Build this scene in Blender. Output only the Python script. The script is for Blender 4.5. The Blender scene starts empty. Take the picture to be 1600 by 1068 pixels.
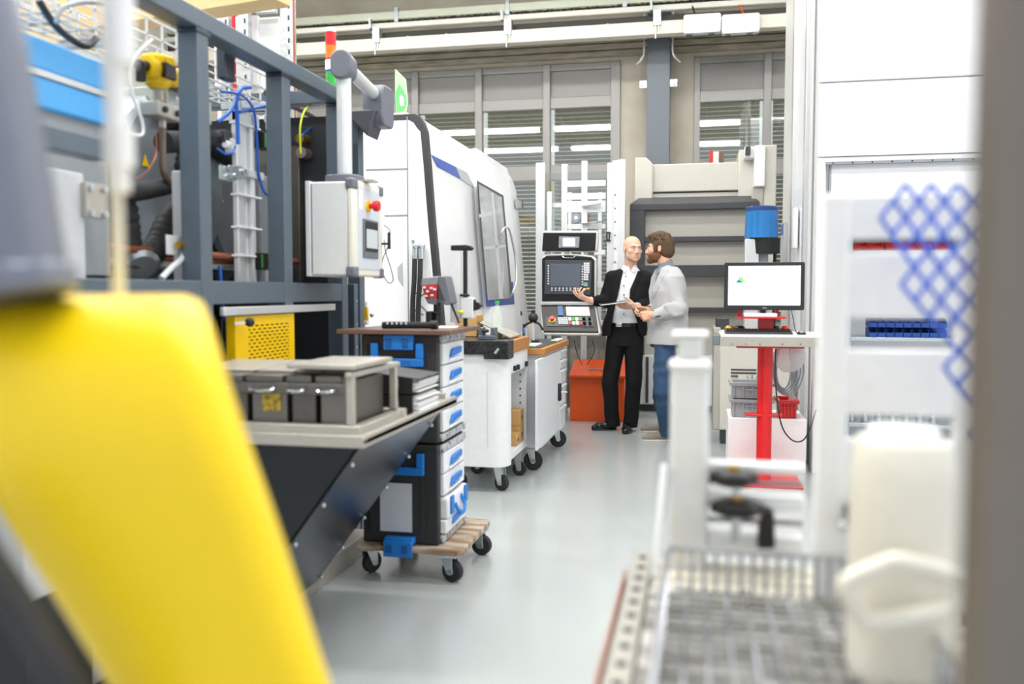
import bpy, bmesh, math, random
import numpy as np
import openvdb as vdb
from mathutils import Vector, Matrix
random.seed(7)
C = bpy.context.scene.collection
SC = bpy.context.scene
PI = math.pi

# ------------------------------------------------------------------ camera, world, lights, exposure
F = 1381.0; YAW = math.atan(290/F); PIT = math.atan(79/F); H = 1.31      # focal length in pixels of the 1600 px wide frame
cam_d = bpy.data.cameras.new('camera'); cam = bpy.data.objects.new('camera', cam_d); C.objects.link(cam)
cam.location = (0, 0, H); cam.rotation_euler = (PI/2-PIT, 0, YAW)
cam_d.sensor_width = 36; cam_d.lens = 36*F/1600; cam_d.clip_start = 0.02; cam_d.clip_end = 100
cam_d.dof.use_dof = True; cam_d.dof.focus_distance = 6.6; cam_d.dof.aperture_fstop = 1.6
SC.camera = cam
SC.view_settings.view_transform = 'Standard'; SC.view_settings.look = 'None'
SC.view_settings.gamma = 1; SC.view_settings.use_curve_mapping = False
SC.view_settings.exposure = 0.0
w = bpy.data.worlds.new('world'); SC.world = w; w.use_nodes = True
w.node_tree.nodes['Background'].inputs[0].default_value = (0.93, 0.96, 1.0, 1)
w.node_tree.nodes['Background'].inputs[1].default_value = 1.1

def area(name, loc, sx, sy, power, col=(1, .97, .9), rot=(0, 0, 0)):
    d = bpy.data.lights.new(name, 'AREA'); d.shape = 'RECTANGLE'; d.size = sx; d.size_y = sy; d.energy = power; d.color = col
    o = bpy.data.objects.new(name, d); C.objects.link(o); o.location = loc; o.rotation_euler = rot
    return o
LAMPS = [(x, y) for y in (1.2, 4.2, 7.2, 10.2) for x in (-5.2, -2.2, 0.8)]
for (x, y) in LAMPS:
    area('hall_lamp_light', (x, y, 5.28), 2.6, .30, {1.2: 95, 4.2: 95, 7.2: 50, 10.2: 38}[y], (1, .985, .95))

# ------------------------------------------------------------------ pixel -> point (camera geometry of the photograph)
_cy, _sy, _cp, _sp = math.cos(YAW), math.sin(YAW), math.cos(PIT), math.sin(PIT)
def ray(px, py):
    x = (px-800)/F; y = -(py-534)/F
    return Vector((-_sy*_cp + x*_cy - y*_sy*_sp, _cy*_cp + x*_sy + y*_cy*_sp, -_sp + y*_cp))
def AY(px, py, Y): d = ray(px, py); return Vector((0, 0, H)) + d*(Y/d.y)
def AX(px, py, X): d = ray(px, py); return Vector((0, 0, H)) + d*(X/d.x)
def AZ(px, py, Z=0.0): d = ray(px, py); return Vector((0, 0, H)) + d*((Z-H)/d.z)
def hit(px, py, p0, n):
    d = ray(px, py); n = Vector(n); o = Vector((0, 0, H)); return o + d*((Vector(p0)-o).dot(n)/d.dot(n))

# ------------------------------------------------------------------ materials
def lin(c):
    if isinstance(c, str): c = tuple(int(c[i:i+2], 16)/255 for i in (0, 2, 4))
    return tuple((v/12.92 if v <= .04045 else ((v+.055)/1.055)**2.4) for v in c)
M = {}
def mat(name, col, rough=.5, metal=0., noise=.06, scale=30., bump=0., emit=0., emit_col=None, coat=0., trans=0., alpha=1., stretch=None, spec=.5, sub=0.):
    m = bpy.data.materials.new(name); m.use_nodes = True; nt = m.node_tree; b = nt.nodes['Principled BSDF']
    c = lin(col); b.inputs['Base Color'].default_value = (*c, 1); b.inputs['Roughness'].default_value = rough
    b.inputs['Metallic'].default_value = metal; b.inputs['Specular IOR Level'].default_value = spec
    if coat: b.inputs['Coat Weight'].default_value = coat; b.inputs['Coat Roughness'].default_value = .1
    if trans: b.inputs['Transmission Weight'].default_value = trans
    if sub: b.inputs['Subsurface Weight'].default_value = sub; b.inputs['Subsurface Radius'].default_value = (.01, .004, .002)
    if alpha < 1: b.inputs['Alpha'].default_value = alpha
    if emit:
        b.inputs['Emission Color'].default_value = (*lin(emit_col or col), 1); b.inputs['Emission Strength'].default_value = emit
    if noise or bump:
        tc = nt.nodes.new('ShaderNodeTexCoord'); mp = nt.nodes.new('ShaderNodeMapping'); nz = nt.nodes.new('ShaderNodeTexNoise')
        if stretch: mp.inputs['Scale'].default_value = stretch
        nt.links.new(tc.outputs['Object'], mp.inputs[0]); nt.links.new(mp.outputs[0], nz.inputs[0])
        nz.inputs['Scale'].default_value = scale; nz.inputs['Detail'].default_value = 5
        if noise:
            mx = nt.nodes.new('ShaderNodeMix'); mx.data_type = 'RGBA'
            mx.inputs['A'].default_value = (*[v*(1-noise) for v in c], 1); mx.inputs['B'].default_value = (*[min(1, v*(1+noise)) for v in c], 1)
            nt.links.new(nz.outputs[0], mx.inputs['Factor']); nt.links.new(mx.outputs['Result'], b.inputs['Base Color'])
        if bump:
            bp = nt.nodes.new('ShaderNodeBump'); bp.inputs['Strength'].default_value = bump; bp.inputs['Distance'].default_value = .01
            nt.links.new(nz.outputs[0], bp.inputs['Height']); nt.links.new(bp.outputs[0], b.inputs['Normal'])
    M[name] = m; return m
def blotch(name, c1, c2, scale, rough=.5, metal=0., lo=.45, hi=.55, det=6., stretch=None, bump=0.):
    m = mat(name, c1, rough, metal, noise=0); nt = m.node_tree; b = nt.nodes['Principled BSDF']
    tc = nt.nodes.new('ShaderNodeTexCoord'); mp = nt.nodes.new('ShaderNodeMapping'); nz = nt.nodes.new('ShaderNodeTexNoise'); cr = nt.nodes.new('ShaderNodeValToRGB')
    if stretch: mp.inputs['Scale'].default_value = stretch
    nz.inputs['Scale'].default_value = scale; nz.inputs['Detail'].default_value = det
    cr.color_ramp.elements[0].position = lo; cr.color_ramp.elements[1].position = hi
    cr.color_ramp.elements[0].color = (*lin(c1), 1); cr.color_ramp.elements[1].color = (*lin(c2), 1)
    nt.links.new(tc.outputs['Object'], mp.inputs[0]); nt.links.new(mp.outputs[0], nz.inputs[0]); nt.links.new(nz.outputs[0], cr.inputs[0]); nt.links.new(cr.outputs[0], b.inputs['Base Color'])
    if bump:
        bp = nt.nodes.new('ShaderNodeBump'); bp.inputs['Strength'].default_value = bump; bp.inputs['Distance'].default_value = .02
        nt.links.new(nz.outputs[0], bp.inputs['Height']); nt.links.new(bp.outputs[0], b.inputs['Normal'])
    return m
mat('white', 'f2f3f4', .35); mat('white_gloss', 'f4f5f6', .18, coat=.3); mat('offwhite', 'dddbd2', .5); mat('lightgrey', 'c9ccd0', .45)
mat('panelgrey', 'd9dce0', .4); mat('midgrey', '8d9298', .45); mat('darkgrey', '3c3f44', .5); mat('black', '17181a', .45); mat('softblack', '232427', .75)
mat('steelblue', '56636f', .4, .1); mat('gunmetal', '4d545d', .26, .75); mat('blue', '1272c4', .4); mat('deepblue', '1f4fa8', .4); mat('skyblue', '4ea5e6', .35)
mat('red', 'd3161c', .3); mat('orange', 'df5518', .35); mat('yellow', 'f2c500', .35); mat('robot_yellow', 'f8d400', .42, noise=.02); mat('green', '2fae3e', .4)
mat('steel', 'b9b5ac', .38, .45, noise=.12, stretch=(1, 1, 6)); mat('zinc', 'c3cbd0', .3, .8, noise=.15, scale=60); mat('alu', 'd6d8da', .35, .55, noise=.05)
mat('chrome', 'd8dade', .12, 1., noise=0); mat('stainless', 'b4afa6', .4, .4, noise=.14, scale=14, stretch=(1, 1, 1)); mat('copper', 'a9664a', .35, .6); mat('brass', 'b8923c', .3, .8)
mat('rubber', '222326', .7, noise=.1); mat('hose', '2a2a2c', .6, bump=.3, scale=60); mat('cablewhite', 'e8e8e6', .4); mat('cableblue', '1a62c8', .35)
mat('card', 'c29a62', .8); mat('cord', '202020', .5)
mat('wood', 'd9ba88', .6, noise=.12, scale=6, stretch=(1, 12, 12)); mat('beech', 'b0793c', .45, noise=.2, scale=8, stretch=(1, 8, 8)); mat('ply', '9c7350', .6, noise=.35, scale=10, stretch=(1, 6, 6), bump=.2); mat('brownboard', '6d5346', .45, noise=.2, scale=12)
mat('paper', 'f4f4f4', .8); mat('fabric_black', '141417', .85, bump=.15, scale=300, spec=.2)
mat('screen_white', 'f6fbff', .3, emit=1.1, noise=0); mat('screen_grey', '59606b', .15, emit=.12, emit_col='6d7480', noise=0); mat('screen_blue', 'cfe0ff', .3, emit=.7, noise=0)
blotch('concrete', 'bdb5a4', 'd0cabc', 2.2, .85, lo=.3, hi=.7, bump=.1); blotch('lintel', '9d9585', 'c0b8a6', 3, .85, lo=.35, hi=.65, stretch=(1, 1, 6))
blotch('marble_edge', 'b9bcc0', '5a5d63', 55, .4, lo=.5, hi=.62, stretch=(1, 1, 1)); blotch('granite', '1b1b1d', '3b3b3e', 90, .35)

def glassmat(name, col, a, rough=.03):
    m = bpy.data.materials.new(name); m.use_nodes = True; nt = m.node_tree; nt.nodes.clear()
    o = nt.nodes.new('ShaderNodeOutputMaterial'); mx = nt.nodes.new('ShaderNodeMixShader'); t = nt.nodes.new('ShaderNodeBsdfTransparent'); g = nt.nodes.new('ShaderNodeBsdfPrincipled')
    t.inputs[0].default_value = (*lin(col), 1); g.inputs['Base Color'].default_value = (*lin(col), 1); g.inputs['Roughness'].default_value = rough
    mx.inputs[0].default_value = a; nt.links.new(t.outputs[0], mx.inputs[1]); nt.links.new(g.outputs[0], mx.inputs[2]); nt.links.new(mx.outputs[0], o.inputs[0]); M[name] = m; return m
def windowglass(name, a):
    m = bpy.data.materials.new(name); m.use_nodes = True; nt = m.node_tree; nt.nodes.clear()
    o = nt.nodes.new('ShaderNodeOutputMaterial'); mx = nt.nodes.new('ShaderNodeMixShader'); t = nt.nodes.new('ShaderNodeBsdfTransparent'); g = nt.nodes.new('ShaderNodeBsdfGlossy')
    t.inputs[0].default_value = (.82, .85, .82, 1); g.inputs['Roughness'].default_value = .02; mx.inputs[0].default_value = a
    nt.links.new(t.outputs[0], mx.inputs[1]); nt.links.new(g.outputs[0], mx.inputs[2]); nt.links.new(mx.outputs[0], o.inputs[0]); M[name] = m
windowglass('glass', .14); glassmat('door_glass', 'e2e0d8', .55, .15); glassmat('clear_plastic', 'f4faf6', .25, .15); glassmat('acrylic', 'f4fff4', .35, .1); glassmat('haze_bag', 'eeeeee', .5, .4)

# ------------------------------------------------------------------ mesh building
def WM(o):
    m = Matrix.Identity(4)
    while o is not None:
        m = (Matrix.Translation(o.location) @ o.rotation_euler.to_matrix().to_4x4()) @ m; o = o.parent
    return m
class G:
    """collects shapes in world coordinates; build() links them as ONE mesh object"""
    def __init__(s): s.bm = bmesh.new(); s.mi = 0
    def m(s, i): s.mi = i; return s
    def _f(s, vs):
        try: f = s.bm.faces.new(vs); f.material_index = s.mi; return f
        except ValueError: return None
    def hexa(s, p):
        v = [s.bm.verts.new(q) for q in p]
        for f in ((3, 2, 1, 0), (4, 5, 6, 7), (0, 1, 5, 4), (1, 2, 6, 5), (2, 3, 7, 6), (3, 0, 4, 7)): s._f([v[i] for i in f])
        return s
    def box(s, x0, x1, y0, y1, z0, z1, R=None):
        p = [Vector(q) for q in ((x0, y0, z0), (x1, y0, z0), (x1, y1, z0), (x0, y1, z0), (x0, y0, z1), (x1, y0, z1), (x1, y1, z1), (x0, y1, z1))]
        if R is not None: p = [R @ q for q in p]
        return s.hexa(p)
    def cbox(s, c, d, R=None):
        c = Vector(c); T = Matrix.Translation(c) @ (R.to_4x4() if R is not None else Matrix.Identity(4))
        return s.box(-d[0]/2, d[0]/2, -d[1]/2, d[1]/2, -d[2]/2, d[2]/2, T)
    def bar(s, a, b, w, h, up=(0, 0, 1)):
        a, b = Vector(a), Vector(b); d = (b-a).normalized(); up = Vector(up)
        x = d.cross(up)
        if x.length < 1e-4: x = d.cross(Vector((0, 1, 0)))
        x.normalize(); z = x.cross(d)
        p = []
        for e in (a, b):
            for (i, j) in ((-1, -1), (1, -1), (1, 1), (-1, 1)): p.append(e + x*(i*w/2) + z*(j*h/2))
        return s.hexa(p)
    def prism(s, pts, ext):
        """pts: 3-D polygon; ext: extrusion vector"""
        e = Vector(ext); a = [s.bm.verts.new(Vector(p)) for p in pts]; b = [s.bm.verts.new(Vector(p)+e) for p in pts]; n = len(a)
        s._f(a[::-1]); s._f(b)
        for i in range(n): s._f([a[i], a[(i+1) % n], b[(i+1) % n], b[i]])
        return s
    def quad(s, *p): s._f([s.bm.verts.new(Vector(q)) for q in p]); return s
    def loft(s, rings, cap=True, closed=True):
        R = [[s.bm.verts.new(Vector(p)) for p in r] for r in rings]; n = len(R[0])
        for a, b in zip(R, R[1:]):
            for i in range(n if closed else n-1): s._f([a[i], a[(i+1) % n], b[(i+1) % n], b[i]])
        if cap: s._f(R[0][::-1]); s._f(R[-1])
        return s
    def cyl(s, a, b, r, r2=None, n=20, cap=True):
        a, b = Vector(a), Vector(b); r2 = r if r2 is None else r2; d = (b-a).normalized()
        x = d.orthogonal().normalized(); y = d.cross(x)
        return s.loft([[p + x*(rr*math.cos(t*2*PI/n)) + y*(rr*math.sin(t*2*PI/n)) for t in range(n)] for p, rr in ((a, r), (b, r2))], cap)
    def lathe(s, c, prof, n=24, ax=(0, 0, 1), cap=True):
        c = Vector(c); d = Vector(ax).normalized(); x = d.orthogonal().normalized(); y = d.cross(x)
        return s.loft([[c + d*h + x*(r*math.cos(t*2*PI/n)) + y*(r*math.sin(t*2*PI/n)) for t in range(n)] for r, h in prof], cap)
    def tube(s, pts, r, n=8, sub=6, ribs=None):
        P = smooth(pts, sub) if sub > 1 else [Vector(p) for p in pts]
        t0 = (P[1]-P[0]).normalized(); x = t0.orthogonal().normalized(); rings = []; L = 0
        for i, p in enumerate(P):
            t = (P[min(i+1, len(P)-1)]-P[max(i-1, 0)]).normalized()
            x = (x - t*x.dot(t)).normalized(); y = t.cross(x)
            if i: L += (P[i]-P[i-1]).length
            rr = r if ribs is None else r*(1+ribs[1]*(1 if int(L/ribs[0]*2) % 2 else -1))
            rings.append([p + x*(rr*math.cos(k*2*PI/n)) + y*(rr*math.sin(k*2*PI/n)) for k in range(n)])
        return s.loft(rings)
    def ball(s, c, r, n=12, sc=(1, 1, 1)):
        c = Vector(c); k = n//2+1
        return s.loft([[c + Vector((sc[0]*r*math.sin(max(.02, j*PI/k))*math.cos(t*2*PI/n), sc[1]*r*math.sin(max(.02, j*PI/k))*math.sin(t*2*PI/n), sc[2]*r*-math.cos(j*PI/k))) for t in range(n)] for j in range(k+1)])
    def rbox(s, c, d, r, ax='z', n=4, R=None):
        """box with rounded corners seen along ax"""
        i = {'x': (1, 2, 0), 'y': (0, 2, 1), 'z': (0, 1, 2)}[ax]; c = Vector(c); w, h, t = d[i[0]]/2, d[i[1]]/2, d[i[2]]/2; ring = []
        for q in range(4):
            sx, sy = ((1, 1), (-1, 1), (-1, -1), (1, -1))[q]
            for k in range(n+1):
                a = q*PI/2 + k*PI/2/n; ring.append((sx*(w-r)+r*math.cos(a), sy*(h-r)+r*math.sin(a)))
        rings = []
        for z in (-t, t):
            rr = []
            for u, v in ring:
                p = Vector((0, 0, 0)); p[i[0]] = u; p[i[1]] = v; p[i[2]] = z
                rr.append(c + (R @ p if R is not None else p))
            rings.append(rr)
        return s.loft(rings)
    def build(s, name, mats, parent=None, bevel=0., seg=2, tags=None, ang=.6, origin=None, subd=0):
        bm = s.bm; bmesh.ops.recalc_face_normals(bm, faces=bm.faces)
        if not isinstance(mats, (list, tuple)): mats = [mats]
        o_loc = Vector((0, 0, 0))
        if parent is not None: bm.transform(WM(parent).inverted())
        else:
            co = [v.co for v in bm.verts]
            if origin is not None: o_loc = Vector(origin)
            else:
                lo = [min(c[i] for c in co) for i in range(3)]; hi = [max(c[i] for c in co) for i in range(3)]
                o_loc = Vector(((lo[0]+hi[0])/2, (lo[1]+hi[1])/2, lo[2]))
            bm.transform(Matrix.Translation(-o_loc))
        for f in bm.faces: f.smooth = True
        for e in bm.edges:
            if len(e.link_faces) == 2 and e.calc_face_angle(0) > ang: e.smooth = False
        me = bpy.data.meshes.new(name); bm.to_mesh(me); bm.free()
        for q in mats: me.materials.append(M[q] if isinstance(q, str) else q)
        o = bpy.data.objects.new(name, me); C.objects.link(o); o.location = o_loc
        if parent is not None: o.parent = parent; o.location = (0, 0, 0)
        if bevel:
            b = o.modifiers.new('bevel', 'BEVEL'); b.width = bevel; b.segments = seg; b.limit_method = 'ANGLE'; b.angle_limit = .7
        if subd: o.modifiers.new('sub', 'SUBSURF').render_levels = subd
        if tags: tag(o, *tags)
        return o
def smooth(pts, sub):
    P = [Vector(p) for p in pts]; out = []
    for i in range(len(P)-1):
        p0, p1, p2, p3 = P[max(i-1, 0)], P[i], P[i+1], P[min(i+2, len(P)-1)]
        for k in range(sub):
            t = k/sub; out.append(.5*((2*p1) + (p2-p0)*t + (2*p0-5*p1+4*p2-p3)*t*t + (3*p1-p0-3*p2+p3)*t**3))
    return out+[P[-1]]
def tag(o, label=None, cat=None, group=None, kind=None):
    if label: o['label'] = label
    if cat: o['category'] = cat
    if group: o['group'] = group
    if kind: o['kind'] = kind
    return o
def T(name, label, cat, loc=(0, 0, 0), rz=0., group=None):
    o = bpy.data.objects.new(name, None); C.objects.link(o); o.empty_display_size = .1; o.location = loc; o.rotation_euler = (0, 0, rz)
    return tag(o, label, cat, group)
def dup(root, loc, label=None, rz=None):
    r = root.copy(); C.objects.link(r); r.location = loc
    if rz is not None: r.rotation_euler = (0, 0, rz)
    if label: r['label'] = label
    for ch in list(root.children):
        c = ch.copy(); C.objects.link(c); c.parent = r
        for g in ch.children:
            d = g.copy(); C.objects.link(d); d.parent = c
    return r
def struct(g, name, m, bevel=0., parent=None):
    o = g.build(name, m, parent, bevel)
    if parent is None: o['kind'] = 'structure'
    return o
def text_mesh(body, size, loc, rot, m, name, parent, ext=.0006):
    cu = bpy.data.curves.new('tmp', 'FONT'); cu.body = body; cu.size = size; cu.extrude = ext; cu.align_x = 'CENTER'; cu.align_y = 'CENTER'
    o = bpy.data.objects.new('tmp', cu); C.objects.link(o); me = bpy.data.meshes.new_from_object(o); bpy.data.objects.remove(o)
    me.transform(WM(parent).inverted() @ Matrix.Translation(Vector(loc)) @ rot.to_4x4()); me.materials.clear(); me.materials.append(M[m])
    o = bpy.data.objects.new(name, me); C.objects.link(o); o.parent = parent; return o
RZ = lambda a: Matrix.Rotation(a, 3, 'Z'); RX = lambda a: Matrix.Rotation(a, 3, 'X'); RY = lambda a: Matrix.Rotation(a, 3, 'Y')
# ================================================================== THE SETTING
WY = 13.0
struct(G().box(-8, 3.4, -2.5, WY+.5, -.1, 0), 'floor', mat('epoxy', 'b0b6b6', .22, noise=.05, scale=1.3, coat=.2))
XW1a, XW1b = -6.4, AY(970, 100, WY).x; XW2a, XW2b = AY(1085, 90, WY).x, 2.4
ZH = 4.62; ZS = .9
g = G(); g.box(-8, XW1a, WY, WY+.3, 0, 6.4); g.box(XW1b, XW2a, WY, WY+.3, 0, 6.4); g.box(XW2b, 3.4, WY, WY+.3, 0, 6.4)
for a, b in ((XW1a, XW1b), (XW2a, XW2b)): g.box(a, b, WY, WY+.3, ZH, 6.4); g.box(a, b, WY, WY+.3, 0, ZS)
struct(g, 'wall_back', 'concrete')
struct(G().box(-8, -7.8, -2.5, WY, 0, 6.4), 'wall_left', 'offwhite')
struct(G().box(3.2, 3.4, 2.2, WY, 0, 6.4), 'wall_right', 'white')
blotch('roof_metal', 'd9d3c2', 'e4dfd0', 1.5, .6, lo=.3, hi=.7)
g = G(); g.box(-8, 3.4, -2.5, WY+.3, 6.0, 6.1)
for i in range(38): g.box(-8+i*.3, -7.88+i*.3, -2.5, WY, 5.95, 6.0)
struct(g, 'ceiling', 'roof_metal')
# ribbed concrete lintel and the recess above the windows
g = G()
for i in range(4): g.box(-8, 3.2, WY-.10-.03*i, WY, ZH+.06+i*.09, ZH+.06+i*.09+.075)
struct(g, 'trim_1', 'lintel', .005)
struct(G().box(-8, 3.2, WY-.35, WY, 5.02, 5.10), 'trim_2', 'lintel', .01)
# the windows
mat('winframe', '9c9a97', .45, .3); mat('winpanel', '8b8987', .45, .3); mat('slat', '8d8b76', .45, .2)
mat('daylight', 'ffffff', .5, emit=3.0, noise=0)
def window(n, xa, xb, muls):
    root = bpy.data.objects.new('window_%d' % n, None); C.objects.link(root); root.location = ((xa+xb)/2, WY, ZS); root['kind'] = 'structure'
    g = G(); y0, y1 = WY-.04, WY+.06
    edges = [xa]+muls+[xb]
    g.box(xa, xa+.09, y0, y1, ZS, ZH); g.box(xb-.14, xb, y0, y1, ZS, ZH); y2 = y0+.006; y3 = y1-.006; e0 = xa+.01; e1 = xb-.01; g.box(e0, e1, y2, y3, ZH-.10, ZH-.002); g.box(e0, e1, y2, y3, ZS+.002, ZS+.1)
    g.box(e0, e1, y2, y3, 3.98, 4.14); g.box(e0, e1, y2, y3, 2.94, 3.16)
    for x in muls: g.box(x-.055, x+.055, y0-.03, y1-.012, ZS+.004, ZH-.004)
    g.build('window_frame', 'winframe', root, .008)
    for a, b in zip(edges, edges[1:]):
        G().box(a+.05, b-.05, WY+.0, WY+.03, 4.14, 4.52).build('top_panel', 'winpanel', root, .004)
        G().box(a+.05, b-.05, WY+.02, WY+.028, ZS+.08, 4.0).build('window_pane', 'glass', root)
        g = G(); z = ZS+.1
        while z < 3.98:
            c = (0, WY+.16, z); g.bar((a+.09, WY+.16, z), (b-.09, WY+.16, z), .07, .006, (0, .62, .78)); z += .062
        for f in (.18, .72): g.box(a+(b-a)*f-.004, a+(b-a)*f+.004, WY+.11, WY+.118, ZS, 3.98)
        g.build('blind', 'slat', root)
window(1, XW1a, XW1b, [AY(540, 110, WY).x, AY(650, 110, WY).x, AY(749, 110, WY).x, AY(855, 100, WY).x])
window(2, XW2a, XW2b, [AY(1200, 85, WY).x])
# steel column with wall brackets and the service lines under the roof
def zt(y, Y): return AY(860, y, Y).z
xa, xb = AY(1010, 200, 12.6).x, AY(1046, 200, 12.6).x
t = T('steel_column', 'blue-grey steel roof column between the two windows', 'column', ((xa+xb)/2, 12.7, 0))
mat('colgrey', '6f7780', .45, .1)
g = G(); g.box(xa, xb, 12.60, 12.62, 0, 5.4); g.box(xa, xb, 12.9, 12.92, 0, 5.4); g.box((xa+xb)/2-.01, (xa+xb)/2+.01, 12.61, 12.91, 0, 5.4); g.build('flange', 'colgrey', t, .003)
for s, x in ((-1, xa), (1, xb)):
    g = G(); z = AY(1010, 131, 12.6).z; g.cbox((x+s*.05, 12.62, z), (.1, .02, .1)); g.cyl((x+s*.06, 12.61, z), (x+s*.06, 12.58, z), .03); g.build('bracket', 'zinc', t, .002)
for s, x in ((-1, xa-.03), (1, xb+.04)):
    z0 = AY(1010, 95, 12.4).z
    tag(G().tube([(x, 12.4, 5.45), (x, 12.4, z0+.3), (x, 12.4, z0+.12), (x+s*.03, 12.4, z0+.03), (x+s*.1, 12.45, z0-.03)], .013).build('conduit', 'alu'), 'bent white conduit dropping beside the steel column, '+('on its control console side' if s < 0 else 'on its white enclosure side'), 'conduit', 'conduits at the column')
Yt = 12.1
t = T('cable_tray', 'long perforated galvanised cable tray under the roof', 'cable tray', (-2.5, Yt, zt(12, Yt)))
g = G(); g.box(-8, 3.1, Yt-.02, Yt, zt(14, Yt), zt(2, Yt)); g.build('side_rail', mat('traygreen', 'c6cbb9', .45, .3), t)
g = G(); z = zt(14, Yt); g.box(-8, 3.1, Yt, Yt+.3, z-.01, z)
g.build('tray_floor', blotch('perfo', '4c4b46', 'b9b6a8', 26, .5, .3, .45, .55), t)
for x in np.arange(-7.4, 3, 1.6): G().box(x-.03, x+.03, Yt-.04, Yt+.02, z-.05, zt(-4, Yt)).build('hanger', 'zinc', t, .004)
Yt = 12.0
t = T('crane_rail', 'pale tubular crane rail clamped below the cable tray', 'rail', (-2.5, Yt, zt(24, Yt)))
G().box(-8, 3.1, Yt-.05, Yt+.05, zt(29, Yt), zt(20, Yt)).build('rail_profile', 'offwhite', t, .015)
tag(G().box(-8, 3.1, Yt+.1, Yt+.5, zt(44, Yt), zt(31, Yt)).build('shade_strip', mat('shade', '3c3a35', .6)), 'dark brown strip standing in for the shade between the crane rail and the cream duct', 'shade')  # dark box standing in for the shaded gap between rail and duct
for px in (590, 795, 1027):
    x = AY(px, 40, Yt).x; g = G(); g.box(x-.05, x+.05, Yt-.08, Yt+.06, zt(52, Yt), zt(28, Yt)); g.cyl((x-.02, Yt-.06, zt(72, Yt)), (x-.02, Yt-.06, zt(30, Yt)), .01); g.cyl((x+.02, Yt-.06, zt(60, Yt)), (x+.02, Yt-.06, zt(30, Yt)), .01)
    g.box(x-.09, x-.06, Yt-.12, Yt, zt(30, Yt), zt(14, Yt)); g.build('clamp', 'zinc', t, .003)
Yt = 12.05
t = T('cable_duct', 'long cream square cable duct running above the windows', 'duct', (-2.5, Yt, zt(56, Yt)))
g = G(); g.box(-8, 3.1, Yt-.09, Yt+.09, zt(66, Yt), zt(46, Yt)); g.build('duct_body', mat('duct', 'ebe4d4', .5), t, .01)
for px in (470, 530, 590, 640, 700, 795, 950): x = AY(px, 60, Yt).x; G().box(x-.015, x+.015, Yt-.096, Yt+.09, zt(66.5, Yt), zt(45.5, Yt)).build('joint_cover', 'offwhite', t, .003)
for k, px in enumerate((1097, 1157)):
    c = AY(px, 39, 11.9); t = T('sensor_box', ['white rounded junction box on the duct, next to the steel column', 'white rounded junction box on the duct with an orange cable'][k], 'junction box', (c.x, 11.9, c.z-.12), group='junction boxes on the duct')
    G().rbox((c.x, 11.88, c.z), (.47, .13, .24), .03, 'y').build('housing', 'white', t, .012)
    for dx in (-.16, .12): G().box(c.x+dx-.035, c.x+dx+.035, 11.84, 11.9, c.z-.14, c.z-.115).build('cable_gland', 'darkgrey', t)
    G().tube([(c.x-.08+k*.12, 11.88, c.z+.11), (c.x-.12+k*.12, 11.95, c.z+.24), (c.x-.16+k*.1, 12.0, c.z+.4)], .012).build('cable', 'orange' if k else 'cord', t)
# roof lamps
mat('lamp_tube', 'ffffff', .5, emit=25, noise=0)
for k, (x, y) in enumerate(LAMPS):
    t = T('ceiling_lamp', 'long fluorescent lamp hanging under the metal roof', 'lamp', (x, y, 5.3), group='fluorescent lamps under the roof')
    G().box(x-1.35, x+1.35, y-.13, y+.13, 5.36, 5.42).build('lamp_housing', 'white', t, .01)
    G().cyl((x-1.3, y, 5.33), (x+1.3, y, 5.33), .025, n=10).build('lamp_tube', 'lamp_tube', t)
    for s in (-1, 1): G().cyl((x+s, y, 5.4), (x+s, y, 5.97), .008, n=6).build('suspension_rod', 'zinc', t)
# ================================================================== BACKGROUND MACHINES
# --- beige press behind the two men
Yp = 9.9
def P(px, py, Y=Yp): return AY(px, py, Y)
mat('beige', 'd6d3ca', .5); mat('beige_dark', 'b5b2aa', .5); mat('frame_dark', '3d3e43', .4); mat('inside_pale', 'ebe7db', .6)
x0, x1, x2, x3 = P(992, 300).x, P(1015, 300).x, P(1158, 300).x, P(1181, 300).x
t = T('enclosed_press', 'large beige enclosed press with a dark framed window door behind the two men', 'machine', ((x0+x3)/2, Yp, 0))
zt1, zt2, zm, zl = P(1080, 248).z, P(1080, 253).z, P(1080, 297).z, P(1080, 306).z
g = G(); g.box(x1, x2, Yp+.1, Yp+1.2, zm, zt2); g.box(x1, x2, Yp+.14, Yp+1.2, zl, zm-.01); g.build('hood', 'beige', t, .01)
g = G(); g.prism([(x0, Yp, zl-.2), (x0, Yp, zt1+.03), (x1-.04, Yp, zt1+.03), (x1+.03, Yp, zt1-.04), (x1+.03, Yp, zl-.2)], (0, 1.2, 0)); g.build('side_tower', 'beige', t, .01)
g = G(); g.prism([(x3, Yp, zl-.2), (x3, Yp, zt1+.08), (x2-.03, Yp, zt1+.08), (x2-.03, Yp, zl-.2)], (0, 1.2, 0)); g.build('side_tower', 'beige', t, .01)
# dark gantry: lid with sloped top, jamb
yf = Yp-.25
q = lambda px, py: AY(px, py, yf)
lx0, lx1 = q(984, 320).x, q(1187, 320).x; lz0, lz1 = q(1080, 327).z, q(1080, 317).z; zb = q(1080, 309).z
g = G(); g.loft([[(lx0, yf, lz0), (lx1, yf, lz0), (lx1, yf+.35, lz0), (lx0, yf+.35, lz0)], [(lx0, yf, lz1), (lx1, yf, lz1), (lx1, yf+.35, lz1), (lx0, yf+.35, lz1)], [(lx0+.08, yf+.2, zb+.03), (lx1-.06, yf+.2, zb+.03), (lx1-.06, yf+.35, zb+.03), (lx0+.08, yf+.35, zb+.03)]]); g.build('lid', 'frame_dark', t, .006)
zfl = .62
g = G(); g.box(lx0, q(1007, 400).x, yf+.001, yf+.25, zfl, lz0); g.build('door_jamb', 'frame_dark', t, .006)
bars = [(369, 377, 0), (414, 432, -.05), (480, 488, 0)]
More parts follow.
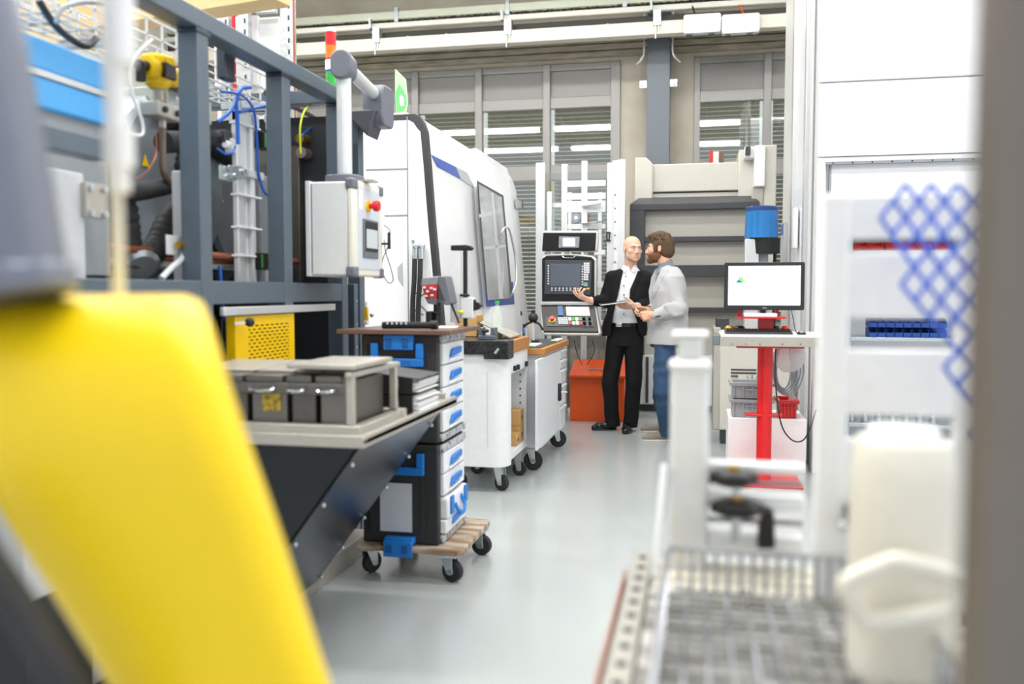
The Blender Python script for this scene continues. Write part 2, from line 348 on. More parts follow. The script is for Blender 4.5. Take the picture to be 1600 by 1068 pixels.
for a, b, d in bars: G().box(q(1000, a).x, lx1, yf+.02+d, yf+.10, q(1080, b).z, q(1080, a).z).build('door_rail', 'frame_dark', t, .004)
G().box(q(1004, 400).x, lx1, yf+.12, yf+.128, zfl, lz0).build('window_pane', 'door_glass', t)
g = G(); g.box(x0+.02, x3, Yp+.9, Yp+1.2, 0, zl-.01); g.build('rear_panel', 'inside_pale', t)
g = G(); g.box(q(1012, 400).x, q(1017, 400).x, yf+.2, Yp+.9, zfl, lz0); g.build('inner_wall', 'offwhite', t)
g = G(); 
for k in range(4): g.box(q(1140, 400).x+k*.06, q(1140, 400).x+.03+k*.06, Yp+.3, Yp+.36, zfl, 1.3)
g.build('guide_rod', 'zinc', t)
G().rbox((q(1090, 400).x, Yp+.5, 1.15), (.5, .3, .35), .08, 'y').build('press_head', 'white', t, .01)
G().box(x0, lx1, yf+.03, Yp+1.2, .08, zfl).build('base_cabinet', 'panelgrey', t, .01)
G().box(q(1009, 600).x, q(1013, 600).x, yf, yf+.05, .1, zfl-.02).build('door_gap', 'frame_dark', t)
g = G(); g.box(x0+.05, lx1-.05, yf+.1, Yp+1.1, 0, .08); g.build('plinth', 'darkgrey', t)
# --- beige column unit beside it
Yb = 9.75
a, b = AY(1190, 300, Yb).x, AY(1213, 300, Yb).x
t = T('lift_column', 'tall beige lift column beside the press, with white upper slide', 'machine column', ((a+b)/2, Yb, 0))
G().box(a+.02, b, Yb+.02, Yb+.4, 0, AY(1200, 226, Yb).z).build('column_body', 'beige', t, .012)
xs = AY(1178, 300, Yb-.05).x
g = G(); g.box(xs, a+.03, Yb-.05, Yb+.2, AY(1185, 292, Yb).z, AY(1185, 228, Yb).z); g.build('slide', 'white', t, .01)
G().box(AY(1163, 230, Yb).x, xs+.01, Yb-.02, Yb+.15, AY(1180, 247, Yb).z, AY(1180, 229, Yb).z).build('slide_head', 'white', t, .01)
G().box(AY(1164, 240, Yb).x, AY(1172, 240, Yb).x, Yb-.08, Yb-.02, AY(1168, 243, Yb).z, AY(1168, 231, Yb).z).build('switch', 'darkgrey', t, .004)
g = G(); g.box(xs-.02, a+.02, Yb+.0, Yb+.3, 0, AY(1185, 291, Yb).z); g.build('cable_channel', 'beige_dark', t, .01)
# --- small things on the hood
for k, (pa, pb, top, m, lab) in enumerate(((1108, 1113, 237, 'red', 'thin red upright box on top of the press'), (1114, 1123, 239, 'offwhite', 'cream upright box on top of the press between red and brown ones'), (1124, 1131, 238, 'brownboard', 'brown upright box on top of the press'))):
    c0, c1 = AY(pa, 250, 10.3).x, AY(pb, 250, 10.3).x
    tag(G().box(c0, c1, 10.2, 10.5, zt2, AY(pa, top, 10.3).z).build('upright_box', m, bevel=.004), lab, 'box', 'boxes on the press')
# --- aluminium profile guard fence
Yg = 9.35
def V(px, py): return AY(px, py, Yg)
mat('profile_white', 'dfe2e4', .35, .3)
t = T('profile_fence', 'guard fence of pale aluminium profiles with clear panels behind the control console', 'fence', (V(905, 500).x, Yg, 0))
for pa, pb, top in ((837, 851, 254), (877, 886, 256), (908, 917, 251), (948, 957, 254), (965, 976, 249)):
    a, b = V(pa, 400).x, V(pb, 400).x; w_ = b-a
    g = G(); g.box(a, b, Yg, Yg+.08, 0, V(pa, top).z)
    for s in (.33, .66): g.box(a+w_*s-.004, a+w_*s+.004, Yg-.004, Yg, 0, V(pa, top).z)
    g.build('post', 'profile_white', t, .003)
G().box(V(856, 400).x, V(863, 400).x, Yg-.05, Yg-.01, .4, V(858, 300).z).build('post', 'profile_white', t, .003)
a = V(956, 400).x; b = V(966, 400).x
g = G(); g.box(a, b, Yg+.03, Yg+.05, 0, V(960, 250).z); g.build('perforated_strip', 'white', t)
for k in range(14): z = .5+k*.14; G().cyl((a+.03, Yg+.028, z), (a+.03, Yg+.02, z), .008, n=8).build('bolt', 'darkgrey', t)
for pa, pb, ya, yb in ((886, 948, 282, 292), (886, 948, 302, 312), (886, 948, 314, 332), (863, 878, 317, 324), (886, 948, 350, 358), (930, 948, 390, 398), (886, 948, 500, 508), (930, 975, 440, 450)):
    G().box(V(pa, 0).x, V(pb, 0).x, Yg+.01, Yg+.06, V(pa, yb).z, V(pa, ya).z).build('cross_bar', 'profile_white', t, .003)
for pa in (888, 936): G().box(V(pa, 0).x, V(pa+6, 0).x, Yg+.015, Yg+.05, .9, V(pa, 300).z).build('upright', 'profile_white', t, .003)
G().box(V(850, 0).x, V(949, 0).x, Yg+.03, Yg+.036, .7, V(850, 270).z).build('clear_panel', 'glass', t)
g = G(); x = V(838, 0).x
while x < V(985, 0).x: g.box(x, x+.07, Yg+.09, Yg+.11, .05, .95); g.box(x+.07, x+.12, Yg+.11, Yg+.13, .05, .95); x += .12
g.build('corrugated_panel', blotch('corr', 'b3ada2', 'c5c1b8', 5, .4, .3), t)
for k, py in enumerate((322, 350)):
    c = V(925, py); g = G(); g.bar((c.x-.1, Yg-.02, c.z), (c.x+.1, Yg-.06, c.z+.02), .06, .02); g.build('spot_bracket', 'chrome', t, .004)
c = V(900, 340); g = G().cyl((c.x, Yg+.0, c.z), (c.x, Yg+.05, c.z), .05); g.build('sensor_housing', 'midgrey', t)
G().ball((c.x, Yg-.003, c.z), .016, 10).build('indicator', mat('ledblue', '9db6ff', .3, emit=4, noise=0), t)
for k, px in enumerate((948, 954)):
    c = V(px, 370); G().tube([(c.x, Yg-.01, c.z+.04), (c.x+.03*(1-2*k), Yg-.05, c.z+.04), (c.x+.03*(1-2*k), Yg-.05, c.z-.03), (c.x, Yg-.01, c.z-.04)], .008, sub=3).build('handle', 'black', t)
# --- CNC control console
Yc = 8.15
def Q(px, py): return AY(px, py, Yc)
mat('console_shell', 'e4e3de', .35); mat('console_black', '151617', .28); mat('console_lower', '3a3734', .45)
xc = (Q(847, 450).x+Q(930, 450).x)/2
t = T('control_console', 'tall black and white machine control console with large screen and emergency stop', 'control console', (xc, Yc, 0))
def plate(name, corners, th, m, r=.02, y=0., bev=.006):
    pts = [Q(*c)+Vector((0, y, 0)) for c in corners]; return G().prism(pts, (0, th, 0)).build(name, m, t, bev, 3)
plate('upper_shell', [(846, 393), (848, 360), (934, 360), (933, 393)], .14, 'console_shell', bev=.02)
up = plate('upper_panel', [(847, 392), (849, 363), (932, 363), (930, 392)], .02, 'console_black', y=-.012, bev=.012)
for nm, cs, m, y in (('display_bezel', [(873, 387), (874, 369), (906, 370), (905, 387)], 'midgrey', -.018), ('display', [(880, 385), (880, 372), (899, 372), (899, 385)], 'screen_blue', -.022)):
    G().prism([Q(*c)+Vector((0, y, 0)) for c in cs], (0, .01, 0)).build(nm, m, up, .003)
for px in (857, 887, 917): G().box(Q(px, 0).x-.02, Q(px, 0).x+.02, Yc+.0, Yc+.05, Q(px, 397).z, Q(px, 392).z).build('mounting_clip', 'midgrey', t, .003)
plate('screen_shell', [(845, 476), (846, 402), (852, 397), (890, 396), (925, 399), (931, 404), (931, 476)], .14, 'console_shell', bev=.015)
sc = plate('screen_panel', [(847, 474), (847, 404), (854, 399), (890, 398), (924, 401), (929, 406), (929, 474)], .02, 'console_black', y=-.01, bev=.008)
bz = G().prism([Q(*c)+Vector((0, -.016, 0)) for c in [(851, 459), (852, 406), (925, 407), (923, 460)]], (0, .01, 0)).build('bezel', mat('bezel', '43474e', .35), sc, .003)
G().prism([Q(*c)+Vector((0, -.02, 0)) for c in [(860, 447), (860, 412), (908, 412), (907, 448)]], (0, .01, 0)).build('display', 'screen_grey', sc, .002)
g = G().tube([Q(879, 400)+Vector((0, -.02, 0)), Q(882, 402.5)+Vector((0, -.03, 0)), Q(889, 403)+Vector((0, -.03, 0)), Q(896, 402.5)+Vector((0, -.03, 0)), Q(899, 400)+Vector((0, -.02, 0))], .004); g.build('handle_badge', 'chrome', sc)
def key(px, py, wpx, hpx, m, par, name='key', y=-.024):
    c = Q(px, py); s = .0057; G().cbox((c.x, Yc+y, c.z), (wpx*s, .008, hpx*s)).build(name, m, par)
for i in range(8): key(857.5, 415+i*4, 2.4, 2.4, 'panelgrey', sc)
for i in range(8): key(910.5, 416+i*4, 2.4, 2.4, 'panelgrey', sc)
for i in range(8):
    for j in range(2): key(863+i*5.8, 450+j*3.2, 2.6, 2, 'panelgrey', sc)
for i in range(4):
    for j in range(5): key(913.6+i*2.3, 411.5+j*3.4, 1.9, 2.9, 'white', sc)
for i in range(3):
    for j in range(3): key(913.6+i*2.5, 429+j*3.6, 2, 3, 'white', sc)
key(915.5, 444, 6.5, 6.5, mat('teal', '7ea3a5', .5), sc, 'touch_pad'); key(919.5, 450.7, 4, 3, 'yellow', sc); key(914, 451, 5, 2, 'panelgrey', sc)
G().box(Q(846, 0).x, Q(930, 0).x, Yc-.03, Yc+.02, Q(890, 476).z, Q(890, 471).z).build('wrist_rail', 'alu', t, .004)
# lower keyboard part, tilted towards the operator
la, lb = Q(845, 476), Q(930, 476); lz = Q(845, 520).z; dy = -.22
def L(u, v, off=0.): # u,v in 0..1 over the sloped panel
    a = Vector((la.x, Yc-.005, la.z)); b = Vector((lb.x+.0, Yc-.005, la.z)); c = Vector((AY(848, 523, Yc+dy).x, Yc+dy, AY(848, 520, Yc+dy).z)); d = Vector((AY(937, 523, Yc+dy).x, Yc+dy, c.z))
    n = Vector((0, -(la.z-c.z), -dy)).normalized(); n = Vector((0, -abs(n.y), abs(n.z)))
    top = a.lerp(b, u); bot = c.lerp(d, u); return top.lerp(bot, v) + n*off
g = G(); g.prism([L(-.01, 0, -.02), L(1.01, 0, -.02), L(1.02, .93, -.02), L(.97, 1.0, -.02), L(.03, 1.0, -.02), L(-.02, .93, -.02)], (0, .16, -.02)); g.build('keyboard_shell', 'console_shell', t, .012, 3)
kp = G().prism([L(.01, .01, -.022), L(.99, .01, -.022), L(.985, .94, -.022), L(.015, .94, -.022)], tuple(L(.5, .5, .004)-L(.5, .5, -.022))).build('keyboard_panel', 'console_lower', t, .004)
def lb_(name, u0, u1, v0, v1, m, h=.008, b=.001, par=kp): G().prism([L(u0, v0, .004), L(u1, v0, .004), L(u1, v1, .004), L(u0, v1, .004)], tuple(L(.5, .5, h)-L(.5, .5, 0))).build(name, m, par, b)
lb_('button_strip', .08, .92, .46, .78, 'bezel', .006)
for i in range(5):
    for j in range(4): lb_('key', .30+i*.035, .327+i*.035, .49+j*.062, .54+j*.062, 'panelgrey', .018)
for i in range(4):
    lb_('key', .485+i*.062, .535+i*.062, .49, .60, ('white', 'green', 'white', 'green')[i], .018); lb_('key', .485+i*.062, .535+i*.062, .63, .74, ('red', 'white', 'white', 'red')[i], .018)
for (u, v) in ((.76, .55), (.76, .70), (.86, .55), (.86, .70)): a = L(u, v, .008); G().cyl(a, L(u, v, .05), .014, .011, 12).build('knob', 'black', kp)
for (r, h, m, nm) in ((.032, .012, 'yellow', 'stop_collar'), (.012, .03, 'red', 'stop_stem'), (.022, .045, 'red', 'stop_button')): G().cyl(L(.19, .56, .006 if m == 'yellow' else h-.02), L(.19, .56, h), r, n=16).build(nm, m, kp)
lb_('calculator', .31, .40, .08, .42, mat('calc', '3f6d9e', .4), .016)
lb_('paper_sheet', .46, .88, .08, .40, 'paper', .003)
G().box(la.x+.18, la.x+.32, Yc+.12, Yg+.01, Q(890, 420).z, Q(890, 405).z).build('support_arm', 'panelgrey', t, .01)
for px, py in ((897, 531), (925, 531)): G().tube([AY(px, py, Yc+.05), AY(px+4, py+18, Yc+.05), AY(px+(12 if px < 910 else -8), py+38, Yc+.2)], .004, n=6).build('cable', 'cord', t)
# --- orange box
a = AY(891, 600, 8.85); b = AY(941, 600, 8.85)
t = T('orange_bin', 'orange metal bin with hinged sloping lid under the control console', 'bin', ((a.x+b.x)/2+.12, 9.05, 0))
zt_ = AY(891, 590, 8.85).z; xr = b.x+.22
G().box(a.x, xr, 8.85, 9.3, 0, zt_).build('bin_body', 'orange', t, .006)
G().prism([(a.x-.01, 8.83, zt_), (a.x-.01, 8.83, zt_+.03), (a.x-.01, 9.25, zt_+.16), (a.x-.01, 9.3, zt_)], (xr-a.x+.02, 0, 0)).build('lid', 'orange', t, .004)
c = AY(934, 580, 8.9); G().bar((c.x-.1, 8.97, zt_+.085), (c.x+.1, 8.97, zt_+.085), .012, .012).build('handle', 'chrome', t)
# --- beige cabinet with vents behind the monitor desk
Yv = 7.75
a, b = AY(1114, 600, Yv).x, .78; zt_ = AY(1120, 515, Yv).z
t = T('vented_cabinet', 'cream cabinet with vent louvres and a dark top edge behind the monitor desk', 'cabinet', ((a+b)/2, Yv, 0))
G().box(a+.05, b, Yv, Yv+.38, .12, zt_).build('cabinet_body', 'beige', t, .015)
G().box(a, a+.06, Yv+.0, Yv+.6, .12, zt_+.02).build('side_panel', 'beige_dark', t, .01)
G().box(a+.02, a+.13, Yv+.05, Yv+.38, zt_+.001, zt_+.10).build('top_edge', 'frame_dark', t, .008)
G().box(a+.07, b-.2, Yv+.02, Yv+.36, 0, .12).build('plinth', 'darkgrey', t)
for k in range(6):
    c0 = AY(1142, 577+k*5, Yv-.002); c1 = AY(1182, 577+k*5, Yv-.002)
    if k < 5: G().box(c0.x, c1.x if k < 2 else c0.x+.06, Yv-.006, Yv, c0.z-.006, c0.z+.006).build('vent_slot', 'frame_dark', t)
g = G(); c = AY(1175, 600, Yv-.004)
for k in range(1, 8): a_ = k*PI/8; g.bar((c.x+.05*math.cos(a_), Yv-.004, c.z-.03+.05*math.sin(a_)), (c.x+.11*math.cos(a_), Yv-.004, c.z-.03+.11*math.sin(a_)), .012, .006)
g.build('fan_grille', 'midgrey', t)
# --- blue vessel on its stand
Yk = 8.3
a, b = AY(1164, 350, Yk).x, AY(1216, 350, Yk).x; cx = (a+b)/2
mat('blue_vessel', '1a75bd', .25, coat=.4, noise=.12, scale=5, stretch=(6, 6, .5))
t = T('lubricant_reservoir', 'translucent blue tapered reservoir with black base on a grey stand above the monitor', 'reservoir', (cx, Yk, 0))
z1, z0, zk = AY(cx and 1190, 324, Yk).z, AY(1190, 372, Yk).z, AY(1190, 388, Yk).z; r0 = (b-a)/2
g = G().lathe((cx, Yk, 0), [(r0*1.03, z0), (r0*.98, z1-.05), (r0*.99, z1-.045), (r0*.96, z1-.01), (r0*.9, z1)], 32); g.build('vessel', 'blue_vessel', t)
G().lathe((cx, Yk, 0), [(r0*1.0, z1-.035), (r0*1.0, z1-.005), (r0*.93, z1+.006)], 32).build('rim', mat('navy', '1c3f77', .3), t)
G().cyl((cx+.03, Yk, zk-.05), (cx+.03, Yk, z0), r0*.9, r0*.95).build('base', 'black', t)
G().box(a-.0, a+.12, Yk-.1, Yk+.1, 0, z0-.01).build('stand_post', 'alu', t, .005)
G().box(cx-.02, cx+.06, Yk-.05, Yk+.05, .9, zk).build('stand_post', 'midgrey', t, .005)
G().cyl((cx+.12, Yk, .9), (cx+.12, Yk, zk), .015).build('riser_pipe', 'black', t)
# ================================================================== WHITE MACHINING CENTRE
Yn, Yf = 6.06, 9.5
def N(px, py, Y=Yn): return AY(px, py, Y)
mat('cnc_white', 'eef0f3', .3, coat=.3, noise=.02); mat('cnc_trim', '3a3a3e', .4)
t = T('machining_centre', 'big white enclosed machining centre with dark trim, sloping window and blue stripe', 'machine', (-2.2, Yn, 0))
prof = [N(648, 177), N(655, 181), N(661, 190), N(666, 205), N(671, 260), N(678, 350), N(690, 482)]
dn = (prof[-1]-prof[-2]); k_ = (prof[-1].z-.12)/(-dn.z); prof.append(prof[-1]+dn*k_*.4); prof.append(Vector((prof[-1].x, Yn, .12)))
xl = -4.2
side = [(p.x, p.z) for p in prof]
def body(name, y0, y1, m, grow=0., x_left=xl, bev=.02, roundend=0):
    pts = [(x_left, .12)]+[(x_left, side[0][1]+grow)]+[(x+grow, z+(grow if i < 3 else 0)) for i, (x, z) in enumerate(side)]
    g = G(); rings = []
    ys = [(y0, 0, 0)]+([(y1, 0, 0)] if not roundend else [(y1-roundend+roundend*math.sin(a), .22*(1-math.cos(a)), 0) for a in (0, .35, .7, 1.0, 1.3)])
    for y, dz, _ in ys: rings.append([(x-dz*.25*(z > .3), y, z-dz*(z/2.3)**3) for x, z in pts])
    g.loft(rings); return g.build(name, m, t, bev)
# profile faces: white front slab, dark trim band, then the white side enclosure
body('front_panel', Yn, Yn+.08, 'cnc_white', -.045, bev=.006)
body('trim_band', Yn+.008, Yn+.07, 'cnc_trim', .0, bev=.004)
main = body('side_enclosure', Yn+.07, Yf, 'cnc_white', -.006, roundend=.5)
for px0, py0, px1, py1 in ((572, 265.5, 637, 264), (601, 337, 637, 336.5)):
    a, b = N(px0, py0), N(px1, py1); G().box(a.x, b.x, Yn-.003, Yn+.01, a.z-.005, a.z+.005).build('panel_gap', 'midgrey', t)
a = N(637, 300); G().box(a.x-.004, a.x+.004, Yn-.003, Yn+.01, .3, N(637, 182).z).build('panel_gap', 'midgrey', t)
g = G(); g.prism([N(621, 418), N(629, 410), N(630, 447), N(622, 436)], (0, -.004, 0)); g.build('grip_recess', mat('recess', 'b3b6bb', .5), t)
c = N(646, 377, Yn); G().cyl((c.x, Yn-.012, c.z), (c.x, Yn, c.z), .012).build('lock', 'zinc', t)
# side plane of the enclosure (leans out towards the floor)
pA = Vector((prof[3].x, Yn, prof[3].z)); pB = Vector((prof[6].x, Yn, prof[6].z)); nS = (pB-pA).cross(Vector((0, 1, 0))).normalized()
if nS.x < 0: nS = -nS
def S(px, py, off=.0): return hit(px, py, pA+nS*(off-.004), nS)
def sp(name, cs, m, off, th, par=None, bev=.0): return G().prism([S(px, py, off) for px, py in cs], nS*th).build(name, m, par or t, bev)
sp('stripe', [(674, 242), (712, 261), (720, 280), (683, 260)], mat('stripe_blue', '4a63b8', .35), .001, .003)
sp('stripe', [(712, 261), (730, 270), (741, 294), (720, 280)], mat('stripe_grey', 'b9bebf', .35), .001, .003)
# bulged sliding door with window
dr = G()
y0, y1 = S(741, 300).y, S(800, 470).y+.1
seq = [prof[2], prof[3], prof[4], prof[5], prof[6], prof[7]]
rings = []
for yy, gr in ((y0, 0.01), (y0+.06, .05), (y1, .05), (y1+.05, .01)):
    out = [Vector((p.x+gr, yy, p.z+(gr*.6 if i == 0 else 0))) for i, p in enumerate(seq)]; inn = [Vector((p.x-.05, yy, p.z)) for p in reversed(seq)]
    rings.append(out+inn)
door = dr.loft(rings).build('sliding_door', 'cnc_white', t, .015)
W = [(746, 284), (785, 307), (799, 470), (762, 472)]
def S2(px, py, off=.0): return hit(px, py, pA+nS*(.052+off), nS)
def sp2(name, cs, m, off, th, par=None, bev=.0): return G().prism([S2(px, py, off) for px, py in cs], nS*th).build(name, m, par or t, bev)
sp2('window_surround', [(758, 440), (801, 440), (803, 475), (760, 479)], mat('blue_seal', '2f4c9a', .4), -.004, .006, door, .003)
sp2('window_back', [(745, 282), (786, 305), (800, 463), (760, 466)], 'cnc_trim', .001, .004, door, .002)
win = sp2('window_pane', [(747, 287), (783, 308), (797, 466), (762, 469)], blotch('cnc_glass', '8a8a86', 'c2c4c8', 1.1, .12, .2, .35, .65), .004, .004, door)
for cs in ([(748, 335), (768, 331), (769, 336), (749, 340)], [(757, 385), (790, 382), (790, 386), (757, 390)], [(767, 300), (771, 302), (786, 466), (780, 466)]): sp2('inner_frame', cs, 'lightgrey', .0085, .002, win)
pts = [S2(782, 372, .03), S2(785, 360, .06), S2(791, 355, .07), S2(797, 362, .07), S2(805, 400, .07), S2(807, 435, .07), S2(802, 455, .06), S2(798, 462, .02)]
G().tube(pts, .011, n=10).build('door_handle', 'alu', door)
sp('name_plate', [(804, 311), (814, 314), (815, 325), (806, 325)], 'stripe_grey', .012, .006); sp('name_plate', [(814, 314), (816, 315), (817, 326), (815, 325)], 'cnc_trim', .012, .006)
c = S(806, 490); G().cyl(c, c+nS*.06, .022).build('coolant_knob', 'black', t)
# wall plinth
G().box(xl+.1, prof[-1].x-.08, Yn+.1, Yf-.2, 0, .12).build('plinth', 'darkgrey', t)
# hydraulic hoses on the front
for k, px in enumerate((649, 658)):
    a = N(px, 384, Yn-.05); s = k*.006
    h = G().tube([a, AY(px-1, 402, Yn-.07), AY(px-2-s, 440, Yn-.07), AY(px-4, 470, Yn-.05), AY(px-5, 520, Yn-.02)], .018, n=10)
    o = h.build('hydraulic_hose', 'hose', None, origin=(a.x, Yn-.06, a.z)); tag(o, ['thick black hydraulic hose on the white machine front, next to the panel seam', 'thick black hydraulic hose on the white machine front, nearer the dark trim'][k], 'hose', 'hydraulic hoses')
    G().cyl(AY(px, 404, Yn-.07), AY(px, 388, Yn-.07), .021, n=12).build('ferrule', 'zinc', o)
    G().ball(AY(px+1, 384, Yn-.05), .026, 12).cyl(AY(px+1, 384, Yn-.05), AY(px+1, 384, Yn), .02).build('elbow_fitting', 'zinc', o)
# folded hatch next to control box arm, exit sign
c = AY(628, 140, 6.6)
t = T('exit_sign', 'translucent green emergency exit sign plate standing above the white machine', 'sign', (c.x, 6.6, AY(628, 180, 6.6).z))
R = RZ(-.95)
pl = []
for px, py in ((617, 108), (633, 124), (636, 160), (633, 178), (619, 178), (617, 140)): pl.append(hit(px, py, (c.x, 6.6, 2), R @ Vector((0, 1, 0))))
G().prism(pl, R @ Vector((0, .008, 0))).build('acrylic_plate', mat('exit_plate', 'b9cdb4', .12, noise=0), t)
pg = [hit(px, py, Vector((c.x, 6.6, 2))+(R @ Vector((0, -.004, 0))), R @ Vector((0, 1, 0))) for px, py in ((618, 142), (624, 132), (634, 150), (635, 160), (631, 172), (620, 176))]
G().prism(pg, R @ Vector((0, .003, 0))).build('sign_face', mat('exit_green', '4ccf5a', .3, emit=.8, noise=0), t)
pw = [hit(px, py, Vector((c.x, 6.6, 2))+(R @ Vector((0, -.008, 0))), R @ Vector((0, 1, 0))) for px, py in ((625, 147), (630, 153), (630, 165), (626, 165), (624, 158))]
G().prism(pw, R @ Vector((0, .003, 0))).build('running_figure', 'screen_white', t)
G().box(c.x-.08, c.x+.06, 6.55, 6.65, prof[0].z-.02, AY(628, 178, 6.6).z).build('sign_base', 'white', t, .005)

# ================================================================== WORKBENCHES ON CASTERS
def caster(parent, x, y, r=.05, ang=0., big=False, zt=None):
    zt = zt or r*2.3; R = RZ(ang)
    g = G().cbox((x, y, zt-.006), (.09, .09, .012))
    hub = Vector((x, y, 0)) + R @ Vector((.02, 0, 0)); hub.z = r
    for s in (-1, 1):
        o = R @ Vector((0, s*.024, 0)); f = R @ Vector((.032, 0, 0)); hh = Vector((hub.x, hub.y, 0))
        g.prism([Vector((x, y, zt-.01))+o-f, Vector((x, y, zt-.01))+o+f, hub+o+f*.5-Vector((0, 0, .01)), hub+o-f*.5-Vector((0, 0, .01))], R @ Vector((0, .004*s, 0)))
    cb = g.build('caster', 'zinc', parent, .002)
    ax = R @ Vector((0, 1, 0))
    G().lathe(hub-ax*.018, [(r*.35, 0), (r*.9, 0), (r, .006), (r, .03), (r*.9, .036), (r*.35, .036)], 24, ax).build('wheel', 'rubber', cb)
    G().cyl(hub-ax*.028, hub+ax*.028, r*.28, n=12).build('wheel_hub', 'zinc', cb)
    return cb
# nearer white tool bench
xa = AZ(820, 715, .0).x
bx1 = -1.19; by0, by1 = 5.52, 6.22
zb1 = AX(748, 750, -1.35).z
def B(px, py): return AX(px, py, bx1)
bx0 = -1.66
t = T('tool_bench', 'white rolling tool bench with black top corner, open niche and casters', 'workbench', ((bx0+bx1)/2, (by0+by1)/2, 0))
top1 = AY(742, 553, by0).z; ztt = AY(742, 540, by0).z
mat('bench_white', 'e9ebee', .4); z_b = .17
g = G(); ring = [(bx0, by0), (bx1-.1, by0)]+[(bx1-.1+.1*math.sin(a), by0+.1-.1*math.cos(a)) for a in (.3, .6, .9, 1.2, PI/2)]+[(bx1, by1), (bx0, by1)]
# corner shell: rounded front column, then side frame around the niche
g.prism([(x, y, z_b) for x, y in [(bx0, by0), (bx1-.1, by0)]+[(bx1-.1+.1*math.sin(a), by0+.1-.1*math.cos(a)) for a in (.3, .6, .9, 1.2, PI/2)]+[(bx1, by0+.13), (bx0, by0+.13)]], (0, 0, top1-z_b)); g.build('end_panel', 'bench_white', t, .006)
nz0, nz1 = B(812, 700).z+.02, B(812, 578).z
G().box(bx0, bx1-.001, by0+.13, by1, z_b+.03, nz0).build('bottom_panel', 'bench_white', t, .004)
G().box(bx0, bx1-.001, by0+.13, by1, nz1, top1).build('top_panel', 'bench_white', t, .004)
G().box(bx0, bx1-.001, by1-.05, by1, nz0, nz1).build('side_panel', 'bench_white', t, .004)
G().box(bx0, bx0+.02, by0+.13, by1-.05, nz0, nz1).build('back_panel', 'panelgrey', t)
g = G()
for k in range(9): g.box(bx1-.05, bx1-.04, by1-.053, by1-.049, nz0+.06+k*.05, nz0+.072+k*.05)
g.build('perforation', 'darkgrey', t)
tp = G().box(bx0, bx1-.10, by0-.02, by1+.0, top1, ztt+.035).build('worktop', 'granite', t, .004)
G().prism([(bx1-.15, by0-.025, top1-.03), (bx1+.015, by0-.025, top1-.03), (bx1+.015, by0-.025, ztt+.037), (bx1-.15, by0-.025, ztt+.037)], (0, .16, 0)).build('corner_guard', 'granite', t, .006)
G().box(bx1-.1, bx1+.012, by0+.14, by1, top1, ztt+.03).build('edge_strip', 'beech', t, .004)
c = AY(777, 548, by0-.03); G().cyl((c.x, by0-.05, c.z), (c.x, by0-.02, c.z), .008, n=8).cyl((c.x-.012, by0-.045, c.z-.015), (c.x+.012, by0-.045, c.z+.015), .009, n=8).build('lock_lever', 'zinc', t)
for px, py in ((803, 575), (808, 573), (821, 568)): c = B(px, py); G().cbox((bx1+.008, c.y, c.z), (.02, .035, .035)).build('socket', 'black', t, .004)
g = G().box(AY(762, 570, by0).x-.004, AY(762, 570, by0).x+.004, by0-.003, by0+.004, AY(762, 700, by0).z, AY(762, 580, by0).z); g.build('seam', 'panelgrey', t)
caster(t, bx1-.08, by0+.12, .05, -.4, zt=z_b); caster(t, bx1-.06, by1-.1, .05, .0, zt=z_b+.03); caster(t, bx0+.1, by0+.12, .05, .5, zt=z_b); caster(t, bx0+.1, by1-.1, .05, .2, zt=z_b+.03)
# cardboard boxes in the niche
for k, (y_, z_, w_, h_, lab) in enumerate(((5.93, nz0+.001, .10, .085, 'small brown carton at the bottom of the bench niche, front one'), (6.06, nz0+.001, .14, .12, 'brown carton at the bottom of the bench niche, under another'), (6.06, nz0+.123, .13, .11, 'brown carton on top of another in the bench niche'))):
    o = G().box(bx1-.14, bx1-.012, y_-w_/2, y_+w_/2, z_, z_+h_).build('carton', 'card', bevel=.003); tag(o, lab, 'box', 'cartons in the bench niche')
    G().box(bx1-.013, bx1-.009, y_-.02, y_+.02, z_+h_*.35, z_+h_*.6).build('carton_mark', 'brownboard', o)
# farther bench with doors
cx1 = -1.10; cy0, cy1 = 6.28, 7.42; cx0 = -1.66
def D(px, py, o=0.): return AX(px, py, cx1+o)
t2 = T('door_bench', 'light grey rolling cabinet bench with wooden top, door and louvred drawers', 'workbench', ((cx0+cx1)/2, (cy0+cy1)/2, 0))
zt2_ = AX(860, 548, cx1).z; zb2 = AX(860, 686, cx1).z
mat('bench_grey', 'dfe2e7', .4)
G().box(cx0, cx1, cy0, cy1, zb2, zt2_).build('cabinet_body', 'bench_grey', t2, .006)
G().box(cx0, cx1+.03, cy0-.04, cy1+.03, zt2_, zt2_+.045).build('worktop', 'beech', t2, .004)
G().box(cx0+.01, cx1-.01, cy0-.02, cy1+.0, zt2_+.045, zt2_+.052).build('worktop_mat', 'darkgrey', t2, .001)
ya, yb_, yc_, yd = D(829, 600).y, D(849, 600).y, D(872, 600).y, D(889, 600).y
d_ = G().box(cx1, cx1+.018, ya+.16, yc_-.02, zb2+.03, zt2_-.02).build('door', 'bench_grey', t2, .004)
c = D(869, 612); G().box(cx1+.018, cx1+.04, c.y-.03, c.y+.03, c.z-.07, c.z+.07).build('door_lock', 'black', d_, .008); G().cyl((cx1+.04, c.y, c.z), (cx1+.09, c.y+.01, c.z), .005, n=6).build('key', 'zinc', d_)
zz = [D(880, 552).z, D(880, 566).z, D(880, 580).z, D(880, 598).z, D(880, 628).z, D(880, 668).z]
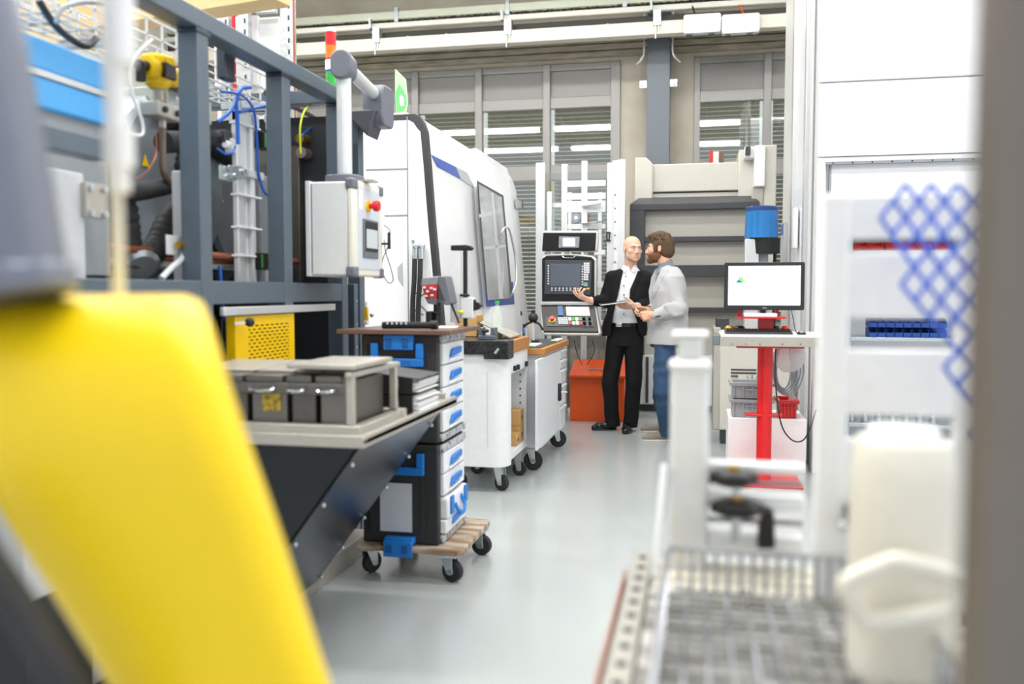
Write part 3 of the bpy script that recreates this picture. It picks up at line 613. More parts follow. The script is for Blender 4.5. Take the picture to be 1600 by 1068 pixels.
for k in range(5):
    z1, z0 = zt2_-.02-(zt2_-zb2)*[0, .12, .24, .42, .68][k], zt2_-.02-(zt2_-zb2)*[.11, .23, .41, .67, .96][k]
    dw = G().box(cx1, cx1+.018, yc_+.01, cy1-.09, z0+.006, z1).build('drawer', 'bench_grey', t2, .003)
    G().box(cx1+.018, cx1+.035, yc_+.02, cy1-.1, z1-.02, z1-.004).build('drawer_pull', 'panelgrey', dw, .003)
for k in range(26): z = zb2+.05+k*.023; G().box(cx1-.001, cx1+.003, cy1-.06, cy1-.035, z, z+.012).build('perforation', 'darkgrey', t2)
caster(t2, cx1-.09, cy0+.05, .07, .1, zt=zb2); caster(t2, cx1-.06, cy1-.1, .07, .2, zt=zb2); caster(t2, cx0+.1, cy0+.05, .07, 0, zt=zb2); caster(t2, cx0+.1, cy1-.1, .07, 0, zt=zb2)
# things on the benches
zT = ztt+.036; zU = zt2_+.053
c = AY(750, 545, by0+.05)
o = T('vice', 'small grey machine vice on the black bench corner', 'vice', (AY(762, 520, 5.6).x, 5.62, zT))
vx = AY(762, 520, 5.62).x
G().box(vx-.05, vx+.06, 5.56, 5.66, zT, zT+.03).build('vice_base', mat('toolgrey', '6c737e', .4, .4), o, .005)
G().box(vx-.05, vx-.02, 5.57, 5.65, zT+.03, zT+.08).build('jaw', 'toolgrey', o, .004); G().box(vx+.03, vx+.06, 5.57, 5.65, zT+.03, zT+.08).build('jaw', 'toolgrey', o, .004)
G().cyl((vx-.01, 5.54, zT+.055), (vx-.01, 5.66, zT+.055), .01).build('clamp_screw', 'black', o)
o = G().prism([(AY(752, 0, 5.8).x, 5.75, zT+.11), (bx1-.03, 5.75, zT+.012), (bx1-.03, 6.15, zT+.012), (AY(752, 0, 6.1).x, 6.15, zT+.11)], (0.0, 0, -.01)).build('metal_tray', 'stainless', bevel=.002); tag(o, 'thin sloping grey metal sheet lying across the near white bench', 'tray')
c0, c1 = AY(728, 495, 5.75), AY(772, 495, 5.75)
zc0 = AY(750, 522, 5.95).z
o = G().box(-1.655, -1.5, 5.95, 6.15, zT+.001, AY(750, 492, 5.95).z).build('cardboard_box', 'card', bevel=.003); tag(o, 'plain tan cardboard box behind the drawer stack on the bench', 'box')
# water bottle
by_, bz = 5.88, zT+.0
bx = AY(778, 500, by_).x; bx = max(bx, -1.49)
t = T('water_bottle', 'clear plastic water bottle with green cap beside the cardboard box', 'bottle', (AY(777, 500, 5.88).x, 5.88, zT))
bx = AY(777, 500, 5.88).x; zcap = AY(777, 471, 5.88).z
G().lathe((bx, 5.88, 0), [(.03, zT), (.036, zT+.01), (.036, zT+(zcap-zT)*.55), (.028, zT+(zcap-zT)*.72), (.012, zcap-.02), (.012, zcap-.005)], 20).build('bottle_body', 'clear_plastic', t)
G().cyl((bx, 5.88, zcap-.014), (bx, 5.88, zcap+.006), .015, n=12).build('cap', 'green', t)
G().lathe((bx, 5.88, 0), [(.031, zT+.002), (.037, zT+.012), (.037, zT+.03)], 20).build('bottle_foot', mat('palegreen', '9ad7a0', .3), t)
# turned tool holder, fixtures, green edged boards on the door bench
for k, (pa, pb, py, yy) in enumerate(((800, 838, 541, 6.42), (862, 898, 533, 7.1))):
    a, b = AZ(pa, py, zU), AZ(pb, py, zU)
    g = G().box(max(a.x, cx0), min(b.x, cx1), a.y-.05, a.y+.28, zU, zU+.012); o = g.build('board', ['white', 'paper'][k], bevel=.002)
    tag(o, ['white plate with green edge under the metal fixture', 'white sheet with green edge at the far end of the wooden benchtop'][k], 'board')
    lo = max(a.x, cx0); G().box(lo, min(b.x, cx1), a.y-.054, a.y-.05, zU, zU+.01).build('edge', 'green', o)
a = AZ(820, 538, zU+.013)
t = T('clamping_fixture', 'machined metal clamping fixture with studs on the white plate', 'fixture', (a.x, a.y+.1, zU+.012))
z_ = zU+.0125
G().box(a.x-.16, a.x+.02, a.y+.05, a.y+.15, z_, z_+.03).build('fixture_plate', 'zinc', t, .004)
for dx, r, h in ((-.14, .02, .07), (-.10, .012, .05), (-.05, .016, .06), (-.01, .01, .09)): G().cyl((a.x+dx, a.y+.1, z_+.03), (a.x+dx, a.y+.1, z_+.03+h), r, n=12).build('stud', 'zinc', t)
G().cbox((a.x-.04, a.y+.12, z_+.06), (.07, .03, .05)).build('fixture_block', 'darkgrey', t, .004)
a = AZ(880, 540, zU)
cxk = AY(833, 500, 6.9)
t = T('camera_on_stand', 'round black camera head on a small curved stand at the bench end', 'camera', (cxk.x, 6.9, zU))
zk = AY(833, 496, 6.9).z
G().ball((cxk.x, 6.9, zk), .04, 16).build('camera_head', 'black', t); G().cyl((cxk.x, 6.9, zk+.03), (cxk.x, 6.9, zk+.06), .016).build('turret', 'black', t)
G().tube([(cxk.x-.08, 6.9, zk-.09), (cxk.x-.05, 6.9, zk-.05), (cxk.x, 6.9, zk-.035), (cxk.x+.05, 6.9, zk-.05), (cxk.x+.08, 6.9, zk-.1)], .009).build('stand_bow', 'black', t)
G().cyl((cxk.x, 6.9, zU), (cxk.x, 6.9, zk-.03), .012).build('stand_post', 'alu', t); G().cyl((cxk.x, 6.9, zU), (cxk.x, 6.9, zU+.015), .05).build('stand_foot', 'black', t)
c = AY(819, 510, 6.7)
t = T('spray_bottle', 'dark blue bottle standing behind the metal fixture', 'bottle', (c.x, 6.7, zU))
G().lathe((c.x, 6.7, 0), [(.02, zU), (.022, zU+.02), (.022, zU+.09), (.01, zU+.12)], 16).build('bottle_body', 'deepblue', t); G().cyl((c.x, 6.7, zU+.12), (c.x, 6.7, zU+.15), .011, n=10).build('cap', 'black', t)

# ================================================================== MONITOR WORKSTATION WITH RED POST
Ym = 6.1
def Mn(px, py, Y=Ym): return AY(px, py, Y)
zd = Mn(1190, 527).z; xa, xb = Mn(1126, 527).x, Mn(1290, 527).x; xp = Mn(1195, 600, 6.3).x
t = T('monitor_desk', 'standing desk with white top on a round red steel post', 'desk', (xp, 6.3, 0))
G().box(xa, xb, Ym-.02, Ym+.5, zd, zd+.02).build('desk_top', 'white', t, .006)
G().box(xa+.002, xb, Ym-.018, Ym-.005, Mn(1190, 541).z, zd).build('apron', mat('apron', 'a7a29a', .5), t, .003)
G().box(xa-.05, xa-.002, Ym-.01, Ym+.3, zd-.055, zd+.015).build('end_bracket', mat('bracketgrey', '6f757a', .4), t, .006)
for px in (1143, 1165, 1187, 1222, 1250): c = Mn(px, 537); G().cyl((c.x, Ym-.022, c.z), (c.x, Ym-.018, c.z), .004, n=8).build('screw', 'black', t)
G().box(xp-.2, xp+.24, Ym+.05, Ym+.4, zd-.075, zd-.055).build('support_plate', 'red', t, .003)
G().cyl((xp, 6.3, 0.012), (xp, 6.3, zd-.075), .051, n=32).build('post', 'red', t)
G().box(xp-.24, xp+.24, 6.05, 6.55, 0, .012).build('foot_plate', 'red', t, .003)
G().box(xp-.13, xp+.12, 6.25, 6.35, Mn(1190, 655).z, Mn(1190, 652).z).build('cross_bracket', 'red', t, .002)
zs = Mn(1190, 497, 6.25).z
G().box(Mn(1158, 0, 6.2).x, Mn(1236, 0, 6.2).x, 6.15, 6.4, zs, zs+.012).build('monitor_shelf', 'red', t, .002)
G().box(xp-.05, xp+.05, 6.28, 6.32, zd+.02, zs).build('shelf_post', 'red', t)
for px in (1163, 1222): c = Mn(px, 0, 6.33).x; G().box(c-.012, c+.012, 6.32, 6.34, zs+.012, zs+.06).build('shelf_tab', 'red', t)
a, b = Mn(1170, 0, 6.2), Mn(1222, 0, 6.2)
tag(G().box(a.x, b.x, 6.16, 6.36, zs+.0125, zs+.035).build('paper_stack', 'paper', bevel=.002), 'stack of white paper on the red shelf under the monitor', 'paper')
tag(G().box(Mn(1158, 0, 6.16).x+.005, a.x-.008, 6.17, 6.3, zs+.0125, zs+.02).build('pen_case', 'black', bevel=.003), 'flat black pen case on the red shelf beside the paper', 'case')
# monitor
mt = T('computer_monitor', 'wide black computer monitor showing a white program window', 'monitor', (Mn(1195, 0).x, Ym+.12, zs+.035))
m0, m1 = AY(1131, 484, Ym+.1), AY(1258, 409, Ym+.1)
cc = (m0+m1)/2; wM, hM = m1.x-m0.x, m1.z-m0.z
G().rbox((cc.x, Ym+.115, cc.z), (wM, .03, hM), .012, 'y').build('monitor_housing', mat('housing', '222224', .3), mt, .004)
scr = G().box(m0.x+.027, m1.x-.027, Ym+.097, Ym+.101, m0.z+.032, m1.z-.024).build('screen', mat('scr', 'fbfeff', .3, emit=1.0, noise=0), mt)
x0s, z1s = m0.x+.027, m1.z-.024; ws, hs = wM-.054, hM-.056
def sr(nm, u0, u1, v0, v1, m): G().box(x0s+ws*u0, x0s+ws*u1, Ym+.0955, Ym+.097, z1s-hs*v1, z1s-hs*v0).build(nm, m, scr)
mat('pale_blue', 'bcd9ee', .5, emit=.5, noise=0); mat('pale_line', 'c3d0d6', .5, emit=.5, noise=0); mat('graph_green', '6cc24a', .5, emit=.5, noise=0); mat('graph_blue', '2b6be0', .5, emit=.5, noise=0)
sr('title_bar', .02, .98, .0, .03, 'pale_blue'); sr('tool_bar', .05, .95, .085, .095, 'pale_line'); sr('task_bar', .0, 1, .975, 1., 'pale_blue')
for u, h in ((.12, .05), (.135, .1), (.15, .17), (.165, .14), (.18, .16), (.195, .12), (.21, .08), (.23, .05), (.26, .03), (.3, .045), (.33, .02), (.38, .02), (.45, .05), (.47, .015)): sr('graph_bar', u, u+.013, .42-h, .42, 'graph_green')
for u, h in ((.11, .03), (.125, .05), (.14, .07), (.155, .06), (.17, .03), (.185, .02)): sr('graph_bar', u, u+.013, .423-h, .43, 'graph_blue')
for a_ in ((.28, .72, .29, .295), (.28, .92, .425, .43), (.33, .67, .54, .545), (.33, .333, .43, .545), (.67, .673, .43, .545), (.72, .723, .29, .43), (.92, .923, .29, .43)): sr('graph_line', *a_, 'pale_line')
c = AY(1195, 479, Ym+.09); 
cu = text_mesh('DELL', .014, (c.x, Ym+.0985, m0.z+.015), RX(PI/2), 'lightgrey', 'logo', mt)
G().cyl((cc.x, Ym+.16, zs+.036), (cc.x, Ym+.16, cc.z), .02).build('stand_neck', 'black', mt)
# keyboard and mouse
zk = zd+.021
a, b = AZ(1134, 521, zk+.01), AZ(1241, 521, zk+.01)
t = T('keyboard', 'dark grey computer keyboard on the white desk top', 'keyboard', ((a.x+b.x)/2, Ym+.06, zk))
G().hexa([(a.x, Ym+.01, zk), (b.x, Ym+.01, zk), (b.x, Ym+.14, zk), (a.x, Ym+.14, zk), (a.x, Ym+.01, zk+.012), (b.x, Ym+.01, zk+.012), (b.x, Ym+.14, zk+.03), (a.x, Ym+.14, zk+.03)]).build('keyboard_case', 'darkgrey', t, .003)
wk = (b.x-a.x-.02)/20
for i in range(20):
    for j in range(5):
        y = Ym+.022+j*.024; z = zk+.0125+(y-Ym-.01)/.13*.018
        G().cbox((a.x+.01+wk*(i+.5), y, z+.003), (wk*.8, .018, .007)).build('key', 'black', t)
c = AZ(1252, 522, zk)
t = T('computer_mouse', 'small black mouse beside the keyboard', 'mouse', (c.x, Ym+.05, zk))
G().ball((c.x, Ym+.05, zk+.002), .03, 16, (1, 1.5, .75)).build('mouse_shell', 'black', t); G().ball((c.x, Ym+.03, zk+.012), .02, 12, (.9, 1, .7)).build('mouse_button', 'midgrey', t)
tag(G().tube([(c.x, Ym+.09, zk+.01), (c.x-.02, Ym+.2, zk+.01), (c.x-.03, Ym+.3, zk+.1), (c.x-.05, Ym+.32, zk+.19)], .003, n=6).build('monitor_cable', 'cord'), 'thin black cable rising from the mouse to the monitor', 'cable')
for k, (px, w_, m, lab) in enumerate(((1140, .035, 'brass', 'small brass gauge behind the keyboard corner'), (1155, .04, 'black', 'small black tape roll behind the keyboard'), (1227, .03, 'orange', 'small orange roll behind the keyboard under the shelf'), (1212, .025, 'cord', 'small dark vial behind the keyboard under the shelf'))):
    c = AY(px, 510, 6.3); tag(G().lathe((c.x, 6.3, 0), [(w_, zk), (w_, zk+.035), (w_*.6, zk+.05)], 16).build(['gauge', 'tape_roll', 'roll', 'vial'][k], m, bevel=.002), lab, ['gauge', 'tape', 'roll', 'vial'][k])
# white box with crates beneath
Yw = 6.6
a, b = AZ(1137, 735).x, AZ(1256, 735).x; zw = AY(1140, 652, Yw).z
tag(G().box(a, b, Yw, Yw+.5, 0, zw).build('white_cube', 'white', bevel=.006), 'plain white box cupboard behind the red post, carrying the crates', 'cupboard')
def crate(name, lab, x0, x1, z0, z1, m, grp=None):
    o = T(name, lab, 'crate', ((x0+x1)/2, Yw+.15, z0), group=grp)
    y0, y1, e, th = Yw+.02, Yw+.32, .02, .006
    g = G()
    g.box(x0+e, x1-e, y0+e, y1-e, z0, z0+.01)
    for p in ((x0+e, x1-e, y0+e, y0+e+th), (x0+e, x1-e, y1-e-th, y1-e), (x0+e, x0+e+th, y0+e+th, y1-e-th), (x1-e-th, x1-e, y0+e+th, y1-e-th)): g.box(*p, z0+.01, z1-.02)
    g.build('crate_body', m, o, .002)
    g = G(); h = .025
    for p in ((x0, x1, y0, y0+e+th), (x0, x1, y1-e-th, y1), (x0, x0+e+th, y0+e+th, y1-e-th), (x1-e-th, x1, y0+e+th, y1-e-th)): g.box(*p, z1-h, z1)
    g.build('rim', m, o, .003)
    n = 4
    for k in range(n+1): xx = x0+e+.01+(x1-x0-2*e-.02)*k/n; G().box(xx-.005, xx+.005, y0+.006, y0+e, z0+.005, z1-h).build('rib', m, o, .001)
    G().box((x0+x1)/2-.05, (x0+x1)/2+.05, y0+.002, y0+e, z1-h-.03, z1-h-.02).build('handle', m, o, .002)
    return o
mat('crate_grey', 'a2a7ab', .5)
cx0_, cx1_ = AY(1140, 640, Yw).x, AY(1140, 640, Yw).x+.36
zc = [zw+.001, AY(1150, 624, Yw).z, AY(1150, 623, Yw).z+.002, AY(1150, 598, Yw).z]
crate('storage_crate', 'grey plastic crate on the white cupboard, lower of two', cx0_, xp-.052+.15, zc[0], zc[1], 'crate_grey', 'grey crates behind the red post')
crate('storage_crate', 'grey plastic crate with white sheets, upper of two', cx0_-.0, xp-.052+.15, zc[2], zc[3], 'crate_grey', 'grey crates behind the red post')
xr0, xr1 = xp+.11, AY(1250, 640, Yw).x
crate('red_crate', 'small red plastic crate holding a clear bottle beside the red post', xr0, xr1, zw+.001, AY(1150, 624, Yw).z, 'red')
c = AY(1238, 620, Yw+.12)
t = T('small_bottle', 'small clear bottle standing in the red crate', 'bottle', (c.x, Yw+.12, zw+.012))
G().lathe((c.x, Yw+.12, 0), [(.025, zw+.012), (.028, zw+.02), (.028, zw+.14), (.012, zw+.17), (.012, zw+.19)], 18).build('bottle_body', 'haze_bag', t); G().cyl((c.x, Yw+.12, zw+.19), (c.x, Yw+.12, zw+.2), .014, n=12).build('cap', 'white', t)
# bag and looped cables under the desk
bm_ = G(); rnd = random.Random(3); cb = AY(1232, 568, 6.5); rings = []
for j in range(9):
    v = j/8; rr = .035+.07*math.sin(PI*min(1, v*1.05))**.7; z = zd-.06-v*.2
    rings.append([(cb.x+rr*1.1*math.cos(k*2*PI/20)*(1+.18*rnd.uniform(-1, 1)), 6.47+rr*.7*math.sin(k*2*PI/20)*(1+.2*rnd.uniform(-1, 1)), z+.015*rnd.uniform(-1, 1)) for k in range(20)])
tag(bm_.loft(rings).build('plastic_bag', 'haze_bag', ang=3, subd=1), 'crumpled translucent plastic bag hanging under the desk', 'bag')
for k in range(5):
    c = AY(1224+k*2, 600, 6.55); r = .05+.014*k
    tag(G().tube([(c.x-r*.7, 6.55+k*.012, zd-.1), (c.x-r, 6.55+k*.012, zd-.25), (c.x-r*.6, 6.55+k*.012, zd-.36-.012*k), (c.x+r*.4, 6.55+k*.012, zd-.38-.012*k), (c.x+r, 6.55+k*.012, zd-.28), (c.x+r*.8, 6.55+k*.012, zd-.1)], .006, n=6).build('cable_loop', 'midgrey'), 'grey cable hanging in a loop under the desk', 'cable', 'looped cables under the desk')
tag(G().tube([(xp+.06, 6.2, zd-.08), AY(1212, 600, 6.15), AY(1220, 660, 6.15), AY(1236, 686, 6.15), AY(1254, 688, 6.15), AY(1266, 668, 6.15), AY(1275, 640, 6.3)], .005, n=6).build('hanging_cable', 'cord'), 'long thin black cable sagging below the desk in front of the white cupboard', 'cable')

# ================================================================== WHITE ENCLOSURE WALL
Ye = 6.62
xe = .84
mat('encl_white', 'e6e8ee', .35, noise=.02); mat('encl_edge', 'd9dad6', .4)
t = T('white_enclosure', 'tall white panelled machine enclosure with wide opening, filling one side of the aisle', 'machine enclosure', (1.9, Ye, 0))
def En(px, py, Y=Ye): return AY(px, py, Y)
z2, z3 = En(1400, 242).z, En(1400, 124).z
xR = 3.1
G().box(xe-.02, xR, Ye, Ye+.05, z3+.006, 4.9).build('front_panel', 'encl_white', t, .004)
G().box(xe-.02, xR, Ye, Ye+.05, z2+.003, z3-.006).build('front_panel', 'encl_white', t, .004)
G().box(xe-.02, xR, Ye+.012, Ye+.05, z2-.04, z2).build('rail_slot', 'panelgrey', t, .003)
G().box(xe+.03, xR, Ye-.01, Ye+.02, z2-.055, z2-.035).build('guide_rail', 'midgrey', t, .002)
for k in range(12): x = xe+.08+k*.13; G().cyl((x, Ye-.012, z2-.045), (x, Ye-.008, z2-.045), .006, n=8).build('rail_bolt', 'black', t)
G().box(xe-.02, xe+.035, Ye+.001, Ye+.06, 0, z2-.04).build('opening_jamb', 'encl_white', t, .006)
G().box(xe+.06, xe+.075, Ye+.03, Ye+.06, 0, z2-.05).build('seal', 'midgrey', t)
G().box(xe+.075, xR, Ye+.04, Ye+.07, z2-.5, z2-.05).build('inner_panel', 'encl_white', t, .003)
# aisle side: stepped vertical panels receding
for k, (xo, ya, yb, m) in enumerate(((0, Ye+.05, 7.3, 'encl_edge'), (-.035, 7.3, 7.42, 'alu'), (.0, 7.42, 8.3, 'encl_white'), (-.03, 8.3, 8.45, 'alu'), (.0, 8.45, 9.5, 'encl_edge'))):
    G().box(xe+xo-.0, xe+.05, ya, yb, 0, 4.9).build('side_panel', m, t, .006)
for (y_, m) in ((6.82, 'panelgrey'), (7.0, 'midgrey'), (7.2, 'panelgrey')): G().box(xe-.012, xe, y_, y_+.02, 0, 4.9).build('seam', m, t)
G().box(xe+.3, xR, 8.6, 8.65, 0, 4.5).build('rear_panel', 'encl_white', t)
G().box(xe+.1, xR, Ye+.1, 8.6, 0, .05).build('tray_floor', 'lightgrey', t)
c = AX(1245, 350, xe-.02); t3 = T('wall_bracket', 'white slim wall bracket on the side of the enclosure', 'bracket', (xe-.02, c.y, AX(1245, 388, xe-.02).z))
G().box(xe-.05, xe-.013, c.y-.05, c.y+.1, AX(1245, 388, xe-.02).z, AX(1245, 325, xe-.02).z).build('bracket_body', 'white', t3, .01)
c = AX(1226, 355, xe-.02); G_ = G().box(xe-.035, xe-.001, c.y-.1, c.y+.25, AX(1226, 420, xe).z, AX(1226, 350, xe).z); o = G_.build('notice_panel', 'stripe_grey', bevel=.004); tag(o, 'grey notice plate with a blue sign on the enclosure side behind the monitor', 'sign')
G().box(xe-.04, xe-.035, c.y-.02, c.y+.18, AX(1226, 368, xe).z, AX(1226, 352, xe).z).build('sign_face', 'deepblue', o)
# shelving seen inside the opening
Yi = 7.2
t = T('parts_shelf', 'steel shelf rack inside the enclosure behind the slotted screen', 'shelf', (1.9, Yi+.2, .05))
zA, zB, zC = AY(1400, 391, Yi).z, AY(1400, 527, Yi).z, AY(1400, 662, Yi).z
for z in (zA, zB, zC): G().box(1.15, 2.3, Yi, Yi+.45, z-.03, z).build('shelf_board', 'zinc', t, .003)
for x in (1.14, 2.3):
    for y in (Yi, Yi+.42): G().box(x-.02, x+.02, y, y+.03, .05, zA+.25).build('upright', 'zinc', t, .003)
G().box(1.14, 2.3, Yi+.38, Yi+.4, zA, zA+.14).build('back_rail', 'midgrey', t)
def openbin(lab, x, w_, z, h, m, grp, d=.16):
    g = G(); y0, y1 = Yi+.02, Yi+.02+d; th = .004
    g.box(x, x+w_, y0, y1, z, z+.004); g.prism([(x, y0, z+.004), (x, y1, z+.004), (x, y1, z+h), (x, y0+.05, z+h), (x, y0, z+h*.5)], (th, 0, 0)); g.prism([(x+w_-th, y0, z+.004), (x+w_-th, y1, z+.004), (x+w_-th, y1, z+h), (x+w_-th, y0+.05, z+h), (x+w_-th, y0, z+h*.5)], (th, 0, 0))
    g.box(x+th, x+w_-th, y0, y0+th, z+.004, z+h*.5); g.box(x+th, x+w_-th, y1-th, y1, z+.004, z+h)
    tag(g.build('parts_bin', m, bevel=.001), lab, 'bin', grp)
for k, px in enumerate((1332, 1356, 1385, 1409, 1433, 1460)):
    x = AY(px, 384, Yi).x; openbin('small red open-fronted parts bin on the top shelf, bin %s from the aisle' % ('first', 'second', 'third', 'fourth', 'fifth', 'sixth')[k], x, .115, zA+.001, .07, 'red', 'red bins on the shelf')
for k in range(9):
    for j in range(2):
        x = AY(1362, 384, Yi).x+k*.062; openbin('narrow blue open-fronted parts bin, %s row of the middle shelf' % ('lower', 'upper')[j], x, .058, zB+.001+j*.075, .07, 'deepblue', '%s row of blue bins' % ('lower', 'upper')[j])
for k in range(7):
    x = AY(1340+k*22, 384, Yi).x; g = G().lathe((x, Yi+.12, 0), [(.03, zC+.001), (.03, zC+.05), (.02, zC+.055), (.02, zC+.09), (.035, zC+.1)], 16); tag(g.build('tool_holder', 'zinc', bevel=.001), 'steel conical tool holder on the lowest shelf', 'tool holder', 'tool holders on the lowest shelf')
# ================================================================== DRAWER CASES ON A DOLLY
dx0, dx1, dy0, dy1 = -1.475, -1.065, 3.80, 4.24
fx0 = AY(565, 600, 3.8).x; fx1 = AY(688, 600, 3.8).x
t = T('wheeled_dolly', 'worn plywood dolly on four swivel casters under the drawer cases', 'dolly', ((dx0+dx1)/2, 4.02, 0))
zb = AY(690, 868, 3.75).z
blotch('worn_ply', '8f7257', 'bdb0a0', 5, .65, lo=.42, hi=.6, stretch=(1, 4, 4))
g = G(); g.prism([(dx0-.05, 3.765, zb), (dx1+.03, 3.75, zb), (dx1+.05, 3.78, zb), (dx1+.05, 4.29, zb), (dx1+.02, 4.32, zb), (dx0-.05, 4.32, zb)], (0, 0, .028)); g.build('plywood_board', 'worn_ply', t, .005)
zcut = zb
for (x, y, a) in ((AZ(703, 905).x, 3.80, -.3), (AZ(578, 893).x, 3.83, 1.1), (AZ(748, 864).x, 4.22, -.1), (dx0+.02, 4.25, .6)): caster(t, x, y, .05, a, zt=zb)
# two stacked cases
mat('case_black', '2b2b2e', .55, bump=.1, scale=90); mat('case_blue', '1877cf', .4)
zmid = AY(620, 693, 3.8).z; ztop = AY(620, 522, 3.8).z; zbt = zb+.03
zs_ = [(zbt, AY(688, 696, 3.8).z), (AY(688, 694, 3.8).z+.004, ztop)]
sx = fx1  # drawer side plane
def Sx(px, py): return AX(px, py, sx)
for k, (z0, z1) in enumerate(zs_):
    lab = ['lower black and white drawer case on the dolly, with paper sheet and blue latch', 'upper black and white drawer case with blue handle, on top of the lower case'][k]
    t = T('drawer_case', lab, 'drawer case', ((fx0+sx)/2, 4.0, z0), group='stacked drawer cases')
    ye = dy1
    G().box(fx0, sx-.012, 3.8, 3.845, z0, z1).build('front_shell', 'case_black', t, .008)
    G().box(fx0, sx-.012, ye-.03, ye, z0, z1).build('rear_shell', 'case_black', t, .008)
    G().box(fx0, fx0+.02, 3.845, ye-.03, z0, z1).build('end_wall', 'case_black', t)
    G().box(fx0+.02, sx-.012, 3.845, ye-.03, z0+.002, z0+.03).build('shell_plate', 'case_black', t); G().box(fx0+.02, sx-.012, 3.845, ye-.03, z1-.03, z1-.002).build('shell_plate', 'case_black', t)
    G().box(sx-.02, sx+.004, 3.83, ye-.01, z0+.004, z0+.035).build('edge_rail', 'marble_edge', t, .004); G().box(sx-.02, sx+.004, 3.83, ye-.01, z1-.038, z1-.004).build('edge_rail', 'marble_edge', t, .004)
    # raised mould ribs and dots of the front shell
    G().box(fx0+.03, fx0+.035, 3.796, 3.8, z0+.05, z1-.05).build('mould_rib', 'softblack', t); G().box(sx-.10, sx-.095, 3.796, 3.8, z0+.05, z1-.05).build('mould_rib', 'softblack', t)
    g = G(); n = int((z1-z0-.12)/.022)
    for i in range(n): g.cbox((sx-.065, 3.799, z0+.06+i*.022), (.008, .004, .006)).cbox((fx0+.018, 3.799, z0+.06+i*.022), (.008, .004, .006))
    g.build('stud_pattern', 'black', t)
    # drawers on the aisle side
    zd0, zd1 = z0+.038, z1-.042
    nd = [3.6, 4][k]; y0, y1 = 3.85, ye-.035; hts = [(zd1-zd0)/4]*4 if k else [(zd1-zd0)*.27, (zd1-zd0)*.27]
    zz = zd1
    for i, h in enumerate(hts):
        d = G().box(fx0+.05, sx+.002, y0, y1, zz-h+.005, zz).build('drawer', 'bench_white', t, .007, 3); R = None
        ym = (y0+y1)/2; zc_ = zz-h*.45
        G().prism([(sx+.003, ym-.095, zc_-.022), (sx+.003, ym+.085, zc_-.010), (sx+.003, ym+.09, zc_+.020), (sx+.003, ym-.06, zc_+.016)], (.014, 0, 0)).build('handle', 'case_blue', d, .005)
        G().prism([(sx+.002, ym-.10, zc_-.04), (sx+.002, ym+.09, zc_-.035), (sx+.002, ym+.10, zc_-.026), (sx+.002, ym-.09, zc_-.028)], (.012, 0, 0)).build('handle_lip', 'white', d, .004)
        zz -= h
    if not k:   # the case at the bottom holds a small carry case and a low drawer
        h = (zd1-zd0)*.46; zc_ = zd0+h*.27
        d = G().box(fx0+.05, sx+.012, y0, y1, zd0+.002, zd0+h*.38).build('drawer', 'bench_white', t, .007)
        G().prism([(sx+.013, 3.93, zd0+.03), (sx+.013, 4.08, zd0+.035), (sx+.013, 4.08, zd0+.065), (sx+.013, 3.95, zd0+.062)], (.01, 0, 0)).build('handle', 'case_blue', d, .004)
        d = G().box(fx0+.05, sx+.02, y0+.005, y1-.005, zd0+h*.40, zd0+h*.97).build('carry_case', 'bench_white', t, .012, 3)
        zc2 = zd0+h*.70
        for yy in (y0+.03, y1-.08): G().box(sx+.02, sx+.03, yy, yy+.045, zc2-.035, zc2+.05).build('latch', 'case_blue', d, .004)
        g = G(); ym = (y0+y1)/2-.01; g.tube([(sx+.02, ym-.05, zc2+.0), (sx+.04, ym-.05, zc2-.04), (sx+.045, ym, zc2-.055), (sx+.04, ym+.05, zc2-.03), (sx+.02, ym+.05, zc2+.02)], .009); g.build('case_handle', 'case_blue', d)
        # front: handle above, paper, latch below
        hx0, hx1 = AY(590, 720, 3.8).x, AY(664, 720, 3.8).x; ha, hb = AY(664, 742, 3.8).z, AY(664, 708, 3.8).z
        g = G().box(hx0, hx1, 3.775, 3.797, ha, ha+.035).box(hx1-.035, hx1, 3.775, 3.797, ha+.035, hb).box(hx0, hx0+.035, 3.775, 3.797, ha+.035, hb); g.build('carry_handle', 'case_blue', t, .004)
        a, b = AY(595, 828, 3.8), AY(644, 755, 3.8); G().box(a.x, b.x, 3.793, 3.7955, a.z, b.z).build('paper_sheet', mat('sheet', 'c9ced8', .6), t)
        a, b = AY(601, 866, 3.76), AY(646, 841, 3.76); l = G().box(a.x, b.x, 3.738, 3.748, b.z-.085, b.z-.01).box(a.x, b.x, 3.748, 3.80, b.z-.03, b.z).build('latch', 'case_blue', t, .004)
        for s in (0, 1): G().box(a.x+.015+s*.075, a.x+.045+s*.075, 3.733, 3.738, b.z-.065, b.z-.03).build('latch_window', mat('case_blue_dark', '0f559c', .5), l, .002)
    else:
        a, b = AY(582, 571, 3.8), AY(663, 536, 3.8)
        g = G().box(a.x, b.x, 3.772, 3.797, a.z, a.z+.036).box(b.x-.034, b.x, 3.772, 3.797, a.z+.036, b.z).box(a.x, a.x+.034, 3.772, 3.797, a.z+.036, b.z); g.build('carry_handle', 'case_blue', t, .004)
        g = G()
        for i in range(9): x = a.x+.05+i*.016; g.box(x, x+.006, 3.770, 3.772, a.z+.012, a.z+.026)
        g.build('handle_grip', 'case_blue_dark', t)
        G().box(a.x+.034, b.x-.034, 3.792, 3.80, a.z+.036, a.z+.075).build('handle_recess', 'black', t)
        a, b = AY(600, 546, 3.78), AY(646, 523, 3.78); l = G().box(a.x, b.x, 3.768, 3.80, a.z, b.z).build('latch', 'case_blue', t, .004)
        for s in (0, 1): G().box(a.x+.012+s*.078, a.x+.04+s*.078, 3.763, 3.768, a.z+.012, b.z-.018).build('latch_window', 'case_blue_dark', l, .002)
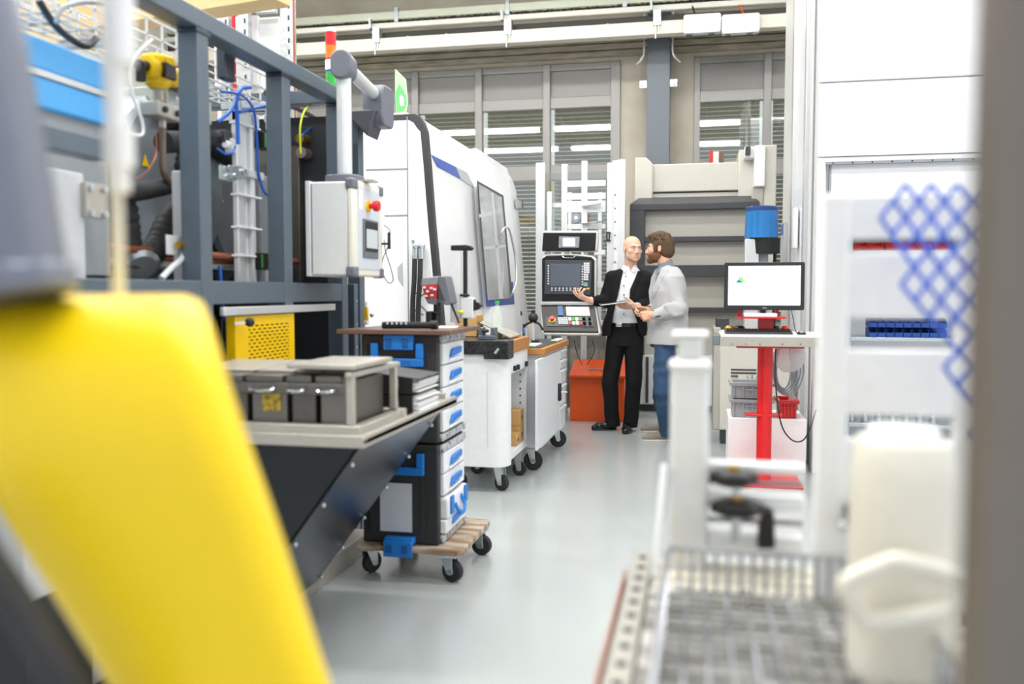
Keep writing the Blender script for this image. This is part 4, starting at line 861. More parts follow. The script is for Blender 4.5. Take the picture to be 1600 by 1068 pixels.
# brown board on top
zB_ = ztop+.001
bb = G().prism([(AZ(554, 512, ztop+.02).x-.0, 3.745, zB_), (sx+.06, 3.745, zB_), (sx+.06, 4.30, zB_), (fx0-.03, 4.30, zB_)], (0, 0, .022)).build('wooden_board', 'brownboard', bevel=.004); tag(bb, 'brown board laid on top of the upper drawer case', 'board')
zB_ += .0225
# handheld instrument
t = T('inspection_lamp', 'black handheld cylinder instrument with grey buttons lying on the brown board', 'instrument', (fx0+.18, 3.83, zB_))
a, b = AY(598, 505, 3.82), AY(684, 505, 3.82)
G().cyl((a.x, 3.82, zB_+.016), (b.x-.03, 3.82, zB_+.018), .0155, n=20).build('tube_body', 'rubber', t); G().cyl((b.x-.03, 3.82, zB_+.02), (b.x, 3.82, zB_+.02), .0195, n=20).build('tube_end', 'black', t)
G().box(a.x+.01, a.x+.12, 3.80, 3.84, zB_+.02, zB_+.033).build('button_housing', 'rubber', t, .008)
for k in range(5): c = a.x+.03+k*.022; G().cbox((c, 3.7985, zB_+.026), (.011, .004, .012)).build('button', 'lightgrey', t, .002)
tag(G().prism([(sx-.05, 3.92, zB_), (sx+.03, 3.95, zB_), (sx+.0, 4.12, zB_), (sx-.12, 4.1, zB_)], (0, 0, .004)).build('paper_note', 'paper'), 'white sheet of paper behind the black instrument', 'paper')
# grey display housing on a black post
Yd = 4.1
def Dd(px, py, Y=Yd): return AY(px, py, Y)
t = T('display_unit', 'small grey wedge display housing with red connector plate on a black stand', 'display', (Dd(688, 500).x, Yd, zB_))
G().prism([Dd(684, 431), Dd(697, 431), Dd(706, 473), Dd(696, 477), Dd(684, 470)], (0, .16, 0)).build('screen_hood', mat('hood_grey', '6d7078', .45), t, .006)
G().prism([Dd(685, 444, Yd-.005), Dd(695, 470, Yd-.005), Dd(685, 467, Yd-.005)], (0, .01, 0)).build('hood_recess', 'darkgrey', t)
G().prism([Dd(659, 434), Dd(684, 431), Dd(684, 444), Dd(657, 447)], (0, .15, 0)).build('housing', mat('housing_grey', '8c8f96', .45), t, .005)
G().prism([Dd(659, 445), Dd(684, 444), Dd(682, 466), Dd(664, 466)], (0, .13, 0)).build('connector_plate', mat('plate_red', 'c4262b', .4), t, .002)
for px, py in ((664, 449), (669, 455), (675, 450), (676, 461), (667, 462), (680, 452)): c = Dd(px, py); G().cbox((c.x, Yd-.01, c.z), (.012, .02, .01)).build('connector', 'panelgrey', t, .002)
G().prism([Dd(664, 466), Dd(683, 466), Dd(680, 476), Dd(668, 474)], (0, .1, 0)).build('pivot', 'toolgrey', t, .004)
G().cyl((Dd(678, 475).x, Yd+.05, zB_), (Dd(678, 475).x, Yd+.05, Dd(678, 474).z), .017).build('stand_post', 'black', t)
G().box(Dd(662, 0).x, Dd(671, 0).x, Yd, Yd+.05, zB_, Dd(665, 486).z).build('stand_block', 'black', t, .004)
G().box(Dd(671, 0).x, Dd(684, 0).x, Yd+.02, Yd+.04, Dd(675, 490).z, Dd(675, 486).z).build('stand_clamp', 'black', t, .003)
for k, pts in enumerate((((659, 452), (645, 463), (643, 477), (652, 487), (662, 492)), ((664, 456), (650, 470), (660, 482), (668, 490)), ((700, 470), (708, 490), (714, 505)))): G().tube([Dd(*p)+Vector((0, .02*k, 0)) for p in pts], .003 if k < 2 else .006, n=6).build('cable', 'cord', t)
# height stand (arbor) on the bench behind
Yh = 5.45
def Hh(px, py, Y=Yh): return AY(px, py, Y)
Yh = 4.2
t = T('height_stand', 'measuring stand with black column, black head and white carriage beside the display unit', 'stand', (Hh(724, 500, Yh).x, Yh, zB_))
h = lambda px, py: AY(px, py, Yh)
G().box(h(722, 0).x, h(728, 0).x, Yh, Yh+.02, zB_, h(725, 391).z).build('column', 'black', t, .003)
G().prism([h(704, 383), h(727, 382), (h(735, 384)), h(735, 391), h(704, 391)], (0, .05, 0)).build('head', 'black', t, .004)
c = h(736, 388); G().cyl(c, c+Vector((.012, 0, 0)), .007, n=10).build('thumb_screw', 'black', t)
G().box(h(719, 0).x, h(739, 0).x, Yh-.015, Yh+.04, h(725, 497).z, h(725, 464).z).build('carriage', 'panelgrey', t, .005)
G().box(h(718, 0).x, h(733, 0).x, Yh-.02, Yh, h(725, 463).z, h(725, 459).z).build('collar', 'black', t, .003)
c = h(744, 478); G().cyl(c, c+Vector((0, .03, 0)), .019, n=14).build('hand_knob', 'black', t); G().cyl(c+Vector((0, .01, 0)), c+Vector((.03, .01, .002)), .005, n=8).build('knob_pin', 'black', t); G().box(h(737, 0).x, h(742, 0).x, Yh-.01, Yh+.02, h(740, 485).z, h(740, 468).z).build('knob_mount', 'black', t, .003)
c = h(721, 487); G().ball(c+Vector((0, -.02, 0)), .012, 12, (1.4, .6, .7)).build('level_bubble', mat('lime', 'd3e23a', .3), t)
tag(G().prism([h(703.5, 391.5), h(720, 391.5), h(720, 503), h(703.5, 503)], (0, .012, 0)).build('grey_scale', mat('scalegrey', 'e4e5e6', .5), bevel=.002), 'flat pale vertical plate hanging under the black head of the measuring stand', 'plate')
# yellow folding rule standing on bench end
c0, c1 = AY(571, 511, 4.28), AY(576, 480, 4.28)
t = T('marker_post', 'yellow and white upright marker tube beside the frame post', 'marker', ((c0.x+c1.x)/2, 4.27, zB_))
G().box(c0.x, c1.x, 4.26, 4.28, zB_+.02, c1.z).build('scale_strip', 'yellow', t, .002); G().box(c0.x, c1.x, 4.255, 4.28, zB_, zB_+.02).build('strip_foot', 'white', t, .002); G().box(c0.x+.002, c1.x-.004, 4.26, 4.28, c1.z, c1.z+.03).build('strip_cap', 'white', t, .002)
G().ball(AY(581, 492, 4.27), .012, 10).build('clip', 'zinc', t)

# ================================================================== STEEL TABLE WITH SLOPED CHUTE SIDES
zt = .86
def Tb(px, py): return AZ(px, py, zt)
tx1 = Tb(568, 681).x; ty0 = Tb(568, 681).y; ty1 = Tb(718, 618).y; tx0 = -1.74
t = T('steel_table', 'stainless steel collecting table with turned edges over dark sloping chute sides', 'table', ((tx0+tx1)/2, (ty0+ty1)/2, 0))
th = .04
G().box(tx0, tx1, ty0, ty1, zt-.03, zt-.012).build('table_plate', 'stainless', t, .002)
G().box(tx0, tx1, ty0-.002, ty0+.02, zt-th, zt).build('front_lip', 'steel', t, .004)
G().prism([(tx1-.02, ty0+.02, zt-th), (tx1, ty0+.02, zt-th), (tx1, ty1, zt-th), (tx1-.02, ty1, zt-th)], (0, 0, th)).build('side_lip', 'steel', t, .004)
G().box(tx0, tx1-.05, ty1-.02, ty1, zt-.012, zt+.012).build('rear_lip', 'steel', t, .003)
# chute: slopes from the table edge down to the machine plinth
yA, yB = ty0+.05, ty1-.12
P1 = (tx1-.03, zt-th); P2 = (-1.635, .02)
g = G(); g.prism([(P1[0], yA, P1[1]), (P1[0]-.012, yA, P1[1]), (P2[0]-.012, yA, P2[1]), (P2[0], yA, P2[1])], (0, yB-yA, 0)); g.build('chute_side', 'gunmetal', t, .002)
g = G(); g.prism([(tx0, yA, P1[1]), (P1[0], yA, P1[1]), (P2[0], yA, P2[1]), (tx0, yA, P2[1])], (0, .012, 0)); g.build('chute_front', mat('chute_dark', '2a2d31', .3, .4), t, .002)
g = G(); g.prism([(tx0, yB-.012, P1[1]), (P1[0]-.01, yB-.012, P1[1]), (P2[0]-.01, yB-.012, P2[1]), (tx0, yB-.012, P2[1])], (0, .012, 0)); g.build('chute_rear', 'chute_dark', t)
G().box(tx0, P2[0]+.02, yA-1.2, 4.2, 0, .10).build('base_strip', 'stainless', t, .003)
for k in range(6):
    f = .08+k*.17; x = P1[0]+(P2[0]-P1[0])*f; z = P1[1]+(P2[1]-P1[1])*f
    for yy in (yA+.025, yB-.03): G().ball((x+.008, yy, z-.004), .008, 8).build('rivet', 'zinc', t)
# machined basket holders on the table
mat('basket_steel', '6e6b66', .4, .7, noise=.15, scale=40)
perf = bpy.data.materials.new('perforated_steel'); perf.use_nodes = True; M['perforated'] = perf
_n = perf.node_tree; _b = _n.nodes['Principled BSDF']; _b.inputs['Metallic'].default_value = .7; _b.inputs['Roughness'].default_value = .42
_tc = _n.nodes.new('ShaderNodeTexCoord'); _mp = _n.nodes.new('ShaderNodeMapping'); _mp.inputs['Rotation'].default_value = (.785, 0, .785); _v = _n.nodes.new('ShaderNodeTexVoronoi'); _v.inputs['Scale'].default_value = 150; _v.inputs['Randomness'].default_value = 0
_r = _n.nodes.new('ShaderNodeValToRGB'); _r.color_ramp.elements[0].position = .28; _r.color_ramp.elements[1].position = .34; _r.color_ramp.elements[0].color = (.02, .02, .02, 1); _r.color_ramp.elements[1].color = (*lin('84807a'), 1)
_n.links.new(_tc.outputs['Object'], _v.inputs[0]); _n.links.new(_v.outputs[0], _r.inputs[0]); _n.links.new(_r.outputs[0], _b.inputs['Base Color'])
# rack frame: tray rail, corner posts, top frame
zf = zt+.0
ra, rb = AZ(350, 655, zt+.02), AZ(540, 665, zt+.02)
rx1 = AZ(552, 668, zt+.02).x; ry0 = AZ(552, 668, zt+.02).y; rx0 = -1.72; ry1 = ry0+.42; zr1 = AY(548, 590, ry0).z
t = T('basket_rack', 'steel rack frame standing on the table around the perforated parts baskets', 'rack', ((rx0+rx1)/2, (ry0+ry1)/2, zt-.01))
for y in (ry0, ry1): G().box(rx0, rx1+.03, y-.02, y+.02, zt-.011, zt+.028).build('base_rail', 'steel', t, .004)
for x in (rx1-.015, rx0): G().box(x, x+.04, ry0+.02, ry1-.02, zt-.011, zt+.024).build('base_rail', 'steel', t, .004)
for x, y in ((rx1-.02, ry0), (rx1-.02, ry1-.02), (rx0, ry0), (rx0, ry1)): G().box(x, x+.026, y-.012, y+.012, zt+.028, zr1).build('corner_post', 'steel', t, .004)
G().box(rx0, rx1-.02, ry0-.012, ry0+.0, zr1-.055, zr1-.02).build('front_strap', 'basket_steel', t, .003)
G().box(rx1-.02, rx1+.006, ry0-.02, ry1+.02, zr1, zr1+.018).build('top_rail', 'steel', t, .004)
G().box(rx0, rx1-.02, ry1-.0, ry1+.02, zr1, zr1+.018).build('top_rail', 'steel', t, .004)
bxs = [AY(512, 600, ry0).x, AY(494, 600, ry0).x]
edges = [AY(500, 600, ry0).x, AY(448, 600, ry0).x, AY(398, 600, ry0).x, AY(350, 600, ry0).x]
xsl = [rx1-.03, AY(491, 600, ry0).x, AY(446, 600, ry0).x, AY(392, 600, ry0).x-.02, rx0+.03]
labs = ('perforated steel parts basket with handle, nearest the rack corner post', 'plain-sided steel parts basket with handle, second from the rack corner post', 'steel parts basket with yellowish mesh front, third from the corner post', 'steel parts basket at the far end of the rack beside the yellow arm')
for k in range(4):
    x1, x0 = xsl[k]-.010, xsl[k+1]+.010
    b = T('parts_basket', labs[k], 'basket', ((x0+x1)/2, ry0+.2, zt-.008), group='parts baskets in the rack')
    z1 = zr1-.02; y0, y1 = ry0+.03, ry1-.04
    g = G().box(x0, x1, y0, y0+.003, zt+.005, z1).box(x0, x1, y1-.003, y1, zt+.005, z1).box(x0, x0+.003, y0+.003, y1-.003, zt+.005, z1).box(x1-.003, x1, y0+.003, y1-.003, zt+.005, z1).box(x0, x1, y0, y1, zt-.008, zt+.004)
    g.build('basket_shell', ['perforated', 'basket_steel', 'perforated', 'basket_steel'][k], b)
    if k == 2: 
        a_, b_ = AY(410, 641, y0-.005), AY(438, 612, y0-.005); G().box(a_.x, b_.x, y0-.004, y0-.001, a_.z, b_.z).build('mesh_insert', blotch('yellow_mesh', '8c7c3a', 'd8b63e', 60, .5, .2, .4, .5), b)
    zl = z1+.004+(.018 if k == 0 else .0)
    G().box(x0-.004, x1+.004, ry0-.012, ry0+.08, z1+.0, z1+.026).build('front_flap', 'basket_steel', b, .006)
    G().hexa([(x0-.002, ry0+.07, z1+.026), (x1+.002, ry0+.07, z1+.026), (x1+.002, y1+.03, z1+.026), (x0-.002, y1+.03, z1+.026), (x0-.002, ry0+.07, z1+.034), (x1+.002, ry0+.07, z1+.034), (x1+.002, y1+.03, z1+.04), (x0-.002, y1+.03, z1+.04)]).build('lid', 'stainless', b, .003)
    xm = (x0+x1)/2; wv = (x1-x0)*.33
    G().tube([(xm-wv, ry0-.012, z1-.012), (xm-wv, ry0-.035, z1-.02), (xm, ry0-.04, z1-.023), (xm+wv, ry0-.035, z1-.02), (xm+wv, ry0-.012, z1-.012)], .005, n=8).build('handle', 'chrome', b)
# the larger plate lying on the baskets
tag(G().box(AY(452, 580, ry0).x, rx1+.012, ry0-.02, ry1-.08, zr1+.026, zr1+.042).build('cover_sheet', 'stainless', bevel=.003), 'flat stainless cover sheet resting over the two baskets by the rack corner post', 'sheet')
# binders
Zb = zt-.012
bxa, bxb = AZ(604, 645, Zb).x, AZ(650, 645, Zb).x
byy = AZ(620, 648, Zb).y
for k in range(2):
    z0 = Zb+.001+k*.082; yo = byy+.0
    t = T('ring_binder', ['black ring binder full of white paper lying on the steel table, lower one', 'black ring binder with tilted cover lying on top of the other binder'][k], 'binder', (bxa+.1, yo+.1, z0), group='binders on the table')
    x0, x1, y0, y1 = bxa-.03, bxa+.17-.0*k, yo-.02, yo+.25
    tilt = .02 if k else 0
    G().box(x0, x1-.04, y0, y1, z0, z0+.003).build('cover', 'black', t, .001)
    G().hexa([(x0, y0, z0+.074), (x1-.04+.02*k, y0, z0+.074-tilt), (x1-.04+.02*k, y1, z0+.074-tilt), (x0, y1, z0+.074), (x0, y0, z0+.077), (x1-.04+.02*k, y0, z0+.077-tilt), (x1-.04+.02*k, y1, z0+.077-tilt), (x0, y1, z0+.077)]).build('cover', 'black' if not k else 'darkgrey', t, .001)
    G().box(x0-.003, x0+.0, y0, y1, z0, z0+.077).build('spine', 'black', t, .001)
    G().hexa([(x0, y0-.003, z0), (x1-.045, y0-.003, z0), (x1-.045, y0, z0), (x0, y0, z0), (x0, y0-.003, z0+.077), (x1-.045, y0-.003, z0+.075-tilt), (x1-.045, y0, z0+.075-tilt), (x0, y0, z0+.077)]).build('spine_edge', 'black', t)
    G().box(x0+.075, x0+.10, y0-.006, y0-.003, z0+.02, z0+.055).build('ring_hole', 'zinc', t, .003)
    rn = random.Random(k+5); g = G(); z = z0+.004
    while z < z0+.07-tilt: 
        e = rn.uniform(-.012, .018); s_ = rn.uniform(-.004, .004); g.hexa([(x0+.02, y0+.008, z), (x1-.035+e, y0+.008, z+s_), (x1-.035+e, y1-.008, z+s_), (x0+.02, y1-.008, z), (x0+.02, y0+.008, z+.003), (x1-.035+e, y0+.008, z+.003+s_), (x1-.035+e, y1-.008, z+.003+s_), (x0+.02, y1-.008, z+.003)]); z += .0036
    g.build('paper_block', 'paper', t)
    tg = G().box(x0-.006, x0-.0035, y0+.06, y0+.11, z0+.02, z0+.06).build('spine_label', 'paper', t)

# ================================================================== DARK STEEL MACHINE FRAME
fx = -1.75
def Fr(px, py, o=0.): return AX(px, py, fx+o)
t = T('machine_frame', 'open dark blue-grey steel machine frame with posts and rails', 'frame', (fx, 3.2, 0))
zl0, zl1 = Fr(400, 474).z, Fr(400, 440).z; ztp = 2.26
pw = .075
posts = [Fr(313, 300).y, Fr(444, 300).y, Fr(531, 300).y+.02]
ypre = .98
for k, y in enumerate([ypre]+posts):
    h0 = 0 if k in (1, 2, 3, 0) else 0
    G().box(fx-.08, fx, y, y+pw, h0, ztp-.012).build('post', 'steelblue', t, .004)
    if k: G().box(fx-.075, fx+.004, y-.01, y+pw+.01, ztp-.03, ztp-.012).build('post_cap', 'gunmetal', t, .002)
y_end = posts[2]+pw
G().box(fx-.085, fx+.003, ypre-.1, y_end, ztp-.012, ztp+.055).build('top_rail', 'steelblue', t, .005)
G().box(fx-.07, fx-.004, ypre-.1, y_end, zl0, zl1).build('lower_rail', 'steelblue', t, .004)
G().box(fx-.07, fx-.004, .9, AX(172, 220, fx).y, AX(120, 240, fx).z, AX(120, 206, fx).z).build('middle_rail', 'steelblue', t, .004)
G().box(fx-.9, fx-.085, y_end-.08, y_end-.0, ztp-.012, ztp+.055).build('cross_rail', 'steelblue', t, .004)
y2 = Fr(560, 500).y
G().box(fx-.05, fx, y2-.05, y2, 0, zl1).build('corner_post', 'steelblue', t, .004)
G().box(fx-.9, fx-.07, y_end+.01, y_end+.05, 0, 2.2).build('end_panel', mat('panel_black', '25262a', .5), t)
G().box(fx-1.0, fx-.96, .6, y_end, 0, 2.08).build('rear_panel', mat('back_dark', '2c2e33', .6), t)
for k in range(9): c = Fr(548+(k % 2)*12, 300+k*40) ; G().ball((fx+.0, y2-.025, .3+k*.12), .005, 6).build('bolt', 'zinc', t)
tag(G().box(fx-.06, fx-.01, ypre-.3, posts[2]-.0, .0, .10).build('plinth_beam', 'gunmetal', bevel=.003), 'dark steel plinth beam under the machine frame', 'beam')
# pale aluminium bar and yellow perforated guard
z0, z1 = Fr(430, 489).z, Fr(430, 477).z
tag(G().box(fx+.003, fx+.022, Fr(342, 485).y, Fr(518, 480).y, z0, z1).build('aluminium_bar', 'alu', bevel=.003), 'pale aluminium bar fixed across the frame above the yellow guard', 'bar')
t = T('perforated_guard', 'yellow perforated sheet guard with a black ball knob', 'guard panel', (fx+.01, 3.35, .95))
ya, yb = Fr(365, 530).y, Fr(458, 530).y; za, zb_ = zt+.02, Fr(412, 490).z-.005
holes = []; g = G()
# sheet with real slots: strips between rows plus bridges
xs0, xs1 = fx+.003, fx+.0065
rows = 20; r0, r1 = za+.02, zb_-.03; ys0, ys1 = ya+(yb-ya)*.2, yb-(yb-ya)*.1
pitch = (r1-r0)/rows
g.box(xs0, xs1, ya, ys0, za, zb_).box(xs0, xs1, ys1, yb, za, zb_).box(xs0, xs1, ys0, ys1, za, r0).box(xs0, xs1, ys0, ys1, r1, zb_)
for i in range(rows):
    z = r0+i*pitch; g.box(xs0, xs1, ys0, ys1, z+pitch*.42, z+pitch)
    y = ys0+(.0 if i % 2 else .022)
    while y < ys1: g.box(xs0, xs1, y, min(y+.014, ys1), z, z+pitch*.42); y += .044
g.build('perforated_sheet', 'yellow', t)
for y_ in (ya, yb-.004): G().box(fx-.03, fx+.003, y_, y_+.004, za, zb_).build('folded_edge', 'yellow', t)
c = Fr(390, 503, .05); G().ball(c, .019, 14).build('ball_knob', 'black', t); G().bar(c, Fr(366, 505, .01), .008, .01).build('lever', 'alu', t)
tag(G().cyl((fx-.12, 2.9, za+.03), (fx-.12, 3.1, za+.03), .06).box(fx-.2, fx-.04, 2.9, 3.05, za+.1, za+.24).build('pump_motor', 'rubber', bevel=.006), 'black pump motor behind the frame beside the yellow guard', 'motor')
# ================================================================== INSIDE THE MACHINE FRAME
def I(px, py, X=-2.1): return AX(px, py, X)
# wire mesh cable trays
def wiretray(label, X0, z0, y0, y1, w_=.22, h_=.13, step=.1, n=4):
    g = G(); r = .0036
    for k in range(n+1): g.bar((X0-w_*k/n, y0, z0), (X0-w_*k/n, y1, z0), r*2, r*2)
    for z in (z0+h_*.5, z0+h_):
        for x in (X0, X0-w_): g.bar((x, y0, z), (x, y1, z), r*2, r*2)
    y = y0
    while y <= y1: g.bar((X0, y, z0), (X0, y, z0+h_), r*2, r*2, (0, 1, 0)).bar((X0-w_, y, z0), (X0-w_, y, z0+h_), r*2, r*2, (0, 1, 0)).bar((X0, y, z0), (X0-w_, y, z0), r*2, r*2); y += step
    t = T('wire_cable_tray', label, 'cable tray', (X0-w_/2, (y0+y1)/2, z0), group='wire mesh cable trays')
    g.build('wire_mesh', 'alu', t)
    for y in (y0+.3, y1-.25): G().box(X0-w_-.02, X0+.02, y, y+.03, z0-.03, z0-.004).build('tray_bracket', 'zinc', t, .002)
    return t
zT1 = I(360, 140, -2.1).z
wiretray('long wire mesh cable tray with blue cables above the black hoses', -2.08, zT1, I(205, 100, -2.08).y-.4, I(440, 100, -2.08).y+.1)
wiretray('short wire mesh cable tray under the end of the top rail', -2.02, I(480, 188, -2.02).z, I(440, 150, -2.02).y+.05, 4.15, .2, .09, .07)
wiretray('higher wire mesh cable tray above the blue machine cover', -2.5, I(80, 30, -2.5).z, 1.9, 3.3, .25, .12)
# blue cover of the neighbouring unit
Xb = -1.95
a, b = I(30, 60, Xb), I(172, 120, Xb)
t = T('blue_cover', 'light blue machine cover with a horizontal white seam above the frame rail', 'machine cover', (Xb-.15, (a.y+b.y)/2, I(100, 190, Xb).z-.06))
zc_ = I(100, 127, Xb).z
G().box(Xb-.4, Xb, a.y, b.y, zc_+.012, I(100, 72, Xb).z).build('upper_cover', 'skyblue', t, .01); G().box(Xb-.4, Xb, a.y, b.y, I(100, 178, Xb).z, zc_-.008).build('lower_cover', 'skyblue', t, .01)
G().box(Xb-.39, Xb+.004, a.y+.02, b.y, zc_-.008, zc_+.012).build('seam_strip', 'alu', t, .002); G().box(Xb-.38, Xb-.02, a.y, b.y, I(100, 178, Xb).z-.5, I(100, 178, Xb).z).build('cover_base', 'midgrey', t)
tag(G().tube([I(60, 0, -2.05), I(85, 38, -2.05), I(110, 60, -2.05), I(135, 72, -2.05), I(150, 60, -2.05)], .012).build('black_cable', 'cord'), 'black cable bundle lying over the blue machine cover', 'cable')
tag(G().tube([I(88, 36, -2.0), I(95, 15, -2.0), I(120, 5, -2.0), I(150, 4, -2.0), I(190, 14, -2.0)], .008).build('grey_cable', 'midgrey'), 'grey cable looping over the blue machine cover', 'cable')
# drum tank
def lathe_thing(name, label, cat, prof, c, m, ax=(1, 0, 0), grp=None):
    o = G().lathe(c, prof, 40, ax).build(name, m, bevel=.004); return tag(o, label, cat, grp)
c = I(262, 285, -2.3)
mat('tank_grey', '8e979f', .35, .4)
t = T('drum_tank', 'big horizontal grey steel drum tank with yellow warning triangle inside the frame', 'tank', (-2.45, c.y, c.z-.42))
G().lathe((-2.68, c.y+.05, c.z), [(.38, 0), (.40, .02), (.40, .38), (.38, .40)], 48, (1, 0, 0)).build('tank_shell', 'tank_grey', t); G().box(-2.65, -2.3, c.y-.2, c.y+.3, 0, c.z-.3).build('tank_cradle', 'gunmetal', t, .005)
p = I(227, 252, -2.275); G().prism([p+Vector((0, -.025, -.02)), p+Vector((0, .025, -.02)), p+Vector((0, 0, .028))], (.002, 0, 0)).build('warning_triangle', 'yellow', t)
c2 = I(352, 335, -2.35)
t = T('second_tank', 'grey steel tank with yellow warning triangle behind the pneumatic cylinder', 'tank', (-2.5, c2.y+.1, c2.z-.5))
G().lathe((-2.6, c2.y+.12, c2.z), [(.24, 0), (.26, .02), (.26, .24), (.24, .26)], 40, (1, 0, 0)).build('tank_shell', 'tank_grey', t); G().box(-2.58, -2.38, c2.y, c2.y+.25, 0, c2.z-.2).build('tank_cradle', 'gunmetal', t, .005)
p = I(346, 310, -2.335); G().prism([p+Vector((0, -.022, -.018)), p+Vector((0, .022, -.018)), p+Vector((0, 0, .025))], (.002, 0, 0)).build('warning_triangle', 'yellow', t)
# hoses
def hose(name, label, pts, r, m='hose', ribs=None, grp=None, X=-2.1, n=14, cat='hose'):
    P_ = [I(p[0], p[1], p[2] if len(p) > 2 else X) for p in pts]
    return tag(G().tube(P_, r, n=n, sub=14 if ribs else 7, ribs=ribs).build(name, m, ang=1.2 if ribs else .6), label, cat, grp)
RB = (.03, .05)
hose('corrugated_hose', 'thick ribbed black hose curving down from the grey box to a flange', [(292, 312), (265, 345), (245, 385), (222, 412)], .048, 'rubber', RB, 'ribbed hoses', -2.02, 18)
hose('corrugated_hose', 'ribbed black hose sloping towards the white door plate behind the yellow arm', [(290, 283), (250, 293), (215, 300), (180, 305)], .032, 'rubber', RB, 'ribbed hoses', -2.0, 18)
hose('corrugated_hose', 'wide ribbed black hose beside the square bracket plate', [(130, 230), (160, 262), (185, 300), (196, 350), (200, 420)], .05, 'rubber', RB, 'ribbed hoses', -2.05, 18)
hose('corrugated_hose', 'short ribbed black hose beside the white pneumatic cylinder', [(430, 235), (438, 262), (432, 290), (425, 310)], .045, 'rubber', RB, 'ribbed hoses', -2.3, 18)
hose('insulated_pipe', 'thick black insulated pipe bending behind the yellow sensor', [(262, 182), (285, 190), (300, 205), (325, 222), (352, 240), (370, 250)], .05, 'softblack', None, 'insulated pipes', -2.25, 18)
hose('insulated_pipe', 'black insulated pipe above the drum tank', [(255, 222), (290, 222), (318, 228)], .045, 'softblack', None, 'insulated pipes', -2.12, 18)
hose('corrugated_hose', 'ribbed black hose rising behind the light grey upright box', [(292, 235), (286, 260), (290, 290), (286, 330)], .035, 'rubber', RB, 'ribbed hoses', -2.2, 18)
hose('insulated_pipe', 'dark coiled hose bundle low behind the second post', [(350, 425), (365, 445), (362, 470)], .05, 'softblack', None, 'insulated pipes', -2.2, 18)
fl = I(222, 414, -2.0); o = G().lathe(fl, [(.062, -.01), (.066, 0), (.05, .014)], 32, (.6, -.5, -.6)).build('hose_flange', 'zinc'); tag(o, 'round pale metal flange at the end of the thick ribbed hose', 'flange')
# yellow transmitter
X = -1.98; t = T('pressure_transmitter', 'yellow pressure transmitter with black display window on a metal valve block', 'sensor', I(247, 185, X))
c = I(247, 113, X); c0 = I(247, 100, X); s = (I(247, 90, X).z-I(247, 100, X).z)/10
G().lathe((c.x, c.y, 0), [(.062*.8, c.z+.0+s*8), (.062, c.z+s*9), (.062, c.z+s*20), (.055, c.z+s*24)], 28).build('lid', 'yellow', t)
G().lathe((c.x, c.y, 0), [(.03, c.z-s*26), (.045, c.z-s*20), (.05, c.z-s*10), (.055, c.z+s*8)], 28).build('transmitter_housing', 'yellow', t)
G().cyl((c.x+.01, c.y-.09, c.z), (c.x+.01, c.y+.09, c.z), .038, n=20).build('side_neck', 'yellow', t)
G().cbox((c.x+.052, c.y-.01, c.z-.002), (.02, .07, .055)).build('display_window', 'console_black', t, .004)
for k in range(10): a_ = k*.63; G().cbox((c.x+.058*math.cos(a_), c.y+.058*math.sin(a_), c.z+s*17), (.012, .012, .02)).build('lid_lug', 'yellow', t, .002)
G().cyl((c.x+.01, c.y-.09, c.z), (c.x+.01, c.y-.13, c.z-.005), .02).cyl((c.x+.01, c.y-.12, c.z), (c.x+.01, c.y-.12, c.z-.06), .018).build('plug', 'black', t)
G().cyl((c.x+.01, c.y+.09, c.z), (c.x+.01, c.y+.17, c.z), .02).cyl((c.x+.01, c.y+.15, c.z+.01), (c.x+.01, c.y+.15, c.z-.06), .022).build('plug', 'black', t)
G().cyl((c.x, c.y, c.z-s*26), (c.x, c.y, c.z-s*45), .02).build('neck', 'stainless', t); G().cyl((c.x, c.y+.04, c.z-s*28), (c.x, c.y+.04, c.z-s*45), .016).build('neck', 'stainless', t)
b1 = I(252, 175, X); G().cbox((b1.x, b1.y, b1.z), (.08, .15, .055)).build('valve_block', 'steel', t, .006)
for dy in (-.04, .04): G().cyl((b1.x+.04, b1.y+dy, b1.z), (b1.x+.05, b1.y+dy, b1.z), .012, n=6).build('block_screw', 'black', t)
G().cyl(I(254, 185, X), I(254, 200, X), .014, n=8).build('pipe_nut', 'steel', t)
hose('impulse_pipe', 'bent brown metal pipe running down from the yellow transmitter', [(254, 200), (254, 235), (256, 268), (268, 290), (284, 312), (286, 330)], .013, mat('brownpipe', '7b6a5c', .35, .6) and 'brownpipe', None, None, -1.97, 12, 'pipe')
hose('white_cable', 'thin white cable looping beside the yellow transmitter', [(238, 62), (215, 85), (204, 115), (208, 150), (222, 190), (222, 210), (205, 208), (196, 190)], .006, 'cablewhite', None, None, -1.93, 8, 'cable')
hose('red_wire', 'thin dark red wire hanging over the drum tank', [(243, 205), (244, 240), (232, 265), (212, 280)], .003, 'copper', None, None, -1.93, 6, 'wire')
tag(G().box(-2.5, -2.2, I(262, 150, -2.2).y, I(312, 150, -2.2).y+.1, I(290, 182, -2.2).z, I(290, 144, -2.2).z).build('terminal_box', mat('palebox', 'b8c0bc', .5), bevel=.006), 'pale grey-green terminal box behind the first frame post', 'box')
for k, (pa, pb, ya, yb, lab) in enumerate(((259, 292, 96, 135, 'dark grey box hanging under the cable tray beside the yellow transmitter'), (352, 368, 75, 124, 'dark grey box hanging under the top rail beside the first frame post'))):
    X_ = (-2.16, -1.86)[k]; tag(G().box(X_-.04, X_, I(pa, 100, X_).y, I(pb, 100, X_).y, I(pa+5, yb, X_).z, I(pa+5, ya, X_).z).build('hanging_box', 'gunmetal', bevel=.005), lab, 'box')
